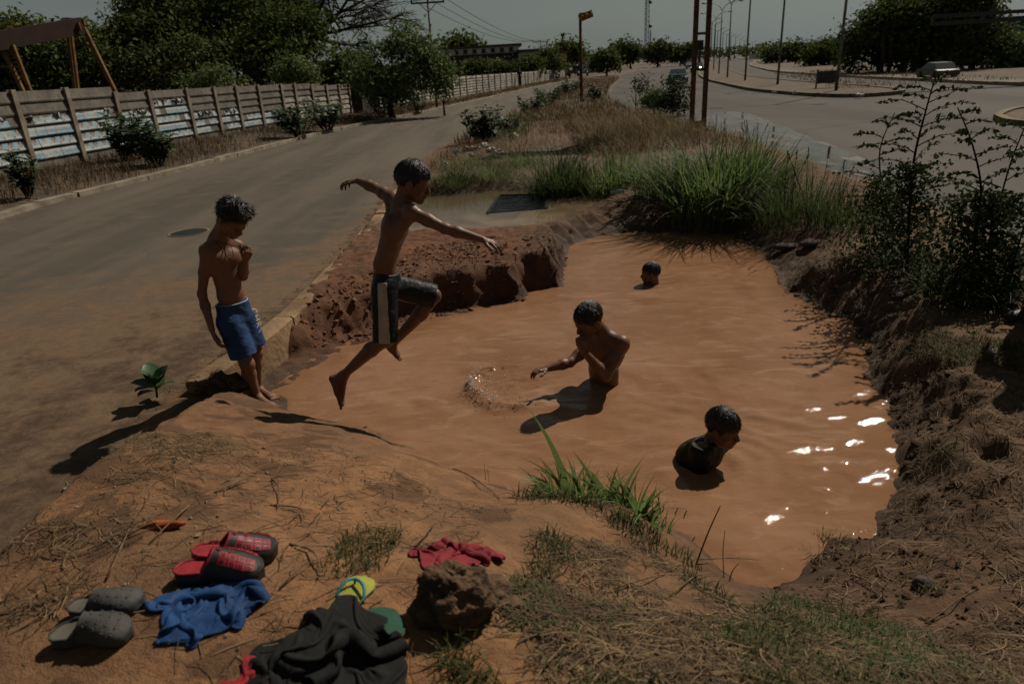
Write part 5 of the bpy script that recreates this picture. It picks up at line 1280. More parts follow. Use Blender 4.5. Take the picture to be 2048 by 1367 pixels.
def scatter(n, spread, p=2.0):
    r = spread * RNG.random(n) ** (1 / p); a = RNG.random(n) * 2 * PI; return r * np.cos(a), r * np.sin(a), a
def clump(px, py, hgt, n, spread, w, mat, label, z=None, lean=.55, name='grass_clump', droop=.5, seg=5, dry=None, sq=1.0, seeds=0, hv=.35):
    p = at(px, py, .06 if z is None else z); ox, oy, a = scatter(n, spread); X, Y = p[0] + ox, p[1] + oy * sq; Z = height(X, Y, False) if p[1] < 13 else np.full(n, p[2])
    P = np.c_[X, Y, Z - .01]; az = a + RNG.normal(0, .6, n); ln = np.abs(RNG.normal(lean, .25, n)) * (.45 + .75 * np.hypot(ox, oy) / spread)
    t = thing(name, label, 'grass', (p[0], p[1], float(np.mean(Z)) if n else p[2]))
    hh = hgt * RNG.uniform(1 - hv * 1.6, 1.12, n)
    mk('blades', [blades(P, hh, az, ln, w * RNG.uniform(.7, 1.25, n), seg, droop)], mat, t)
    if dry:
        m = int(n * dry); q = RNG.permutation(n)[:m]; mk('dry_blades', [blades(P[q] + RNG.normal(0, .03, (m, 3)) * [1, 1, 0], hh[q] * .75, az[q] + .5, ln[q] * 1.35, w * .7, seg, .7)], G_DRY, t)
    if seeds:
        mb = MB()
        for i in range(seeds):
            b = P[i]; tp = b + np.array([RNG.normal(0, .12), RNG.normal(0, .12), hgt * RNG.uniform(1.05, 1.35)]); mb.tube([b, (b + tp) / 2 + RNG.normal(0, .02, 3), tp], [.004, .0035, .003], 4)
            d = nrm(tp - b)
            for j in range(9):
                c = tp - d * .014 * j; mb.add(*leaves(c + RNG.normal(0, .005, (3, 3)), RNG.normal(size=(3, 3)), .022, .5)[:2])
        par(mb.build('seed_stalks', M_TWIG), t)
    return t

# tall green grass between the pool and the highway
clump(1425, 415, 1.12, 640, .62, .027, G_GREEN, 'tallest bright green grass clump at the far shore, right of centre', lean=.62, sq=.7, dry=.06)
clump(1335, 398, .80, 420, .50, .021, G_GREEN, 'green grass clump just left of the tallest clump', sq=.7)
clump(1500, 400, 1.05, 420, .50, .024, G_GREEN, 'bright arching grass clump just right of the tallest clump', lean=.85, sq=.7)
clump(1115, 378, .82, 440, .48, .018, G_DARK, 'dark bushy grass clump behind the drain opening', lean=.6, sq=.8)
clump(1225, 375, .70, 420, .60, .018, G_GREEN, 'mid height grass clump between dark clump and tallest clump', lean=.55, sq=.7)
clump(1605, 440, .74, 460, .50, .008, G_DARK, 'fine upright grass clump left of the tall thin saplings', lean=.5, sq=.8, seeds=6)
clump(1690, 455, .62, 360, .42, .008, G_DARK, 'fine grass clump touching the left sapling base', lean=.55, sq=.8, seeds=4)
clump(1545, 425, .60, 300, .42, .010, G_GREEN, 'low leaning grass clump under the bright arching clump', lean=.8, sq=.7)
clump(1395, 432, .42, 190, .22, .007, G_DRY, 'brown dry tuft hanging over the far pool bank', lean=.9, droop=.8)
clump(905, 372, .40, 330, .50, .009, G_DARK, 'low grass at the left edge of the puddle behind the leaping boy', lean=.8, sq=.6, dry=.15)
clump(985, 362, .46, 330, .50, .009, G_GREEN, 'low pale grass left of the drain opening', lean=.8, sq=.6, dry=.12)
clump(935, 338, .44, 300, .60, .009, G_GREEN, 'grass patch in front of the litter heap', lean=.8, sq=.7, dry=.1)
clump(1045, 335, .50, 260, .5, .010, G_GREEN, 'grass patch right of the litter heap', lean=.7, sq=.8, dry=.15)
clump(1688, 528, .26, 150, .13, .005, G_DRY, 'straw coloured tuft on a mud knob at the right bank', z=.12, lean=.75, droop=.3)
clump(1640, 1072, .10, 160, .12, .004, G_DRY, 'dark clump of dead roots standing in the near right shallows', z=-.12, lean=1.1, droop=.9)
clump(1425, 478, .12, 60, .07, .005, G_GREEN, 'tiny green sprig growing at the far water edge', z=-.1, lean=.6)
clump(1930, 595, .40, 260, .34, .008, G_DARK, 'grass tuft under the right sapling at the bank edge', z=.1, lean=.9, droop=.7)
clump(1845, 545, .34, 200, .32, .008, G_DARK, 'grass tuft between the two saplings', z=.1, lean=.9, droop=.7)
# seeded weed stalks in front of the flooded gutter
clump(1497, 345, .62, 26, .16, .02, G_DARK, 'dark seeded weed stalks rising over the tall grass', lean=.3, seeds=9)

# foreground broad grass at the water's edge
def fore(px, py, spec, label):
    p = at(px, py, .02); z0 = hz(p[0], p[1]); t = thing('grass_clump', label, 'grass', (p[0], p[1], z0))
    for (bx, by, tx, ty, w, ln, dr, az) in spec:
        b = at(bx, by, .0); b[2] = hz(b[0], b[1]) - .02
        d = np.linalg.norm(CAM - b); hpx = math.hypot(tx - bx, ty - by); h = hpx * d / FPX * 1.22
        dxm = (tx - bx) * d / FPX; lean = min(1.2, abs(dxm) / h + .12); a = az if az is not None else (0.25 if dxm > 0 else PI - .25)
        V, F, A = blades(b[None], h, a, lean, w * 2.0, 7, dr, pw=1.7, twist=-1.4); o = mk('blade', [(V, F, A)], G_FORE, t)
    for (bx, by, tx, ty, w, ln, dr, az) in spec + spec[1:]:
        b = at(bx + RNG.normal(0, 14), by + 6, .0); b[2] = hz(b[0], b[1]) - .02; h = math.hypot(tx - bx, ty - by) * np.linalg.norm(CAM - b) / FPX * RNG.uniform(.7, 1.05) if (tx, ty) != (1094, 896) else .1
        V, F, A = blades(b[None], h, RNG.uniform(0, 2 * PI), RNG.uniform(.2, .9), w * 1.9, 7, RNG.uniform(.2, .9), pw=1.7, twist=-1.4); mk('blade', [(V, F, A)], G_FORE, t)
    n = 90; ox, oy, a = scatter(n, .17); X, Y = p[0] + ox, p[1] + oy; P = np.c_[X, Y, height(X, Y, False) - .01]
    tag(mk('low_blades', [blades(P, RNG.uniform(.06, .2, n), a + RNG.normal(0, .5, n), RNG.uniform(.3, 1.0, n), RNG.uniform(.006, .013, n), 5, .5, twist=-.8)], G_FORE, t), kind='stuff')
fore(1150, 1065, [(1138, 1060, 1094, 896, .019, .5, .2, None), (1135, 1062, 1068, 985, .012, .5, .9, None), (1128, 1062, 1093, 982, .012, .5, .3, None), (1150, 1062, 1166, 992, .013, 0, .1, None), (1160, 1068, 1150, 985, .014, 0, .1, None), (1195, 1072, 1163, 980, .015, 0, .2, None), (1210, 1070, 1186, 1010, .014, 0, .2, None), (1140, 1070, 1060, 1018, .011, 0, .3, None), (1125, 1075, 1070, 1045, .012, 0, .5, None), (1170, 1070, 1118, 1005, .013, 0, .3, None), (1218, 1070, 1228, 1000, .010, 0, 0, None), (1180, 1070, 1182, 1018, .012, 0, .1, None)], 'broad bladed green grass with one tall leaf at the near shore')
fore(1275, 1090, [(1240, 1068, 1278, 985, .016, 0, .1, None), (1250, 1078, 1272, 1000, .012, 0, .1, None), (1275, 1085, 1302, 1012, .010, 0, .1, None), (1285, 1085, 1345, 1035, .018, 0, .6, None), (1280, 1090, 1338, 1050, .016, 0, .8, None), (1290, 1092, 1352, 1068, .013, 0, .9, None), (1262, 1085, 1250, 1030, .013, 0, .2, None), (1295, 1095, 1330, 1060, .015, 0, .5, None), (1300, 1100, 1365, 1110, .011, 0, 1.0, None), (1255, 1085, 1225, 1035, .012, 0, .3, None)], 'broad bladed green grass with wide drooping leaves right of the tall leaf')

# short grass and straw on the near banks: nobody could count these blades
def hit(px, py, it=12):            # where a sight line meets the ground
    z = .3
    for _ in range(it):
        p = at(px, py, z); z = .5 * z + .5 * hz(p[0], p[1])
    return at(px, py, z)
def region_pts(n, poly_px, z=.1, dens=None):
    Q = np.array([(hit(x, y) if y > 850 and z > .12 else at(x, y, z))[:2] for x, y in poly_px]); lo, hi = Q.min(0), Q.max(0); X = RNG.uniform(lo[0], hi[0], n * 3); Y = RNG.uniform(lo[1], hi[1], n * 3)
    k = sdpoly(X, Y, Q) < .05 * vnoise(X * 11, Y * 11) + .16 * fbm(X * 2.2, Y * 2.2, 3) - .10 * RNG.random(len(X))
    k &= sdpoly(X, Y, POOL) > .01
    if dens is not None: k &= RNG.random(len(X)) < dens(X, Y)
    X, Y = X[k][:n], Y[k][:n]; return X, Y
def lawn(n, poly, z, mat, h, lean, w, name, label, dens=None, seg=3):
    X, Y = region_pts(n, poly, z, dens); m = len(X); P = np.c_[X, Y, height(X, Y) - .004]
    o = mk(name, [blades(P, RNG.uniform(h * .4, h * 1.2, m), RNG.uniform(0, 2 * PI, m), RNG.uniform(lean * .4, lean * 1.4, m), RNG.uniform(w * .6, w * 1.3, m), seg, .6)], mat); return tag(o, label, kind='stuff')
patch = lambda f, lo, hi: (lambda X, Y: sstep(lo, hi, fbm(X * f, Y * f, 3)))
SE = [(1010, 1080), (1120, 1050), (1250, 1085), (1340, 1110), (1420, 1170), (1500, 1215), (1620, 1190), (1800, 1150), (2100, 1080), (2120, 1420), (1250, 1440), (1120, 1360), (1040, 1250), (1000, 1150)]
lawn(9500, SE, .18, G_MIX, .055, .9, .0042, 'short_grass', 'short trampled grass on the near right bank', patch(2.9, -.12, .30))
lawn(6500, SE, .2, G_GREEN, .05, .8, .004, 'green_grass', 'brighter grass patches on the near right bank', patch(2.1, .10, .40))
lawn(900, [(1030, 1060), (1150, 1040), (1340, 1090), (1460, 1180), (1330, 1200), (1120, 1130)], .1, G_MIX, .07, .8, .005, 'shore_grass', 'dark grass fringe behind the broad bladed grass')
lawn(6500, [(1800, 900), (1900, 860), (2080, 800), (2500, 900), (2600, 1250), (2100, 1250), (1800, 1150), (1760, 1080)], .15, G_MIX, .05, .9, .004, 'low_bank_grass', 'small scattered weeds on the right bank near the corner', patch(2.4, 0, .4))
lawn(5200, [(1740, 600), (1860, 560), (2080, 640), (2100, 900), (2000, 840), (1880, 720), (1800, 660)], .15, G_MIX, .075, .9, .005, 'bank_grass', 'thin grass on the right bank below the saplings', patch(2.2, -.15, .3))
lawn(700, [(660, 1110), (760, 1060), (800, 1080), (760, 1130), (700, 1160)], .35, G_MIX, .035, .9, .0035, 'sparse_grass', 'sparse green sprigs on the trodden mound')
lawn(900, [(880, 1280), (960, 1230), (1080, 1290), (1300, 1380), (1250, 1420), (900, 1420), (870, 1330)], .5, G_MIX, .06, .9, .004, 'mound_grass', 'dull grass tufts at the bottom edge of the mound', patch(3.2, -.1, .2))
lawn(5200, [(840, 392), (900, 345), (1100, 340), (1300, 360), (1520, 400), (1480, 425), (1300, 405), (1200, 388), (1100, 378), (980, 380)], .05, G_DARK, .16, .9, .006, 'puddle_edge_grass', 'low grass fringe along the far edge of the puddle', patch(1.2, -.5, -.1))

def straw(n, poly, z, w, ln, name, label, mat=G_STRAW, dens=None, lift=.02):
    X, Y = region_pts(n, poly, z, dens); m = len(X); a = RNG.uniform(0, 2 * PI, m); l = RNG.uniform(ln * .3, ln * 1.2, m); cv = RNG.normal(0, .35, m); rows = []
    wv = RNG.uniform(w * .5, w * 1.2, m); zl = RNG.random(m) ** 3 * lift; tilt = RNG.normal(0, .12, m)
    for i, t in enumerate((-.5, -.17, .17, .5)):
        aa = a + cv * t; x = X + np.cos(aa) * l * t; y = Y + np.sin(aa) * l * t; zz = np.maximum(height(x, y), WATER_Z) + .003 + zl + tilt * l * t * .3 * (zl > .004); s = np.c_[-np.sin(a), np.cos(a)] * (wv / 2)[:, None]
        rows += [np.c_[x - s[:, 0], y - s[:, 1], zz], np.c_[x + s[:, 0], y + s[:, 1], zz + .0006]]
    V = np.stack(rows, 1).reshape(-1, 3); b = (np.arange(m) * 8)[:, None]; F = np.concatenate([b + np.array([0, 1, 3, 2]), b + np.array([2, 3, 5, 4]), b + np.array([4, 5, 7, 6])])
    return tag(mk(name, [(V, F, np.repeat(RNG.random(m) ** 1.6, 8))], mat), label, kind='stuff')
straw(9500, SE, .18, .0032, .12, 'straw', 'dry straw strewn over the near right bank', dens=patch(2.2, -.4, .2))
straw(7500, [(1640, 1080), (1740, 1000), (1800, 840), (1740, 700), (1560, 560), (1480, 470), (1560, 450), (1760, 560), (1980, 700), (2300, 760), (2700, 1000), (2600, 1300), (2100, 1200), (1640, 1200)], .12, .003, .12, 'bank_straw', 'dry stalks strewn over the right bank')
straw(3600, [(0, 1000), (200, 930), (330, 870), (480, 860), (440, 960), (330, 1060), (180, 1180), (0, 1260), (-60, 1100)], .35, .003, .11, 'mound_straw', 'dry stalks strewn on the left flank of the mound', dens=patch(2.4, -.35, .15))
straw(900, [(300, 900), (700, 900), (1000, 1010), (1020, 1100), (860, 1340), (200, 1380), (100, 1200)], .4, .0028, .10, 'loose_stalks', 'few loose dry stalks on the trodden mound')
straw(1500, [(0, 760), (300, 640), (560, 560), (560, 620), (380, 780), (250, 880), (0, 1000)], .02, .004, .10, 'road_litter', 'dry bits lying on the dirty road edge')
straw(1600, [(760, 520), (1000, 480), (1130, 470), (1300, 440), (1560, 480), (1540, 520), (1440, 462), (1240, 460), (1125, 560), (1050, 580)], .1, .004, .14, 'mud_roots', 'roots and dead grass hanging in the far bank mud', dens=patch(1.6, -.4, .1))

# pebbles and clods
def clods(n, poly, z, r, mat, name, label, dens=None, sink=.55):
    X, Y = region_pts(n, poly, z, dens); m = len(X); R_ = r * np.minimum(RNG.lognormal(-.4, .6, m), 2.6); Z = np.maximum(height(X, Y), WATER_Z - .02)
    D = np.array([[1, 0, 0], [-1, 0, 0], [0, 1, 0], [0, -1, 0], [0, 0, 1], [.6, .6, .55], [-.6, .6, .55], [.6, -.6, .55], [-.6, -.6, .55], [.6, .6, -.4], [-.6, .6, -.4], [.6, -.6, -.4], [-.6, -.6, -.4]])
    T = np.array([[4, 5, 6], [4, 6, 8], [4, 8, 7], [4, 7, 5], [0, 2, 5], [2, 0, 9], [2, 1, 6], [1, 2, 10], [1, 3, 8], [3, 1, 12], [3, 0, 7], [0, 3, 11], [5, 2, 6], [6, 1, 8], [8, 3, 7], [7, 0, 5]])
    V = D[None] * R_[:, None, None] * RNG.uniform(.5, 1.45, (m, 13, 1)) * np.array([1, 1, .75]); a = RNG.uniform(0, 6.3, m); c, s_ = np.cos(a)[:, None], np.sin(a)[:, None]
    V = np.stack([V[..., 0] * c - V[..., 1] * s_ + X[:, None], V[..., 0] * s_ + V[..., 1] * c + Y[:, None], V[..., 2] + (Z + R_ * (.5 - sink))[:, None]], -1)
    F = (np.arange(m) * 13)[:, None, None] + T
    return tag(mk(name, [(V.reshape(-1, 3), F.reshape(-1, 3), np.repeat(RNG.random(m), 13))], mat, None, False), label, kind='stuff')
M_CLOD = simple('red clods', (.21, .085, .036), (.09, .035, .016), .9, 25, .6, 60); M_MUD = simple('dark wet clods', (.085, .048, .026), (.03, .018, .011), .9, 25, .6, 60, spec=.1); M_PEB = simple('pale grit', (.30, .21, .14), (.15, .09, .055), .9, 40)
clods(900, [(575, 660), (600, 640), (760, 560), (1050, 560), (1060, 600), (900, 612), (760, 660), (600, 690)], -.1, .016, M_CLOD, 'red_clods', 'crumbled red clods along the foot of the cut bank')
clods(700, [(770, 520), (860, 490), (1000, 480), (1040, 520), (860, 530)], .12, .015, M_CLOD, 'bank_clods', 'loose red clods on top of the cut bank')
clods(1000, [(1000, 510), (1120, 470), (1240, 440), (1330, 430), (1540, 470), (1560, 520), (1480, 475), (1250, 462), (1130, 490), (1125, 560)], .08, .013, M_MUD, 'mud_clods', 'dark wet clods on the far bank')
clods(1100, [(1560, 520), (1640, 500), (1800, 620), (1960, 800), (1900, 980), (1800, 900), (1740, 760), (1600, 620)], .08, .012, M_MUD, 'bank_mud_clods', 'dark wet clods along the right bank')
clods(900, [(0, 1100), (300, 900), (560, 860), (1000, 1020), (1020, 1200), (900, 1367), (0, 1367)], .4, .0034, M_PEB, 'grit', 'small pale grit on the trodden mound', sink=.2)
clods(500, [(0, 700), (400, 520), (700, 480), (560, 640), (380, 780), (0, 980)], .02, .008, M_PEB, 'road_grit', 'grit lying on the dirty road')
clods(900, [(1500, 1200), (1640, 1100), (1800, 1000), (2100, 900), (2100, 1300), (1500, 1350)], .2, .008, M_MUD, 'soil_crumbs', 'dark soil crumbs on the near right bank')

# dry weeds along the verge and on the median
def weeds(n, fx, y0, y1, h, w, mat, name, label, lean=.6, zz=.1, nearb=1.6, clus=0):
    Y = y0 + (y1 - y0) * RNG.random(n) ** nearb; X = fx(Y, RNG.random(n)); 
    k = fbm(X * .8, Y * .35, 3) > -.2 + .25 * RNG.normal(size=n); X, Y = X[k], Y[k]; m = len(X); P = np.c_[X, Y, np.broadcast_to(zz(X, Y) if callable(zz) else zz, (m,))]
    sc = 1 + np.clip(Y - 20, 0, None) * .012
    return tag(mk(name, [blades(P, h * RNG.uniform(.4, 1.2, m), RNG.uniform(0, 2 * PI, m), RNG.uniform(.2, 1.1, m) * lean * 1.6, w * RNG.uniform(.6, 1.4, m) * sc, 3, .5)], mat), label, kind='stuff')
vz = lambda X, Y: .05 + .17 * sstep(.2, 3.0, edge_x(ROAD_L, Y) - X) * sstep(70, 26, Y)
G_DRYD = leafmat('dark dry grass', (.055, .035, .018), (.165, .112, .060), (.045, .028, .015), .85, .1, .15, 2)
weeds(15000, lambda Y, r: edge_x(ROAD_L, Y) - .35 - r ** .8 * (2.9 - .9 * sstep(24, 40, Y)), 10.5, 46, .36, .012, G_DRYD, 'dry_weeds', 'brown dry weeds along the foot of the concrete wall', zz=vz, nearb=1.3)
weeds(5000, lambda Y, r: edge_x(ROAD_L, Y) - .3 - r * 1.6, 42, 110, .4, .03, G_DRY, 'far_dry_weeds', 'far dry weeds along the pale part of the wall', zz=.1)
mx = lambda a, b: (lambda Y, r: edge_x(ROAD_R, Y) * (1 - (a + (b - a) * r)) + edge_x(HWY_L, Y) * (a + (b - a) * r))
weeds(9000, mx(.45, .97), 15.5, 30, .42, .011, G_DRY, 'median_dry_grass', 'brown dry grass across the median', zz=.08, nearb=1.2)
weeds(8000, mx(.04, .62), 14.5, 27, .34, .011, G_DRY, 'median_litter_weeds', 'low dead weeds on the bare part of the median', zz=.08, nearb=1.0, lean=.9)
weeds(3600, mx(.5, .86), 17.5, 24, .62, .010, G_PALE, 'pale_dry_grass', 'pale straw coloured tall grass on the median', zz=.08, nearb=1.0, lean=.4)
weeds(9000, mx(.06, .95), 26, 95, .5, .025, G_DRY, 'far_median_grass', 'dry scrub on the median further down the road', zz=.1, nearb=1.7)
weeds(2600, mx(.03, .3), 20, 60, .45, .02, G_DARK, 'median_edge_weeds', 'green weeds along the left edge of the median', zz=.1, nearb=1.6)
weeds(2500, lambda Y, r: 17 + r * 9 + .28 * (Y - 36), 36, 70, .3, .03, G_DRY, 'island_weeds', 'dry weeds on the lamp island', zz=.12, nearb=1.0).hide_render = False

# waxy broad leaved bushes
def leafy_bush(px, py, hgt, wid, nst, ls, label, mat=L_BUSH, z=.12, nl=26, name='bush', group=None, lp=False):
    ls *= 1.25; nst = int(nst * 1.5)
    p = at(px, py, z); t = thing(name, label, 'bush', p, 0, group); mb = MB(); Ps, Ds = [], []
    for i in range(nst):
        a = RNG.uniform(0, 2 * PI); r = wid * RNG.random() ** .6; top = p + np.array([r * math.cos(a), r * math.sin(a) * .8, hgt * RNG.uniform(.62, 1.05)]); b = p + np.array([r * .2 * math.cos(a), r * .2 * math.sin(a), -.05]); mid = (b + top) / 2 + np.array([math.cos(a), math.sin(a), 0]) * r * .12
        mb.tube([b, mid, top], [.018, .013, .006], 5)
        for j in range(nl):
            f = .22 + .78 * (j + RNG.random()) / nl; c = (1 - f) ** 2 * b + 2 * f * (1 - f) * mid + f * f * top; aa = j * 2.4 + RNG.normal(0, .4)
            Ps.append(c); Ps[-1] = c + RNG.normal(0, .05 * wid, 3); Ds.append([math.cos(aa), math.sin(aa), RNG.uniform(-.1, .7)])
    par(mb.build('stems', M_TWIG, None, True), t); Ps = np.array(Ps)
    mk('foliage', [big_leaves(Ps, np.array(Ds, float), ls * RNG.uniform(.6, 1.2, len(Ps)))], mat, t, True); return t
leafy_bush(262, 322, 1.25, .75, 13, .20, 'large waxy leaved bush at the kerb, left half of the pair', z=.15)
leafy_bush(312, 330, .95, .62, 11, .20, 'lower waxy leaved bush at the kerb, right half of the pair', z=.12)
leafy_bush(56, 388, .85, .34, 7, .16, 'slim waxy leaved bush at the foot of the wall, far left', z=.15, nl=18)
leafy_bush(600, 270, 1.0, .85, 11, .22, 'waxy leaved bush before the posters end, left of two', z=.12, nl=18)
leafy_bush(655, 258, 1.15, .95, 12, .22, 'waxy leaved bush just left of the dark shack', z=.12, nl=18)
leafy_bush(766, 232, 1.2, .7, 8, .22, 'waxy leaved bush in front of the dark shack', z=.1, nl=16)
leafy_bush(838, 224, .9, .7, 7, .22, 'small waxy bush right of the leafy tree trunk', z=.1, nl=14)
leafy_bush(968, 285, .95, .72, 14, .17, 'waxy leaved bush on the median above the litter', z=.06, nl=24)
leafy_bush(1015, 268, .6, .5, 8, .14, 'small waxy bush right behind the litter bush', z=.06, nl=16)
leafy_bush(1062, 232, .8, .7, 8, .2, 'round bush at the median edge, middle of the row', z=.06, nl=16)
leafy_bush(1095, 212, .9, .8, 8, .2, 'dark bush at the median edge before the signal post', z=.06, nl=16)
leafy_bush(1140, 192, 1.1, 1.1, 9, .26, 'round bush at the median edge beside the signal post', z=.06, nl=16)
leafy_bush(1190, 206, .9, .8, 8, .2, 'pale leaved bush at the foot of the signal post', z=.06, nl=16)

# small plant with big leaves growing at the end of the kerb
p = at(316, 800, .0); p[2] = hz(p[0], p[1]) + .03; t = thing('plant', 'small plant with big round green leaves at the end of the kerb', 'plant', p)
par(MB().tube([p, p + [.01, 0, .07], p + [.01, .0, .13]], [.008, .007, .004], 5).build('stem', M_TWIG, None, True), t)
for a, e, z, s in ((2.2, 1.3, .10, .21), (-1.6, 1.8, .10, .20), (-.7, .9, .10, .19), (.6, 1.2, .10, .18), (3.4, .5, .08, .19), (-2.2, .35, .07, .18), (.1, .35, .07, .17), (4.3, .3, .05, .18), (1.6, .5, .06, .16), (2.8, 1.0, .12, .17)):
    mk('leaf', [big_leaves((p + np.array([.01, 0, z]))[None], np.array([[math.cos(a), math.sin(a), e]]), s * .82, .72)], leafmat('plant leaf', (.025, .062, .016), (.055, .11, .032), None, .45, .35, .2) if a == 2.2 else bpy.data.materials['plant leaf'], t, True)

# saplings at the right bank
def sapling(path, Y, label, br, r0=.02, side=(-1, 1), nleaf=16, ls=.05, blen=.5, droop=.3, low=260):
    P = np.array([atY(x, y, Y + dy) for x, y, dy in path]); P[0][2] = hz(P[0][0], P[0][1]) - .05 if Y < 13 else P[0][2]; P = spline(P, 8); n = len(P); t = thing('sapling', label, 'sapling', P[0])
    par(MB().tube(P, np.linspace(r0, .004, n), 6).build('trunk', M_TWIG, None, True), t); mb = MB(); LP = []; LD = []
    for i in range(br):
        f = .25 + .74 * (i + RNG.random() * .5) / br; k = int(f * (n - 1)); b = P[k]; a = RNG.uniform(-.9, .9) + (0 if i % 2 else PI); l = blen * (1.1 - .65 * f) * RNG.uniform(.7, 1.3)
        d = np.array([math.cos(a), math.sin(a) * .8, .55]); s = np.linspace(0, 1, 7); Q = b + np.outer(s * l, d); Q[:, 2] -= droop * l * s ** 2 * 1.3; Q += np.cumsum(RNG.normal(0, .006, Q.shape), 0)
        mb.tube(Q, np.linspace(.0055, .0018, 7), 4)
        for j in range(nleaf):
            q = .15 + .85 * j / nleaf; c = np.array([np.interp(q, s, Q[:, m]) for m in range(3)]); LP.append(c + RNG.normal(0, .008, 3)); LD.append(nrm(d + RNG.normal(0, .8, 3) - [0, 0, .5]))
    par(mb.build('branches', M_TWIG, None, True), t)
    # denser leafy base shoots
    for i in range(low):
        f = RNG.random() ** 1.4 * .5; k = int(f * (n - 1)); sp = .27 * (1 - f * 1.3); c = P[k] + RNG.normal(0, sp, 3) * [1, .7, .35]; LP.append(c); LD.append(RNG.normal(size=3))
    mk('foliage', [leaves(np.array(LP), RNG.normal(size=(len(LP), 3)) + [0, 0, .6], ls * RNG.uniform(.6, 1.25, len(LP)), .6, .3, None, np.array(LD))], L_SAP, t); return t
sapling([(1815, 545, 0), (1818, 440, .03), (1828, 320, .08), (1852, 220, .12), (1872, 150, .15)], 5.95, 'tall thin dark sapling with leaf sprays, left of two at the right bank', 26, .017, low=2600, blen=.62)
sapling([(1770, 500, 0), (1765, 400, .03), (1760, 300, .06), (1790, 225, .1)], 6.6, 'slimmer companion stem just left of the tall thin sapling', 14, .010, low=1800, blen=.45)
sapling([(1945, 600, 0), (1950, 480, .03), (1962, 380, .06), (1945, 290, .1), (1915, 215, .12)], 5.2, 'bushy dark sapling near the right edge with a crooked stem', 18, .013, low=2800, blen=.5)
sapling([(1975, 570, 0), (1990, 450, .03), (2020, 330, .06), (2060, 230, .1)], 5.5, 'thin sapling leaning to the right edge of the photo', 16, .010, low=1500, blen=.5)
sapling([(2010, 610, 0), (2040, 480, .03), (2080, 360, .06)], 5.0, 'thin shoots at the very right edge', 12, .008, low=900, blen=.45)

# ---------------------------------------------------------------- trees
CR = []
def crown_pts(blobs, n, clump_s=.35, per=22, shell=.55, gap=0.0):
    vol = np.array([b[1] ** 2 for b in blobs]); cnt = (n / per * vol / vol.sum()).astype(int) + 1; Ps, Ns = [], []; CR.clear()
    for (c, r, sq), m in zip(blobs, cnt):
        D = RNG.normal(size=(m, 3)); D /= np.linalg.norm(D, axis=1)[:, None]; rr = r * (shell + (1.03 - shell) * RNG.random(m) ** .6) * (1 + .22 * fbm(D[:, 0] * 2.3 + c[0], D[:, 1] * 2.3 + c[1], 3, D[:, 2] * 2.3))
        C = np.asarray(c) + D * rr[:, None] * np.array([1, 1, sq])
        if gap: k = fbm(C[:, 0] * .55 / clump_s * .35, C[:, 1] * .55, 3, C[:, 2] * .7) > gap - .3; C, D = C[k], D[k]
        q = np.repeat(C, per, 0) + RNG.normal(0, clump_s, (len(C) * per, 3)) * [1, 1, .6]; Ps.append(q); CR.append(np.repeat(RNG.random(len(C)), per)); Ns.append(np.repeat(D, per, 0) * .6 + RNG.normal(0, .7, q.shape) + [0, 0, .5])
    return np.concatenate(Ps), np.concatenate(Ns)
def tree(label, Y, base, blobs, n, ls, mat, tr=.16, name='tree', cl=.32, per=22, gap=0.1, sq=.8, cat='tree', depth=.9, z0=.05):
    """base (px,py) of the trunk; blobs (px,py,radius px,dy): the crown masses as seen, each at its own depth"""
    b = atY(base[0], base[1], Y); b[2] = min(b[2], z0); k = Y / FPX * 1.02
    B = [(atY(x, y, Y + dy), r * k, sq) for x, y, r, dy in blobs]; t = thing(name, label, cat, b); top = np.mean([q[0] for q in B], 0)
    mb = MB(); fork = b + (top - b) * .38; mb.tube([b - [0, 0, .2], b * .5 + fork * .5 + RNG.normal(0, tr * .4, 3) * [1, 1, 0], fork], [tr * 1.25, tr * .95, tr * .75], 8)
    par(mb.build('trunk', M_BARK, None, True), t); mb = MB()
    for c, r, _ in B:
        m_ = (fork + c) / 2 + RNG.normal(0, r * .2, 3); mb.tube([fork - [0, 0, .1], m_, c], [tr * .6, tr * .35, tr * .1], 6)
        for i in range(3):
            e = c + RNG.normal(0, r * .5, 3); mb.tube([m_ * .5 + c * .5, (c + e) / 2, e], [tr * .25, tr * .15, tr * .05], 4)
    par(mb.build('limbs', M_BARK, None, True), t)
    P, N = crown_pts(B, n, cl, per, .5, gap); mk('crown', [leaves(P, N, ls * RNG.uniform(.5, 1.5, len(P)), .55, .25, np.clip(np.concatenate(CR) * .75 + .35 * RNG.random(len(P)) - .05, 0, 1))], mat, t); return t
tree('big dark leafy tree behind the wall, tallest mass left of the bare branches', 44, (520, 175), [(470, 60, 75, 0), (540, 30, 80, 1), (585, 75, 62, -1), (440, 20, 70, 2), (520, 110, 60, -2), (395, 60, 60, 1), (600, 20, 55, 3), (480, -40, 90, 2)], 30000, .26, L_TREE, .3, cl=.5)
tree('bushy olive green tree behind the wall, right of the crane leg', 40, (330, 178), [(300, 90, 60, 0), (350, 70, 55, 1), (260, 115, 55, -1), (390, 120, 48, -1), (320, 140, 45, -2), (340, 20, 62, 2), (290, 35, 50, 2)], 24000, .24, L_TREE2, .26, cl=.45)
tree('tree behind the crane frame at the left', 38, (190, 185), [(190, 100, 52, 0), (150, 130, 50, 0), (225, 135, 48, 0), (120, 165, 45, 0), (215, 80, 40, 1)], 18000, .24, L_TREE, .22, cl=.42)
tree('dark tree at the far left edge behind the crane', 36, (40, 195), [(20, 75, 40, 0), (60, 95, 52, 0), (15, 125, 52, 0), (80, 145, 55, 0), (30, 160, 50, 0), (-40, 90, 60, 0)], 18000, .24, L_TREE, .22, cl=.42)
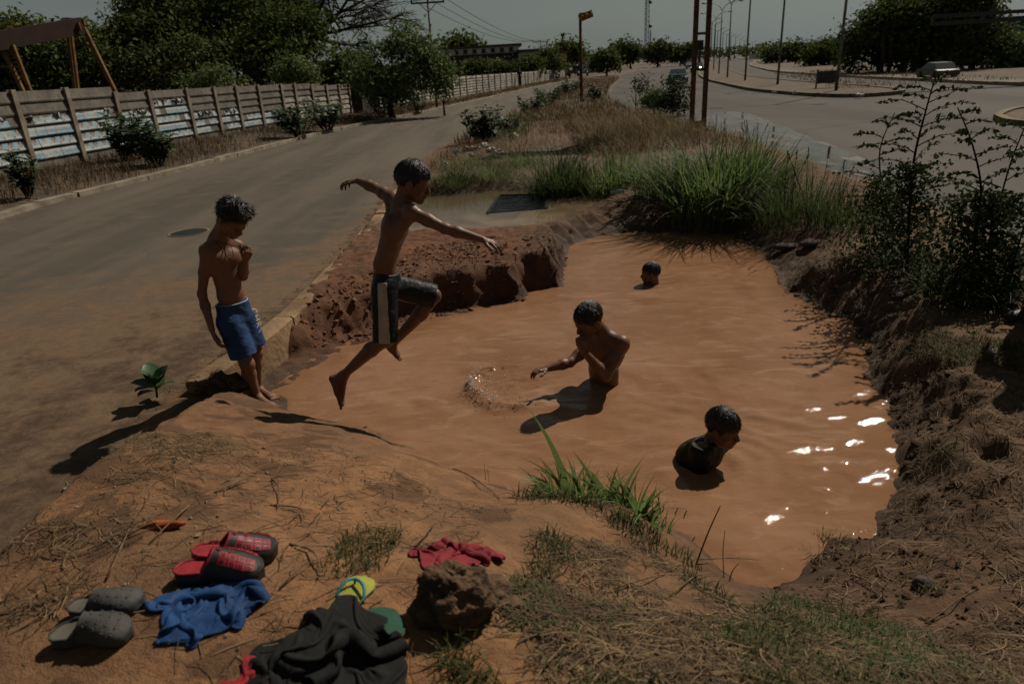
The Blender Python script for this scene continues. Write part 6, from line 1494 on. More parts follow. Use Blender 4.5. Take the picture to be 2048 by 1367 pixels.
tree('flowering pale shrub showing over the wall top', 37, (600, 175), [(590, 135, 26, 0), (615, 150, 22, 0), (570, 150, 20, 0)], 2600, .16, L_LIGHT, .06, 'shrub', .25, cat='shrub')
tree('pale shrub over the wall below the big dark tree', 36, (420, 180), [(410, 160, 22, 0), (440, 150, 20, 0), (380, 170, 18, 0)], 2000, .16, L_LIGHT, .06, 'shrub', .25, cat='shrub')
tree('fresh green leafy tree in front of the wall beside the power pole', 35.5, (785, 236), [(775, 70, 44, 0), (805, 95, 46, 0), (740, 105, 44, .5), (780, 130, 50, -.5), (835, 135, 36, 0), (745, 150, 42, 0), (810, 165, 40, -.3), (770, 175, 38, 0), (848, 100, 26, 0), (712, 140, 28, .3)], 11000, .21, L_LIGHT, .16, cl=.33, per=14, gap=.26)
tree('slender young tree just right of the power pole', 35.5, (888, 214), [(875, 135, 26, 0), (892, 155, 26, 0), (870, 170, 24, 0), (898, 180, 20, 0)], 2600, .18, L_LIGHT, .05, cl=.26, per=14, gap=.2)
tree('dark scrub behind the shack left of the leafy tree', 48, (690, 170), [(680, 140, 26, 0), (715, 135, 28, 0), (735, 150, 25, 0), (660, 155, 20, 0)], 4500, .24, L_TREE, .1, cl=.4)
# bare tree
t = thing('bare_tree', 'leafless spreading tree reaching over from the big dark tree', 'tree', atY(610, 175, 47)); mb = MB(); tw = MB()
def limb(a, d, l, r, lev):
    n = 7; P = [a]; dd = nrm(d)
    for i in range(n - 1):
        dd = nrm(dd + RNG.normal(0, .16, 3) + np.array([.04, 0, .04 if lev < 2 else -.03])); P.append(P[-1] + dd * l / (n - 1))
    (mb if lev < 2 else tw).tube(P, np.linspace(r, r * .5, n), 6 if lev < 2 else 4)
    if lev < 4:
        for i in range(2, n):
            for _ in range(2 if lev > 1 else 1):
                if RNG.random() < .85: limb(P[i], nrm(dd * .7 + RNG.normal(0, .65, 3) * [1, .6, .7]), l * RNG.uniform(.38, .62), r * .5, lev + 1)
b0 = atY(600, 175, 47); f0 = atY(618, 70, 47); mb.tube([b0, (b0 + f0) / 2, f0], [.3, .25, .2], 8)
for x, y, l in ((700, 0, 4.2), (740, 55, 4.6), (690, 110, 3.6), (640, -40, 3.5), (770, 20, 5.2)):
    limb(f0, atY(x, y, 47 + RNG.normal(0, 1)) - f0, l, .13, 1)
par(mb.build('limbs', M_BARK, None, True), t); par(tw.build('twigs', M_BARK, None), t)
# middle distance and horizon
tree('round dark tree above the long white building', 120, (925, 120), [(915, 84, 16, 0), (938, 92, 15, 0), (905, 98, 14, 0), (950, 100, 12, 0)], 2400, .6, L_TREE, .3, cl=.9, per=14)
tree('green tree in front of the long white building, left one', 92, (950, 150), [(950, 134, 11, 0), (938, 140, 10, 0), (962, 140, 10, 0)], 2400, .45, L_TREE, .2, cl=.6, per=14)
tree('scrubby olive tree in front of the long building, middle one', 94, (995, 150), [(990, 134, 10, 0), (1010, 136, 11, 0), (975, 142, 9, 0)], 2200, .42, L_TREE2, .15, cl=.6, per=14)
tree('dark tree right of the long building by the far wall', 96, (1065, 148), [(1062, 128, 15, 0), (1080, 132, 15, 0), (1048, 138, 11, 0)], 2200, .45, L_TREE, .2, cl=.6, per=14)
tree('leafy tree before the orange house', 104, (1103, 145), [(1098, 122, 15, 0), (1115, 128, 13, 0), (1090, 110, 12, 0)], 2000, .45, L_TREE2, .2, cl=.6, per=14)
tree('dark tree behind the orange house under the palm', 150, (1135, 140), [(1120, 100, 15, 0), (1142, 100, 16, 0), (1155, 112, 13, 0)], 2000, .7, L_TREE, .3, cl=.9, per=14)
tree('low spreading tree on the median end', 110, (1213, 148), [(1205, 122, 15, 0), (1228, 124, 15, 0), (1216, 112, 14, 0), (1195, 130, 10, 0), (1238, 132, 9, 0)], 2600, .5, L_TREE, .16, cl=.6, per=14)
for lb, bx, bl in (('dark tree group left of the lattice mast', 1240, [(1232, 100, 12, 0), (1250, 95, 14, 0), (1242, 110, 14, 0)]), ('dark round tree at the foot of the lattice mast', 1262, [(1262, 105, 12, 0), (1255, 112, 10, 0)]), ('pale green tree just right of the lattice mast', 1315, [(1302, 102, 14, 0), (1320, 96, 14, 0), (1338, 104, 13, 0), (1315, 110, 15, 0)]),
                   ('small dark tree left of the rust brown columns', 1370, [(1365, 106, 9, 0), (1378, 103, 9, 0), (1355, 110, 8, 0)])):
    tree(lb, 210, (bx, 122), bl, 1900, 1.0, L_TREE2 if 'pale' in lb else L_TREE, .3, cl=1.3, per=12)
tree('dark scrub tree on the horizon left of the second mast', 150, (1590, 128), [(1560, 104, 14, 0), (1585, 100, 15, 0), (1605, 106, 14, 0), (1540, 110, 9, 0)], 2600, .75, L_TREE, .3, cl=1.1, per=12)
tree('dark tree left of the nearest lamp mast', 100, (1650, 138), [(1640, 100, 16, 0), (1655, 92, 14, 0), (1665, 110, 18, 0), (1630, 115, 15, 0)], 3000, .5, L_TREE, .25, cl=.7, per=14)
tree('broad dark tree right of the nearest lamp mast', 60, (1762, 156), [(1720, 85, 34, 0), (1760, 60, 40, 0), (1790, 95, 42, 0), (1735, 115, 32, 0), (1705, 110, 22, 0), (1775, 25, 24, 0)], 12000, .34, L_TREE, .28, cl=.6, per=18)
tree('tallest dark tree of the right hand row', 58, (1850, 158), [(1830, 45, 44, 0), (1850, 0, 44, 1), (1800, 25, 30, 0), (1870, 70, 48, 0), (1840, 100, 44, 0), (1880, 15, 42, 1), (1800, 70, 36, 0)], 15000, .34, L_TREE, .3, cl=.6, per=18)
tree('dark tree with thin sparkling leaves near the right edge', 56, (1945, 162), [(1930, 20, 44, 0), (1960, 60, 42, 0), (1920, 90, 44, 0), (1975, 100, 34, 0), (1940, 130, 30, 0), (1910, -10, 40, 1), (1950, -25, 36, 0)], 14000, .32, L_TREE2, .28, cl=.55, per=16, gap=.15)
tree('smaller leafy tree at the right edge before the teal building', 54, (2035, 165), [(2040, 90, 26, 0), (2020, 120, 24, 0), (2050, 125, 28, 0)], 4500, .3, L_LIGHT, .14, cl=.45, per=16, gap=.15)
for i, (x, y) in enumerate(((1758, 158), (1775, 157), (1800, 158), (1822, 160))):
    b = atY(x, y, 57); tp = b + [RNG.normal(0, .2), 0, 3.2]; o = MB().tube([b - [0, 0, .2], (b + tp) / 2 + RNG.normal(0, .08, 3), tp], [.2, .16, .13], 7).build('dead_tree', M_BARK, None, True)
    tag(o, ('leftmost', 'second', 'third', 'rightmost')[i] + ' bare trunk standing in the deep shade of the right hand trees', 'tree', 'trunks in the shade')
tree('tall thin grey bush at the highway edge, left one of the thin bushes', 31, (1272, 222), [(1262, 190, 17, 0), (1280, 170, 15, 0), (1255, 205, 13, 0), (1285, 195, 14, 0), (1270, 150, 9, 0)], 2000, .11, L_SAP, .03, 'bush', .20, per=10, gap=.25, cat='bush')
tree('tall thin dark bush left of the rust brown columns', 27, (1345, 236), [(1340, 200, 20, 0), (1358, 180, 17, 0), (1325, 210, 15, 0), (1362, 215, 15, 0), (1345, 165, 11, 0)], 2400, .10, L_SAP, .03, 'bush', .18, per=10, gap=.25, cat='bush')
tree('yellow green bush between the two thin bushes', 29, (1308, 222), [(1300, 205, 14, 0), (1315, 200, 13, 0), (1308, 185, 10, 0)], 1500, .11, L_LIGHT, .03, 'bush', .16, per=10, gap=.1, cat='bush')
# palm
b = atY(1124, 120, 160); tp = atY(1125, 76, 160); t = thing('palm_tree', 'single palm tree standing above the orange house', 'palm', b)
par(MB().tube([b, (b + tp) / 2, tp], [.3, .22, .2], 6).build('trunk', M_BARK, None, True), t); pr_ = []
for i in range(22):
    a = RNG.uniform(0, 6.3); pr_.append(blades(tp[None], 1.9, a, RNG.uniform(.5, 1.3), .55, 5, .9))
mk('crown', pr_, L_TREE, t)
# far woods that read as one mass along the horizon
P_, N_ = [], []
for x in np.arange(-300, 2400, 9):
    Yd = 330 if x > 1250 else 260; y = 138 - (x - 993) * .0575; c = atY(x, y - 5 - 5 * RNG.random(), Yd + 30 * RNG.random()); q = c + RNG.normal(0, 1, (34, 3)) * [2.2, 1.5, 1.2]; P_.append(q); N_.append(RNG.normal(size=q.shape) + [0, -.3, .4])
tag(mk('far_woods', [leaves(np.concatenate(P_), np.concatenate(N_), 1.9, .6)], L_TREE2), 'low dark scrub along the whole horizon', kind='stuff')
# ================================================================ things lying about
def gnormal(p, e=.08):
    return nrm([-(hz(p[0] + e, p[1]) - hz(p[0] - e, p[1])) / (2 * e), -(hz(p[0], p[1] + e) - hz(p[0], p[1] - e)) / (2 * e), 1])
def lay(a_px, b_px, lift=0.004):
    """rotation, origin and length of a thing lying on the ground from photo point a to b"""
    a, b = hit(*a_px), hit(*b_px); x = b - a; l = np.linalg.norm(x); x = x / l; n_ = gnormal((a + b) / 2); z = nrm(n_ - (n_ @ x) * x); y = np.cross(z, x)
    return np.stack([x, y, z], 1), (a + b) / 2 + z * lift, l
def put(o, R, c, s, parent):
    me = o.data; co = np.zeros(len(me.vertices) * 3, np.float32); me.vertices.foreach_get('co', co); co = (co.reshape(-1, 3) * s) @ R.T + c
    me.vertices.foreach_set('co', co.astype(np.float32).ravel()); me.update(); return par(o, parent)

def sole_w(t, flip=1):            # half width of a shoe sole, t from 0 heel to 1 toe; inner and outer side
    t = np.asarray(t); base = np.interp(t, [0, .04, .1, .25, .45, .65, .78, .88, .95, 1], [.0, .55, .78, .92, .86, 1.12, 1.2, 1.08, .78, .0]) * .044
    return base
def outline(n=40, k=1.0):
    t = (1 - np.cos(np.linspace(0, PI, n))) / 2; w = sole_w(t) * k; x = t - .5
    off = .010 * np.sin(t * PI * 1.3)
    return x, w, off
def clog(name, label, heel, toe, m_shell, m_bed, m_panel, side, group, holes_dark=True):
    R, c, l = lay(heel, toe); t = thing(name, label, 'shoe', c, 0, group); L_ = .24; s = l / L_; S_ = lambda o: put(o, R, c, s, t)
    x, w, off = outline(40); X = x * L_; off = off * side
    # sole
    V = []; 
    for q, zz, k in ((0, 0, .93), (1, .012, 1.0), (2, .030, 1.0), (3, .036, .93)):
        V += [np.c_[X, off + w * k, np.full(40, zz) + .004 * np.clip((x + .5) * 2 - 1, 0, 1) ** 2], np.c_[X, off - w * k, np.full(40, zz)]]
    V = np.concatenate(V); i = np.arange(39); F = []
    r = lambda q, sd: q * 80 + sd * 40
    for q in range(3):
        F += [np.stack([r(q, 0) + i + 1, r(q, 0) + i, r(q + 1, 0) + i, r(q + 1, 0) + i + 1], 1), np.stack([r(q, 1) + i, r(q, 1) + i + 1, r(q + 1, 1) + i + 1, r(q + 1, 1) + i], 1)]
    F += [np.stack([r(3, 0) + i + 1, r(3, 0) + i, r(3, 1) + i, r(3, 1) + i + 1], 1), np.stack([r(0, 0) + i, r(0, 0) + i + 1, r(0, 1) + i + 1, r(0, 1) + i], 1)]
    S_(MB().add(V, F).build('sole', m_shell, None, True))
    # footbed seen in the open heel
    k = 26; V = np.concatenate([np.c_[X[:k], off[:k] + w[:k] * .93, .0400 + 0 * X[:k]], np.c_[X[:k], off[:k], .0375 + 0 * X[:k]], np.c_[X[:k], off[:k] - w[:k] * .93, .0400 + 0 * X[:k]]]); i = np.arange(k - 1)
    S_(MB().add(V, [np.stack([i + 1, i, k + i, k + i + 1], 1), np.stack([k + i + 1, k + i, 2 * k + i, 2 * k + i + 1], 1)]).build('footbed', m_bed, None, True))
    # upper: a vaulted shell over the front, open behind
    nu, nx = 25, 26; th = np.linspace(0, PI, nu); tx = np.linspace(.44, .997, nx)
    def shell(tt, a, k=1.0, d=0.0):
        ww = np.interp(tt - .5, x, w) * 1.03 + .002; oo = np.interp(tt - .5, x, off); H = np.interp(tt, [.30, .42, .55, .75, .9, 1], [.062, .067, .060, .045, .031, .012])
        # the sides of the opening sweep back towards the heel
        tx_ = tt - .16 * (1 - np.sin(a)) ** 1.2 * np.clip(1 - (tt - .40) / .28, 0, 1)
        ww = np.interp(tx_ - .5, x, w) * 1.03 + .002; oo = np.interp(tx_ - .5, x, off)
        return np.stack([(tx_ - .5) * L_, oo + (ww + d) * np.cos(a) * (.6 + .4 * np.abs(np.cos(a)) ** .3 if False else 1), .024 + (H + d) * np.abs(np.sin(a)) ** .75], -1)
    A, T = np.meshgrid(th, tx, indexing='xy'); V = shell(T, A)
    V[..., 2] += .0012 * fbm(V[..., 0] * 120, V[..., 1] * 120, 2)
    i = np.arange(nu * nx).reshape(nx, nu); F = np.stack([i[:-1, :-1], i[:-1, 1:], i[1:, 1:], i[1:, :-1]], -1).reshape(-1, 4); V2 = shell(T, A, d=-.005).reshape(-1, 3)
    S_(MB().add(V.reshape(-1, 3), F[:, ::-1]).add(V2, F).build('upper', m_shell, None, True))
    # rim round the opening and the heel
    hr = 15; P = np.concatenate([np.c_[X[hr:0:-1], off[hr:0:-1] + w[hr:0:-1] * .95, .040 + .006 * (np.arange(hr) < 4)], np.c_[X[0:hr + 1], off[0:hr + 1] - w[0:hr + 1] * .95, .040 + 0 * X[0:hr + 1]]])
    rim = shell(np.full(nu, .44), th, d=-.001); S_(MB().tube(rim, .0042, 6).build('rim', m_panel, None, True)); S_(MB().tube(P, .0040, 6).build('heel_rim', m_panel, None, True))
    mb = MB(); hl = MB(); rg = MB()
    def patch_(t0, t1, a0, a1, d, mbx, m=4):
        TT, AA = np.meshgrid(np.linspace(t0, t1, m), np.linspace(a0, a1, m), indexing='ij'); V = shell(TT, AA, d=d).reshape(-1, 3); i = np.arange(m * m).reshape(m, m); mbx.add(V, np.stack([i[:-1, :-1], i[1:, :-1], i[1:, 1:], i[:-1, 1:]], -1).reshape(-1, 4))
    if m_panel is not m_shell:
        for a0, a1, rows in ((.80, 1.28, 1), (1.74, 2.62, 2)):
            mb = MB()
            for r_ in range(rows):
                for q in range(4):
                    t0 = .53 + q * .098; da = (a1 - a0) / rows; patch_(t0, t0 + .088, a0 + r_ * da, a0 + (r_ + .93) * da, .0022, mb)
                    for u_ in (-.5, .5):
                        for v_ in (-.5, .5): patch_(t0 + .034 + u_ * .022, t0 + .050 + u_ * .022, a0 + (r_ + .40 + v_ * .32) * da, a0 + (r_ + .56 + v_ * .32) * da, .0032, hl, 2)
            S_(mb.build('panel', m_panel, None, True))
        S_(hl.build('holes', M_DARK)); [tag(q_, kind='stuff') for q_ in t.children if q_.name.startswith('holes')]
        for q in (.50, .63): rg.tube(shell(np.full(12, q) + .018 * np.cos(np.linspace(0, 2 * PI, 12)), 1.57 + .13 * np.sin(np.linspace(0, 2 * PI, 12)), d=.002), .0018, 5)
        S_(rg.build('ring', m_panel, None, True))
    else:
        for q in range(4):
            for a in (.75, 1.25, 1.85, 2.35):
                tt = .50 + q * .11 + .03 * (a > 1.2) * (a < 1.9); e = np.linspace(0, 2 * PI, 9); pr = shell(tt + .012 * np.cos(e), a + .09 * np.sin(e) * (1 + q * .25), d=.0014); rg.tube(pr, .0014, 4)
                hl.add(pr[:8] , [np.arange(8)[None]])
        S_(rg.build('ring', m_bed, None, True)); S_(hl.build('holes', M_DARK)); [tag(q_, kind='stuff') for q_ in t.children if q_.name.startswith('holes')]
    # side strap stud
    e = np.linspace(0, 2 * PI, 14); q = shell(np.full(14, .46) + .02 * np.cos(e), .22 + .20 * np.sin(e), d=.003); S_(MB().tube(q, .002, 5).build('stud', m_panel, None, True))
    return t
M_RUB = simple('black rubber', (.020, .019, .018), (.012, .011, .010), .55, 20, .2, 90, spec=.4); M_RED = simple('dusty red rubber', (.34, .022, .030), (.20, .014, .020), .55, 14, .2, 90)
M_GRY = simple('dusty grey rubber', (.060, .058, .052), (.030, .029, .027), .7, 12, .3, 60); M_GRY2 = simple('worn grey footbed', (.13, .115, .09), (.07, .062, .05), .8, 12)
clog('clog', 'red and black clog, the farther one of the pair above the blue cloth', (383, 1126), (556, 1112), M_RUB, M_RED, M_RED, -1, 'pair of red and black clogs')
clog('clog', 'red and black clog touching the blue cloth, nearer one of its pair', (351, 1166), (532, 1150), M_RUB, M_RED, M_RED, 1, 'pair of red and black clogs')
clog('clog', 'dusty grey clog, the farther one of the grey pair', (146, 1230), (290, 1214), M_GRY, M_GRY2, M_GRY, -1, 'pair of dusty grey clogs')
clog('clog', 'dusty grey clog nearest the bottom left corner', (110, 1288), (272, 1268), M_GRY, M_GRY2, M_GRY, 1, 'pair of dusty grey clogs')

def cloth_sim(name, label, px, ang, size, squeeze, mat, seed, base=None, n=64, steps=150, thick=.0, cat='clothing', drop=.05, rnd_=.8):
    """a square of cloth let fall, pushed together so that it buckles into folds, settled on what lies under it"""
    rr = np.random.default_rng(seed); c0 = hit(*px); a, b_ = size; m = max(16, int(n * b_ / a)); U, Vv = np.meshgrid(np.linspace(-.5, .5, n), np.linspace(-.5, .5, m), indexing='xy'); U, Vv = U * np.sqrt(1 - rnd_ * 2 * Vv ** 2), Vv * np.sqrt(1 - rnd_ * 2 * U ** 2)
    rest = np.stack([U * a, Vv * b_], -1); ca, sa = math.cos(ang), math.sin(ang)
    w1 = fbm(U * 3 + seed, Vv * 3, 2); w2 = fbm(U * 3 + 9, Vv * 3 + seed, 2)
    x = (rest[..., 0] * squeeze[0] + .16 * a * w1); y = (rest[..., 1] * squeeze[1] + .16 * b_ * w2)
    P = np.stack([c0[0] + x * ca - y * sa, c0[1] + x * sa + y * ca, np.zeros_like(x)], -1); G = lambda X, Y: height(X, Y) if base is None else np.maximum(height(X, Y), base(X, Y))
    # ground is sampled once on a fine raster, then looked up
    lo = P[..., :2].reshape(-1, 2).min(0) - .12; hi = P[..., :2].reshape(-1, 2).max(0) + .12; gs = .008; gx_, gy_ = np.meshgrid(np.arange(lo[0], hi[0], gs), np.arange(lo[1], hi[1], gs), indexing='xy'); H_ = G(gx_, gy_)
    def ground_z(q):
        i = np.clip((q[..., 1] - lo[1]) / gs, 0, H_.shape[0] - 1.01); j = np.clip((q[..., 0] - lo[0]) / gs, 0, H_.shape[1] - 1.01); i0 = i.astype(int); j0 = j.astype(int); fi, fj = i - i0, j - j0
        return (H_[i0, j0] * (1 - fi) + H_[i0 + 1, j0] * fi) * (1 - fj) + (H_[i0, j0 + 1] * (1 - fi) + H_[i0 + 1, j0 + 1] * fi) * fj
    P[..., 2] = ground_z(P) + .012 + drop * (.9 + 1.1 * fbm(U * 4.5 + seed + .6 * w2, Vv * 4.5 * b_ / a, 2) + .35 * fbm(U * 11 + seed, Vv * 11 * b_ / a, 2)) ; O = P.copy()
    dx, dy = a / (n - 1), b_ / (m - 1); dd = math.hypot(dx, dy)
    cons = [((0, 0), (0, 1), dx, 1.), ((0, 0), (1, 0), dy, 1.), ((0, 0), (1, 1), dd, .6), ((1, 0), (0, 1), dd, .6), ((0, 0), (0, 3), 3 * dx, .22), ((0, 0), (3, 0), 3 * dy, .22), ((0, 0), (0, 6), 6 * dx, .06), ((0, 0), (6, 0), 6 * dy, .06)]
    def solve(P, p, q, L_, k, par_):
        h_, w_ = max(p[0], q[0]), max(p[1], q[1])
        A = P[p[0]:m - h_ + p[0], p[1]:n - w_ + p[1]]; B = P[q[0]:m - h_ + q[0], q[1]:n - w_ + q[1]]
        D = B - A; l = np.sqrt((D * D).sum(-1, keepdims=True)) + 1e-9; RA = rest[p[0]:m - h_ + p[0], p[1]:n - w_ + p[1]] - rest[q[0]:m - h_ + q[0], q[1]:n - w_ + q[1]]; L_ = np.sqrt((RA * RA).sum(-1, keepdims=True)); e = D * (.5 * k * (l - L_) / l) * .5; A += e; B -= e
    for s_ in range(steps):
        Vl = (P - O) * .80; O = P.copy(); P = P + Vl; P[..., 2] -= .00045
        for _ in range(3):
            for p, q, L_, k in cons: solve(P, p, q, L_, k, 0)
        z = ground_z(P) + .006; t_ = P[..., 2] < z; P[..., 2] = np.where(t_, z, P[..., 2]); f_ = np.where(t_, .93, .12)[..., None]; P[..., :2] = P[..., :2] * (1 - f_) + O[..., :2] * f_
    i = np.arange(n * m).reshape(m, n); q = np.stack([i[:-1, :-1], i[:-1, 1:], i[1:, 1:], i[1:, :-1]], -1).reshape(-1, 4)
    o = MB().add(P.reshape(-1, 3), q).build(name, mat, None, True); s2 = o.modifiers.new('hem', 'SOLIDIFY'); s2.thickness = .0025; s2.offset = 1; s3 = o.modifiers.new('smooth', 'SUBSURF'); s3.levels = 1; s3.render_levels = 1
    return tag(o, label, cat)
M_CBLUE = cloth_mat('blue cloth', (.006, .032, .105), (.010, .052, .165), .75, 30); M_CBLK = cloth_mat('black cloth', (.0035, .0033, .0032), (.008, .0075, .007), .85, 26); M_CRED = cloth_mat('dark red cloth', (.16, .010, .018), (.27, .020, .030), .8, 34)
cloth_sim('shirt', 'crumpled blue cloth lying below the red and black clogs', (402, 1222), .12, (.46, .36), (.48, .42), M_CBLUE, 3)

# flip flops
def flip(label, heel, toe, m_top, m_edge, m_strap, side, wk=1.0, strap=True, lift=.004, cat='shoe', group=None):
    R, c, l = lay(heel, toe, lift); t = thing('flip_flop', label, cat, c, 0, group); L_ = .24; s = l / L_
    x, w, off = outline(36, 1.0); X = x * L_; off = off * side; P = np.concatenate([np.c_[X, off + w], np.c_[X[::-1][1:-1], (off - w)[::-1][1:-1]]]); n_ = len(P); i = np.arange(n_); j = (i + 1) % n_
    def slab(k, z0, z1): V = np.concatenate([np.c_[P * [1, k], np.full(n_, z0)], np.c_[P * [1, k], np.full(n_, z1)]]); return V, [np.stack([i, j, j + n_, i + n_], 1), i[::-1][None], (i + n_)[None]]
    put(MB().add(*slab(1.0, 0, .012)).build('sole', m_edge), R, c, s, t); put(MB().add(*slab(.97, .0122, .016)).build('footbed', m_top), R, c, s, t)
    if strap:
        tp = np.array([.30 * L_, .012 * side, .016])
        for q in (-1, 1):
            e = np.array([-.04 * L_, q * .041, .012]); f = np.linspace(0, 1, 9)[:, None]; C = (1 - f) ** 2 * e + 2 * f * (1 - f) * np.array([.18 * L_, q * .046, .055]) + f * f * (tp + [0, 0, .018]); put(MB().tube(C, .0052, 6).build('strap', m_strap, None, True), R, c, s, t)
        put(MB().tube([tp - [0, 0, .004], tp + [0, 0, .02]], .004, 6).build('toe_post', m_strap, None, True), R, c, s, t)
    return t
M_YS = simple('worn lime yellow foam', (.36, .36, .06), (.24, .23, .04), .8, 14); M_TQ = simple('turquoise rubber', (.02, .22, .25), (.015, .15, .17), .5, 10); M_GS = simple('dark green foam', (.02, .085, .05), (.014, .05, .03), .75, 12); M_YE = simple('yellow green edge', (.30, .26, .06), rough=.8)
flip('yellow flip flop with turquoise straps, upper one by the black trousers', (668, 1262), (727, 1160), M_YS, M_TQ, M_TQ, 1)
flip('yellow flip flop sole showing behind the upper yellow one', (690, 1265), (741, 1172), M_YS, M_TQ, M_TQ, -1, lift=-.012, strap=False)
flip('dark green flip flop with yellow edge under the black trousers', (600, 1316), (806, 1242), M_GS, M_YE, M_GS, 1, strap=False)
def flips_top(X, Y):
    r_ = np.full(X.shape, -9.)
    for fx_, fy_, tx_, ty_ in ((668, 1262, 727, 1160), (600, 1316, 806, 1242)):
        A_, B_ = hit(fx_, fy_)[:2], hit(tx_, ty_)[:2]; e_ = B_ - A_; t_ = np.clip(((X - A_[0]) * e_[0] + (Y - A_[1]) * e_[1]) / (e_ @ e_), 0, 1); r_ = np.where(np.hypot(X - A_[0] - e_[0] * t_, Y - A_[1] - e_[1] * t_) < .055, np.maximum(r_, height(X, Y, False) + .026), r_)
    return r_
t = thing('trousers', 'crumpled black trousers lying over the flip flops at the bottom edge', 'clothing', hit(680, 1290))
o = cloth_sim('seat_and_leg', None, (704, 1336), -1.35, (.52, .34), (.62, .66), M_CBLK, 9, flips_top, cat=None, rnd_=.35); par(o, t)
o = cloth_sim('leg', None, (560, 1335), .95, (.40, .18), (.72, .62), M_CBLK, 5, flips_top, cat=None); par(o, t)
cloth_sim('red_cloth', 'bright red cloth peeping in at the bottom edge', (496, 1370), .2, (.22, .15), (.5, .5), cloth_mat('bright red cloth', (.22, .010, .016), (.34, .018, .026), .8), 5, n=40)

# rock with the dark red cloth
rc = hit(905, 1236); rb = rc + np.array([0, .03, .035])
rock = MB().lump(rb, (.102, .082, .084), 3, .42, (70, 100), 2.2).build('rock', simple('earthy rock', (.135, .080, .040), (.045, .026, .014), .92, 16, .9, 55, dist=.02), None, True); me_ = rock.data; co = np.zeros(len(me_.vertices) * 3, np.float32); me_.vertices.foreach_get('co', co); co = co.reshape(-1, 3); dv = co - rb; dl_ = np.linalg.norm(dv, axis=1)[:, None] + 1e-9
nz_ = fbm(co[:, 0] * 38, co[:, 1] * 38, 4, co[:, 2] * 38); me_.vertices.foreach_set('co', (co + dv / dl_ * (.018 * nz_ - .03 * np.clip(nz_ - .25, 0, 1))[:, None]).astype(np.float32).ravel()); me_.update()
tag(rock, 'rough earthy rock with the dark red cloth on its back', 'rock')
for i, (x, y, r) in enumerate(((985, 1185, .045), (1020, 1215, .03), (862, 1245, .03))):
    q = hit(x, y); tag(MB().lump(q + [0, 0, r * .2], (r * 1.2, r, r * .8), 20 + i, .5, (14, 20), 2.4).build('soil_clod', M_MUD if False else simple('soil clod', (.15, .09, .048), (.07, .042, .024), .95, 22, .8, 70), None, True),
        ('big soil clod right of the rock under the red cloth', 'small soil clod at the grass edge right of the rock', 'soil clod left of the rock', 'soil clod in the grass below the rock')[i], 'clod', 'soil clods round the rock')
def rock_top(X, Y): q = 1 - ((X - rb[0]) / .115) ** 2 - ((Y - rb[1]) / .10) ** 2; return np.where(q > 0, rb[2] + .080 * np.sqrt(np.clip(q, 0, 1)), -9)
cloth_sim('red_shirt', 'crumpled dark red cloth draped over the back of the rock', (920, 1112), .10, (.42, .34), (.46, .40), M_CRED, 14, rock_top)

# root clump on the end of the kerb
q = at(432, 770, .06); t = thing('root_clump', 'torn clump of earth and roots on the broken kerb end', 'clod', q); par(MB().lump(q + [.02, .03, -.02], (.17, .12, .09), 6, .7, (16, 24), 2.8).build('earth', simple('dark earth', (.10, .055, .028), (.035, .02, .012), .95, 20, .9, 50), None, True), t)
mb = MB()
for i in range(34):
    a = RNG.uniform(0, 6.3); s_ = q + np.array([.12 * math.cos(a), .08 * math.sin(a), RNG.uniform(-.02, .07)]); e = s_ + np.array([math.cos(a) * .1, math.sin(a) * .06 - .03, RNG.uniform(-.09, .06)]); mb.tube([s_, (s_ + e) / 2 + RNG.normal(0, .012, 3), e], [.004, .003, .0015], 4)
tag(par(mb.build('roots', simple('dry roots', (.20, .13, .065), (.09, .055, .03), .9), None, True), t), kind='stuff')

# drain opening in the puddle
D4 = np.array([at(x, y, PZ) for x, y in [(975, 427), (1000, 391), (1098, 389), (1092, 418)]])
t = thing('drain_opening', 'square drain opening with dark rippling water in the puddle', 'drain', D4[0]); m_dw, n, b = newmat('dark drain water'); b.inputs['Base Color'].default_value = (.004, .006, .006, 1); b.inputs['Roughness'].default_value = .06
bump(n, b, noise(n, 4, 3, .5, objco(n, (1, 2.6, 1)), .6), .8, .06)
X_, Y_ = np.meshgrid(np.linspace(0, 1, 20), np.linspace(0, 1, 20)); V = (D4[0] * ((1 - X_) * (1 - Y_))[..., None] + D4[3] * (X_ * (1 - Y_))[..., None] + D4[2] * (X_ * Y_)[..., None] + D4[1] * ((1 - X_) * Y_)[..., None]).reshape(-1, 3) + [0, 0, .006]; i = np.arange(400).reshape(20, 20)
par(MB().add(V, np.stack([i[:-1, :-1], i[:-1, 1:], i[1:, 1:], i[1:, :-1]], -1).reshape(-1, 4)).build('water', m_dw), t)
for k in (0, 1, 2):
    a, b_2 = D4[k], D4[(k + 1) % 4]; par(MB().bar(a + [0, 0, -.01], b_2 + [0, 0, -.01], .045, .06).build('frame_bar', simple('wet black iron', (.012, .012, .011), rough=.4)), t)
# round cover sunk in the road
c = at(378, 466, .0); t = thing('manhole', 'round dark manhole sunk in the dusty road left of the standing boy', 'manhole', c)
par(MB().lathe([(.285, -.02), (.285, .014), (.262, .014), (.258, .008)], c, 32).build('ring', M_KERB, None, False), t); par(MB().lathe([(.258, -.01), (.258, .012)], c, 32).build('cover', simple('dark iron cover', (.015, .017, .018), rough=.3, spec=.6)), t)

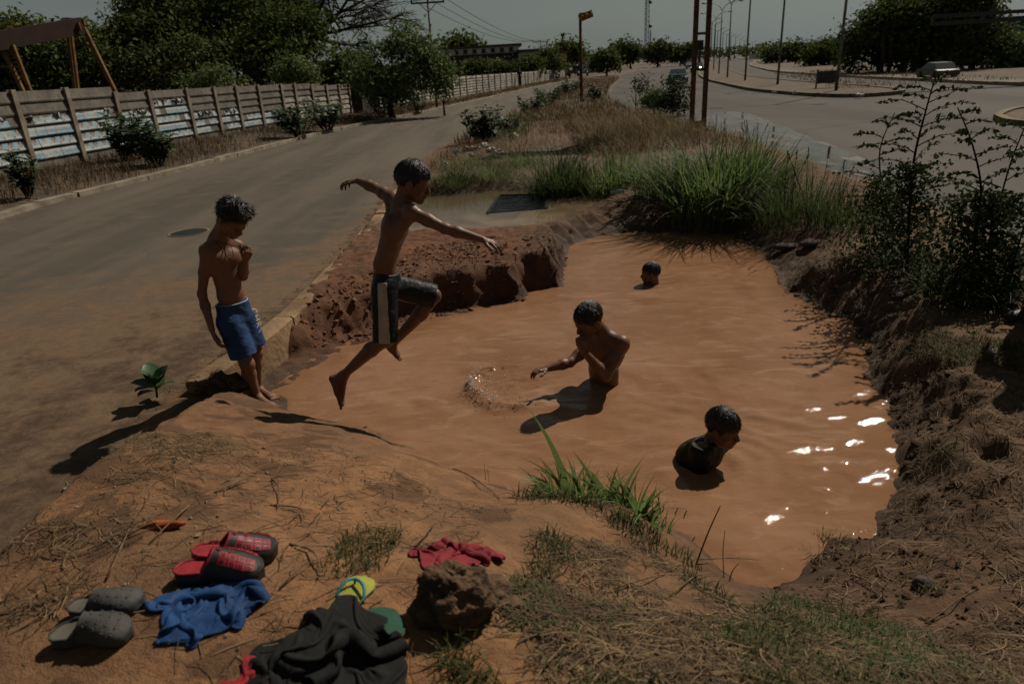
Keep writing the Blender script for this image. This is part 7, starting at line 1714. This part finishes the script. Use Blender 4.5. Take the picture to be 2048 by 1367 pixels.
# litter on the median
M_BAG = simple('white plastic bag', (.48, .47, .44), (.30, .29, .26), .45, 14, .3, 30); M_BAGB = simple('pale blue bag', (.22, .36, .38), (.12, .22, .24), .5, 10); M_CARD = simple('soaked cardboard', (.24, .15, .08), (.12, .075, .04), .9, 8)
lit = [(952, 300, .12, M_BAG, 'white crumpled bag at the left end of the litter heap'), (968, 297, .15, M_BAG, 'large white crumpled bag in the middle of the litter heap'), (983, 304, .12, M_BAG, 'white bag with a fold, right of the large one'), (1001, 308, .13, M_BAG, 'bright white bag at the right end of the litter heap'), (1008, 318, .08, M_BAG, 'small white scrap below the litter heap'),
       (945, 312, .09, M_BAG, 'small white scrap left below the litter heap'), (914, 306, .11, M_BAGB, 'pale blue plastic bag at the gutter puddle'), (940, 303, .2, M_CARD, 'brown soaked sack beside the litter heap'), (1028, 275, .14, M_BAG, 'white bag by the median bushes'), (888, 328, .07, M_BAG, 'white scrap at the grass edge beside the boy'),
       (1040, 295, .06, M_CARD, 'small brown scrap right of the litter heap'), (1150, 276, .07, M_BAG, 'white scrap in the dry grass on the median'), (1130, 268, .05, M_BAG, 'tiny white scrap on the median left of the pale grass'), (1148, 386, .12, M_CARD, 'brown leaf litter at the right edge of the puddle'), (1172, 320, .06, simple('orange wrapper', (.45, .12, .05)), 'orange wrapper caught in the tall grass'),
       (905, 352, .08, M_CARD, 'flat brown box in the grass behind the leaping boy'), (1230, 372, .07, M_BAG, 'white scrap right of the puddle under the grass'), (1985, 708, .035, M_BAG, 'white scrap on the right bank'), (1250, 462, .03, M_CARD, 'pale bark chip on the far bank'),
       (1800, 590, .035, M_BAG, 'white scrap among the sapling roots'), (1548, 186, .12, M_BAG, 'white bag on the lamp island'), (1590, 188, .14, M_BAG, 'second white bag on the lamp island'), (1720, 192, .16, M_BAG, 'white bag at the tip of the lamp island'), (1235, 255, .1, M_BAG, 'white scrap among dry weeds near the thin bushes')]
for i, (x, y, r, m, lb) in enumerate(lit):
    p = at(x, y, .1) if y < 300 else hit(x, y); tag(MB().lump(p + [0, 0, r * .35], (r, r * .8, r * .55), 40 + i, .9, (10, 14), 3.2).build('litter', m, None, False), lb, 'litter', 'litter scattered about')
def bottle(px, py, a, s, label, m, ml):
    p = hit(px, py) + np.array([0, 0, .045 * s]); R = frame((math.cos(a), math.sin(a), .05)); R = np.stack([R[:, 0], R[:, 2], R[:, 1]], 1); t = thing('plastic_bottle', label, 'bottle', p)
    par(MB().lathe([(.03 * s, 0), (.042 * s, .01 * s), (.042 * s, .2 * s), (.016 * s, .27 * s), (.016 * s, .30 * s)], p, 14, R).build('body', m, None, True), t); par(MB().lathe([(.043 * s, .06 * s), (.043 * s, .14 * s)], p, 14, R).build('label', ml, None, True), t); par(MB().lathe([(.018 * s, .295 * s), (.018 * s, .32 * s)], p, 10, R).build('cap', ml), t)
M_PET = simple('cloudy plastic', (.42, .42, .36), (.30, .30, .25), .2, 6, spec=.5)
bottle(1180, 386, .3, 1.3, 'clear bottle with a yellow label at the puddle edge', M_PET, simple('yellow label', (.45, .36, .02)))
bottle(1222, 392, -.4, 1.1, 'clear bottle half hidden in grass right of the yellow label one', M_PET, simple('white label', (.5, .5, .45)))
bottle(2010, 535, .2, 1.4, 'cloudy crushed bottle at the edge of the asphalt by the right sapling', M_PET, simple('pale label', (.4, .4, .38)))
def bit(name, px, py, r, m, label, cat, sq=(1, .8, .6), n=(10, 14), amp=.5, z=.3):
    p = hit(px, py); return tag(MB().lump(p + [0, 0, r * z], np.array(sq) * r, int(px) % 97, amp, n, 2.2).build(name, m, None, True), label, cat)
M_STN = simple('dark stone', (.085, .065, .05), (.04, .03, .024), .9, 20, .6, 60)
bit('stone', 1846, 1172, .042, M_STN, 'dark round stone lying in the straw on the near right bank', 'stone'); bit('stone', 1572, 500, .13, M_STN, 'dark flat stone at the far right shore', 'stone', (1.2, .8, .35)); bit('stone', 1618, 492, .10, M_STN, 'second dark flat stone beside the first at the far right shore', 'stone', (1.1, .8, .4))
bit('stone', 1156, 1340, .014, simple('yellow pebble', (.36, .25, .10)), 'small yellowish pebble at the bottom edge', 'stone'); bit('wrapper', 136, 980, .028, simple('green wrapper', (.06, .26, .12), (.4, .42, .4), .5, 30), 'small green and white wrapper at the left', 'litter', (1, .8, .5)); bit('rag', 322, 1056, .035, simple('orange rag', (.36, .085, .02), (.2, .05, .015), .8, 30), 'twisted orange rag on the mound above the clogs', 'litter', (1.8, .5, .4), (10, 14), .8)
bit('stone', 1392, 620 + 0, .03, M_MUD, 'dark clod just breaking the water surface by the cut bank', 'stone') if False else None
# drops thrown up by the boy's arm
mb = MB()
for i in range(380):
    a = RNG.normal(PI * 1.08, .62); arc = (0, 0, 0, 1, 0, 0, 2)[i % 7]; r_ = abs(RNG.normal((.37, .31, .24)[arc], (.014, .03, .08)[arc])); hgt_ = abs(RNG.normal(0, .016)) if i % 7 else abs(RNG.normal(.03, .05)); q = np.array([SPLASH[0] + r_ * math.cos(a), SPLASH[1] + r_ * math.sin(a) * .95, WATER_Z + .012 + (.040 if arc == 0 else .01) + hgt_]); mb.lump(q, RNG.uniform(.0016, .0058), i, .3, (4, 6))
tag(mb.build('splash_drops', simple('bright foam drops', (.74, .68, .60), (.6, .5, .4), .15, 60, spec=.6), None, True), 'water drops splashed up by the boy in the middle of the pool', kind='stuff')
# sticks leaning in the near water
def stick(pts, r, label, m=None):
    P = np.array(pts); tag(MB().tube(spline(P, 5), np.linspace(r, r * .5, len(spline(P, 5))), 5).build('stick', m or simple('dry stick', (.22, .15, .075), (.10, .065, .035), .9, 30), None, True), label, 'stick')
def st(a, b, h, r, label, mid=None):
    A = hit(*a) if a[1] > 1100 else at(a[0], a[1], WATER_Z); d = np.linalg.norm(CAM - A); B = atY(b[0], b[1], A[1] + .04); stick([A - [0, 0, .03], (A + B) / 2 + RNG.normal(0, .006, 3), B], r, label)
st((1392, 1118), (1441, 1010), .2, .0042, 'long dry reed leaning over the near water'); st((1449, 1150), (1450, 1060), .2, .0025, 'thin upright twig at the near shore right of the long reed'); st((1458, 1158), (1478, 1125), .1, .003, 'short green tipped twig at the near shore')
for i, (x, y) in enumerate(((1322, 1022), (1348, 1026), (1365, 1032), (1310, 1012), (1380, 1085))):
    b = at(x, y, WATER_Z); stick([b - [0, 0, .02], b + [.012, 0, .012], b + [RNG.uniform(.0, .03), 0, .035]], .004, ['leftmost', 'second', 'third', 'farthest', 'rightmost'][i] + ' of the black stem stubs sticking out of the near water', M_TWIG); bpy.context.scene.collection.objects[-1]['group'] = 'black stem stubs in the near water'
A, B = hit(1396, 1126), hit(1520, 1148); stick([A + [0, 0, .02], (A + B) / 2 + [0, 0, .06], np.r_[B[:2], -.12]], .0032, 'long dry stalk lying from the near grass out over the water')
st((975, 1000), (968, 925), .1, .0022, 'thin dark twig at the mound edge left of the tall leaf'); st((990, 1010), (975, 935), .1, .002, 'second thin twig beside the first at the mound edge')
mb = MB()
for (x0, y0, x1, y1, cv) in ((905, 805 + 130, 1000, 1000, .03), (430, 985, 505, 960, .02), (540, 1010, 610, 1045, .04), (545, 962, 610, 955, -.02), (545, 962, 555, 1020, .02), (455, 1100, 600, 1030, .01), (760, 1095, 700, 1110, .01), (580, 1090, 640, 1150, .03), (250, 1080, 330, 1050, .01), (215, 1160, 260, 1060, .01), (380, 1010, 300, 1090, .02), (1010, 1180, 1090, 1230, .03), (1230, 1185, 1330, 1150, .01), (1340, 1195, 1420, 1150, .02), (1500, 1290, 1640, 1240, .01), (1600, 1330, 1760, 1260, .02), (1850, 1250, 1950, 1180, .02), (1260, 1300, 1330, 1240, .02), (830, 1105, 870, 1050, .02), (560, 1180, 620, 1135, .01), (1700, 1150, 1780, 1210, .015), (1880, 1000, 1960, 940, .02)):
    a, b_2 = hit(x0, y0), hit(x1, y1); f = np.linspace(0, 1, 7); P = a + np.outer(f, b_2 - a) + np.outer(f * (1 - f) * 4 * cv, [.7, .7, 0]); P[:, 2] = height(P[:, 0], P[:, 1], False) + .008 + .012 * np.sin(f * 3); mb.tube(P, np.linspace(.0034, .0018, 7), 5)
tag(mb.build('twigs', simple('brown twigs', (.20, .13, .065), (.08, .05, .028), .9, 25), None, True), 'brown twigs scattered on the near ground', kind='stuff')

# --- two grown-ups: one at the right edge, one far off by the wall
def adult(name_label, p, rz, mt, mtop, s=1.0, h=.011, lean=0):
    c, s_ = math.cos(rz), math.sin(rz); Rz = np.array([[c, -s_, 0], [s_, c, 0], [0, 0, 1]]); p = np.asarray(p, float); T = lambda x, y, z: p + Rz @ (np.array([x, y, z]) * s)
    t = thing('person', name_label, 'person', p); lo, hi = p - [.55, .55, .05], p + [.55, .55, 1.85 * s]
    F = Field(lo, hi, h); R = Rz
    neck, waist, pel = T(0, 0, 1.46), T(0, 0, 1.12), T(0, 0, .95); J = dict(neck=neck, waist=waist, pelvis=pel, shR=T(.19, 0, 1.42), shL=T(-.19, 0, 1.42)); torso(F, J, R, 1.3 * s)
    W = add_head(F, T(0, .03, 1.63), R, 1.0 * s); neck_head(F, neck, W, 1.1)
    for q, k in ((1, 'shR'), (-1, 'shL')):
        el, wr = T(q * .25, -.02, 1.13), T(q * .24, .08, .88); arm(F, J[k], el, wr, 1.2 * s); add_hand(F, wr, T(0, .1, -1) - T(0, 0, 0), T(-q, 0, 0) - p, q, 1.1 * s)
        leg(F, T(q * .09, 0, .9), T(q * .10, .02, .48), T(q * .10, -.02, .09), 1.25 * s); add_foot(F, T(q * .10, -.02, .075), T(q * .12, .17, .02), (0, 0, -1), 1.2 * s)
    par(F.mesh('body', M_SKIN), t)
    G = Field(lo, hi, h); G.cap(pel, waist, .115 * s, .10 * s, .03, ax=R[:, 0], sc=1.3)
    for q in (-1, 1): G.cap(T(q * .09, 0, .9), T(q * .10, .02, .48), .105 * s, .08 * s, .03); G.cap(T(q * .10, .02, .48), T(q * .10, -.02, .13), .08 * s, .072 * s, .02)
    par(G.mesh('trousers', mt), t)
    G = Field(lo, hi, h); torso(G, J, R, 1.5 * s); G.d = np.maximum(G.d, (G.points()[..., 2] - (p[2] + 1.47 * s)).astype(np.float32))
    for q, k in ((1, 'shR'), (-1, 'shL')): G.cap(J[k], J[k] * .4 + T(q * .25, -.02, 1.13) * .6, .07 * s, .068 * s, .03)
    par(G.mesh('shirt', mtop), t)
    for q in (-1, 1):
        G = Field(T(q * .11, .05, .05) - .25, T(q * .11, .05, .05) + .25, h); G.cap(T(q * .10, -.03, .22), T(q * .10, -.03, .06), .062 * s, .06 * s, .02); G.cap(T(q * .10, -.05, .05), T(q * .12, .17, .04), .05 * s, .045 * s, .02); par(G.mesh('boot', M_RUB), t)
    par(hair_mesh(T(0, .03, 1.63), R, 1.0 * s, M_HAIR, None, .152, .045, .088, .006, 0, 3), t)
q = hit(2046, 652); adult('person in dark trousers and boots standing half out of frame at the right edge', q + np.array([.17, .02, 0]), 1.9, cloth_mat('dark trousers', (.005, .005, .006), (.010, .010, .011)), cloth_mat('dark shirt', (.02, .02, .022), (.03, .03, .034)))
q = at(1040, 172, .1); adult('distant person in dark clothes walking beside the far wall', q, .4, M_CBLK, M_CBLK, 1.05, .02)
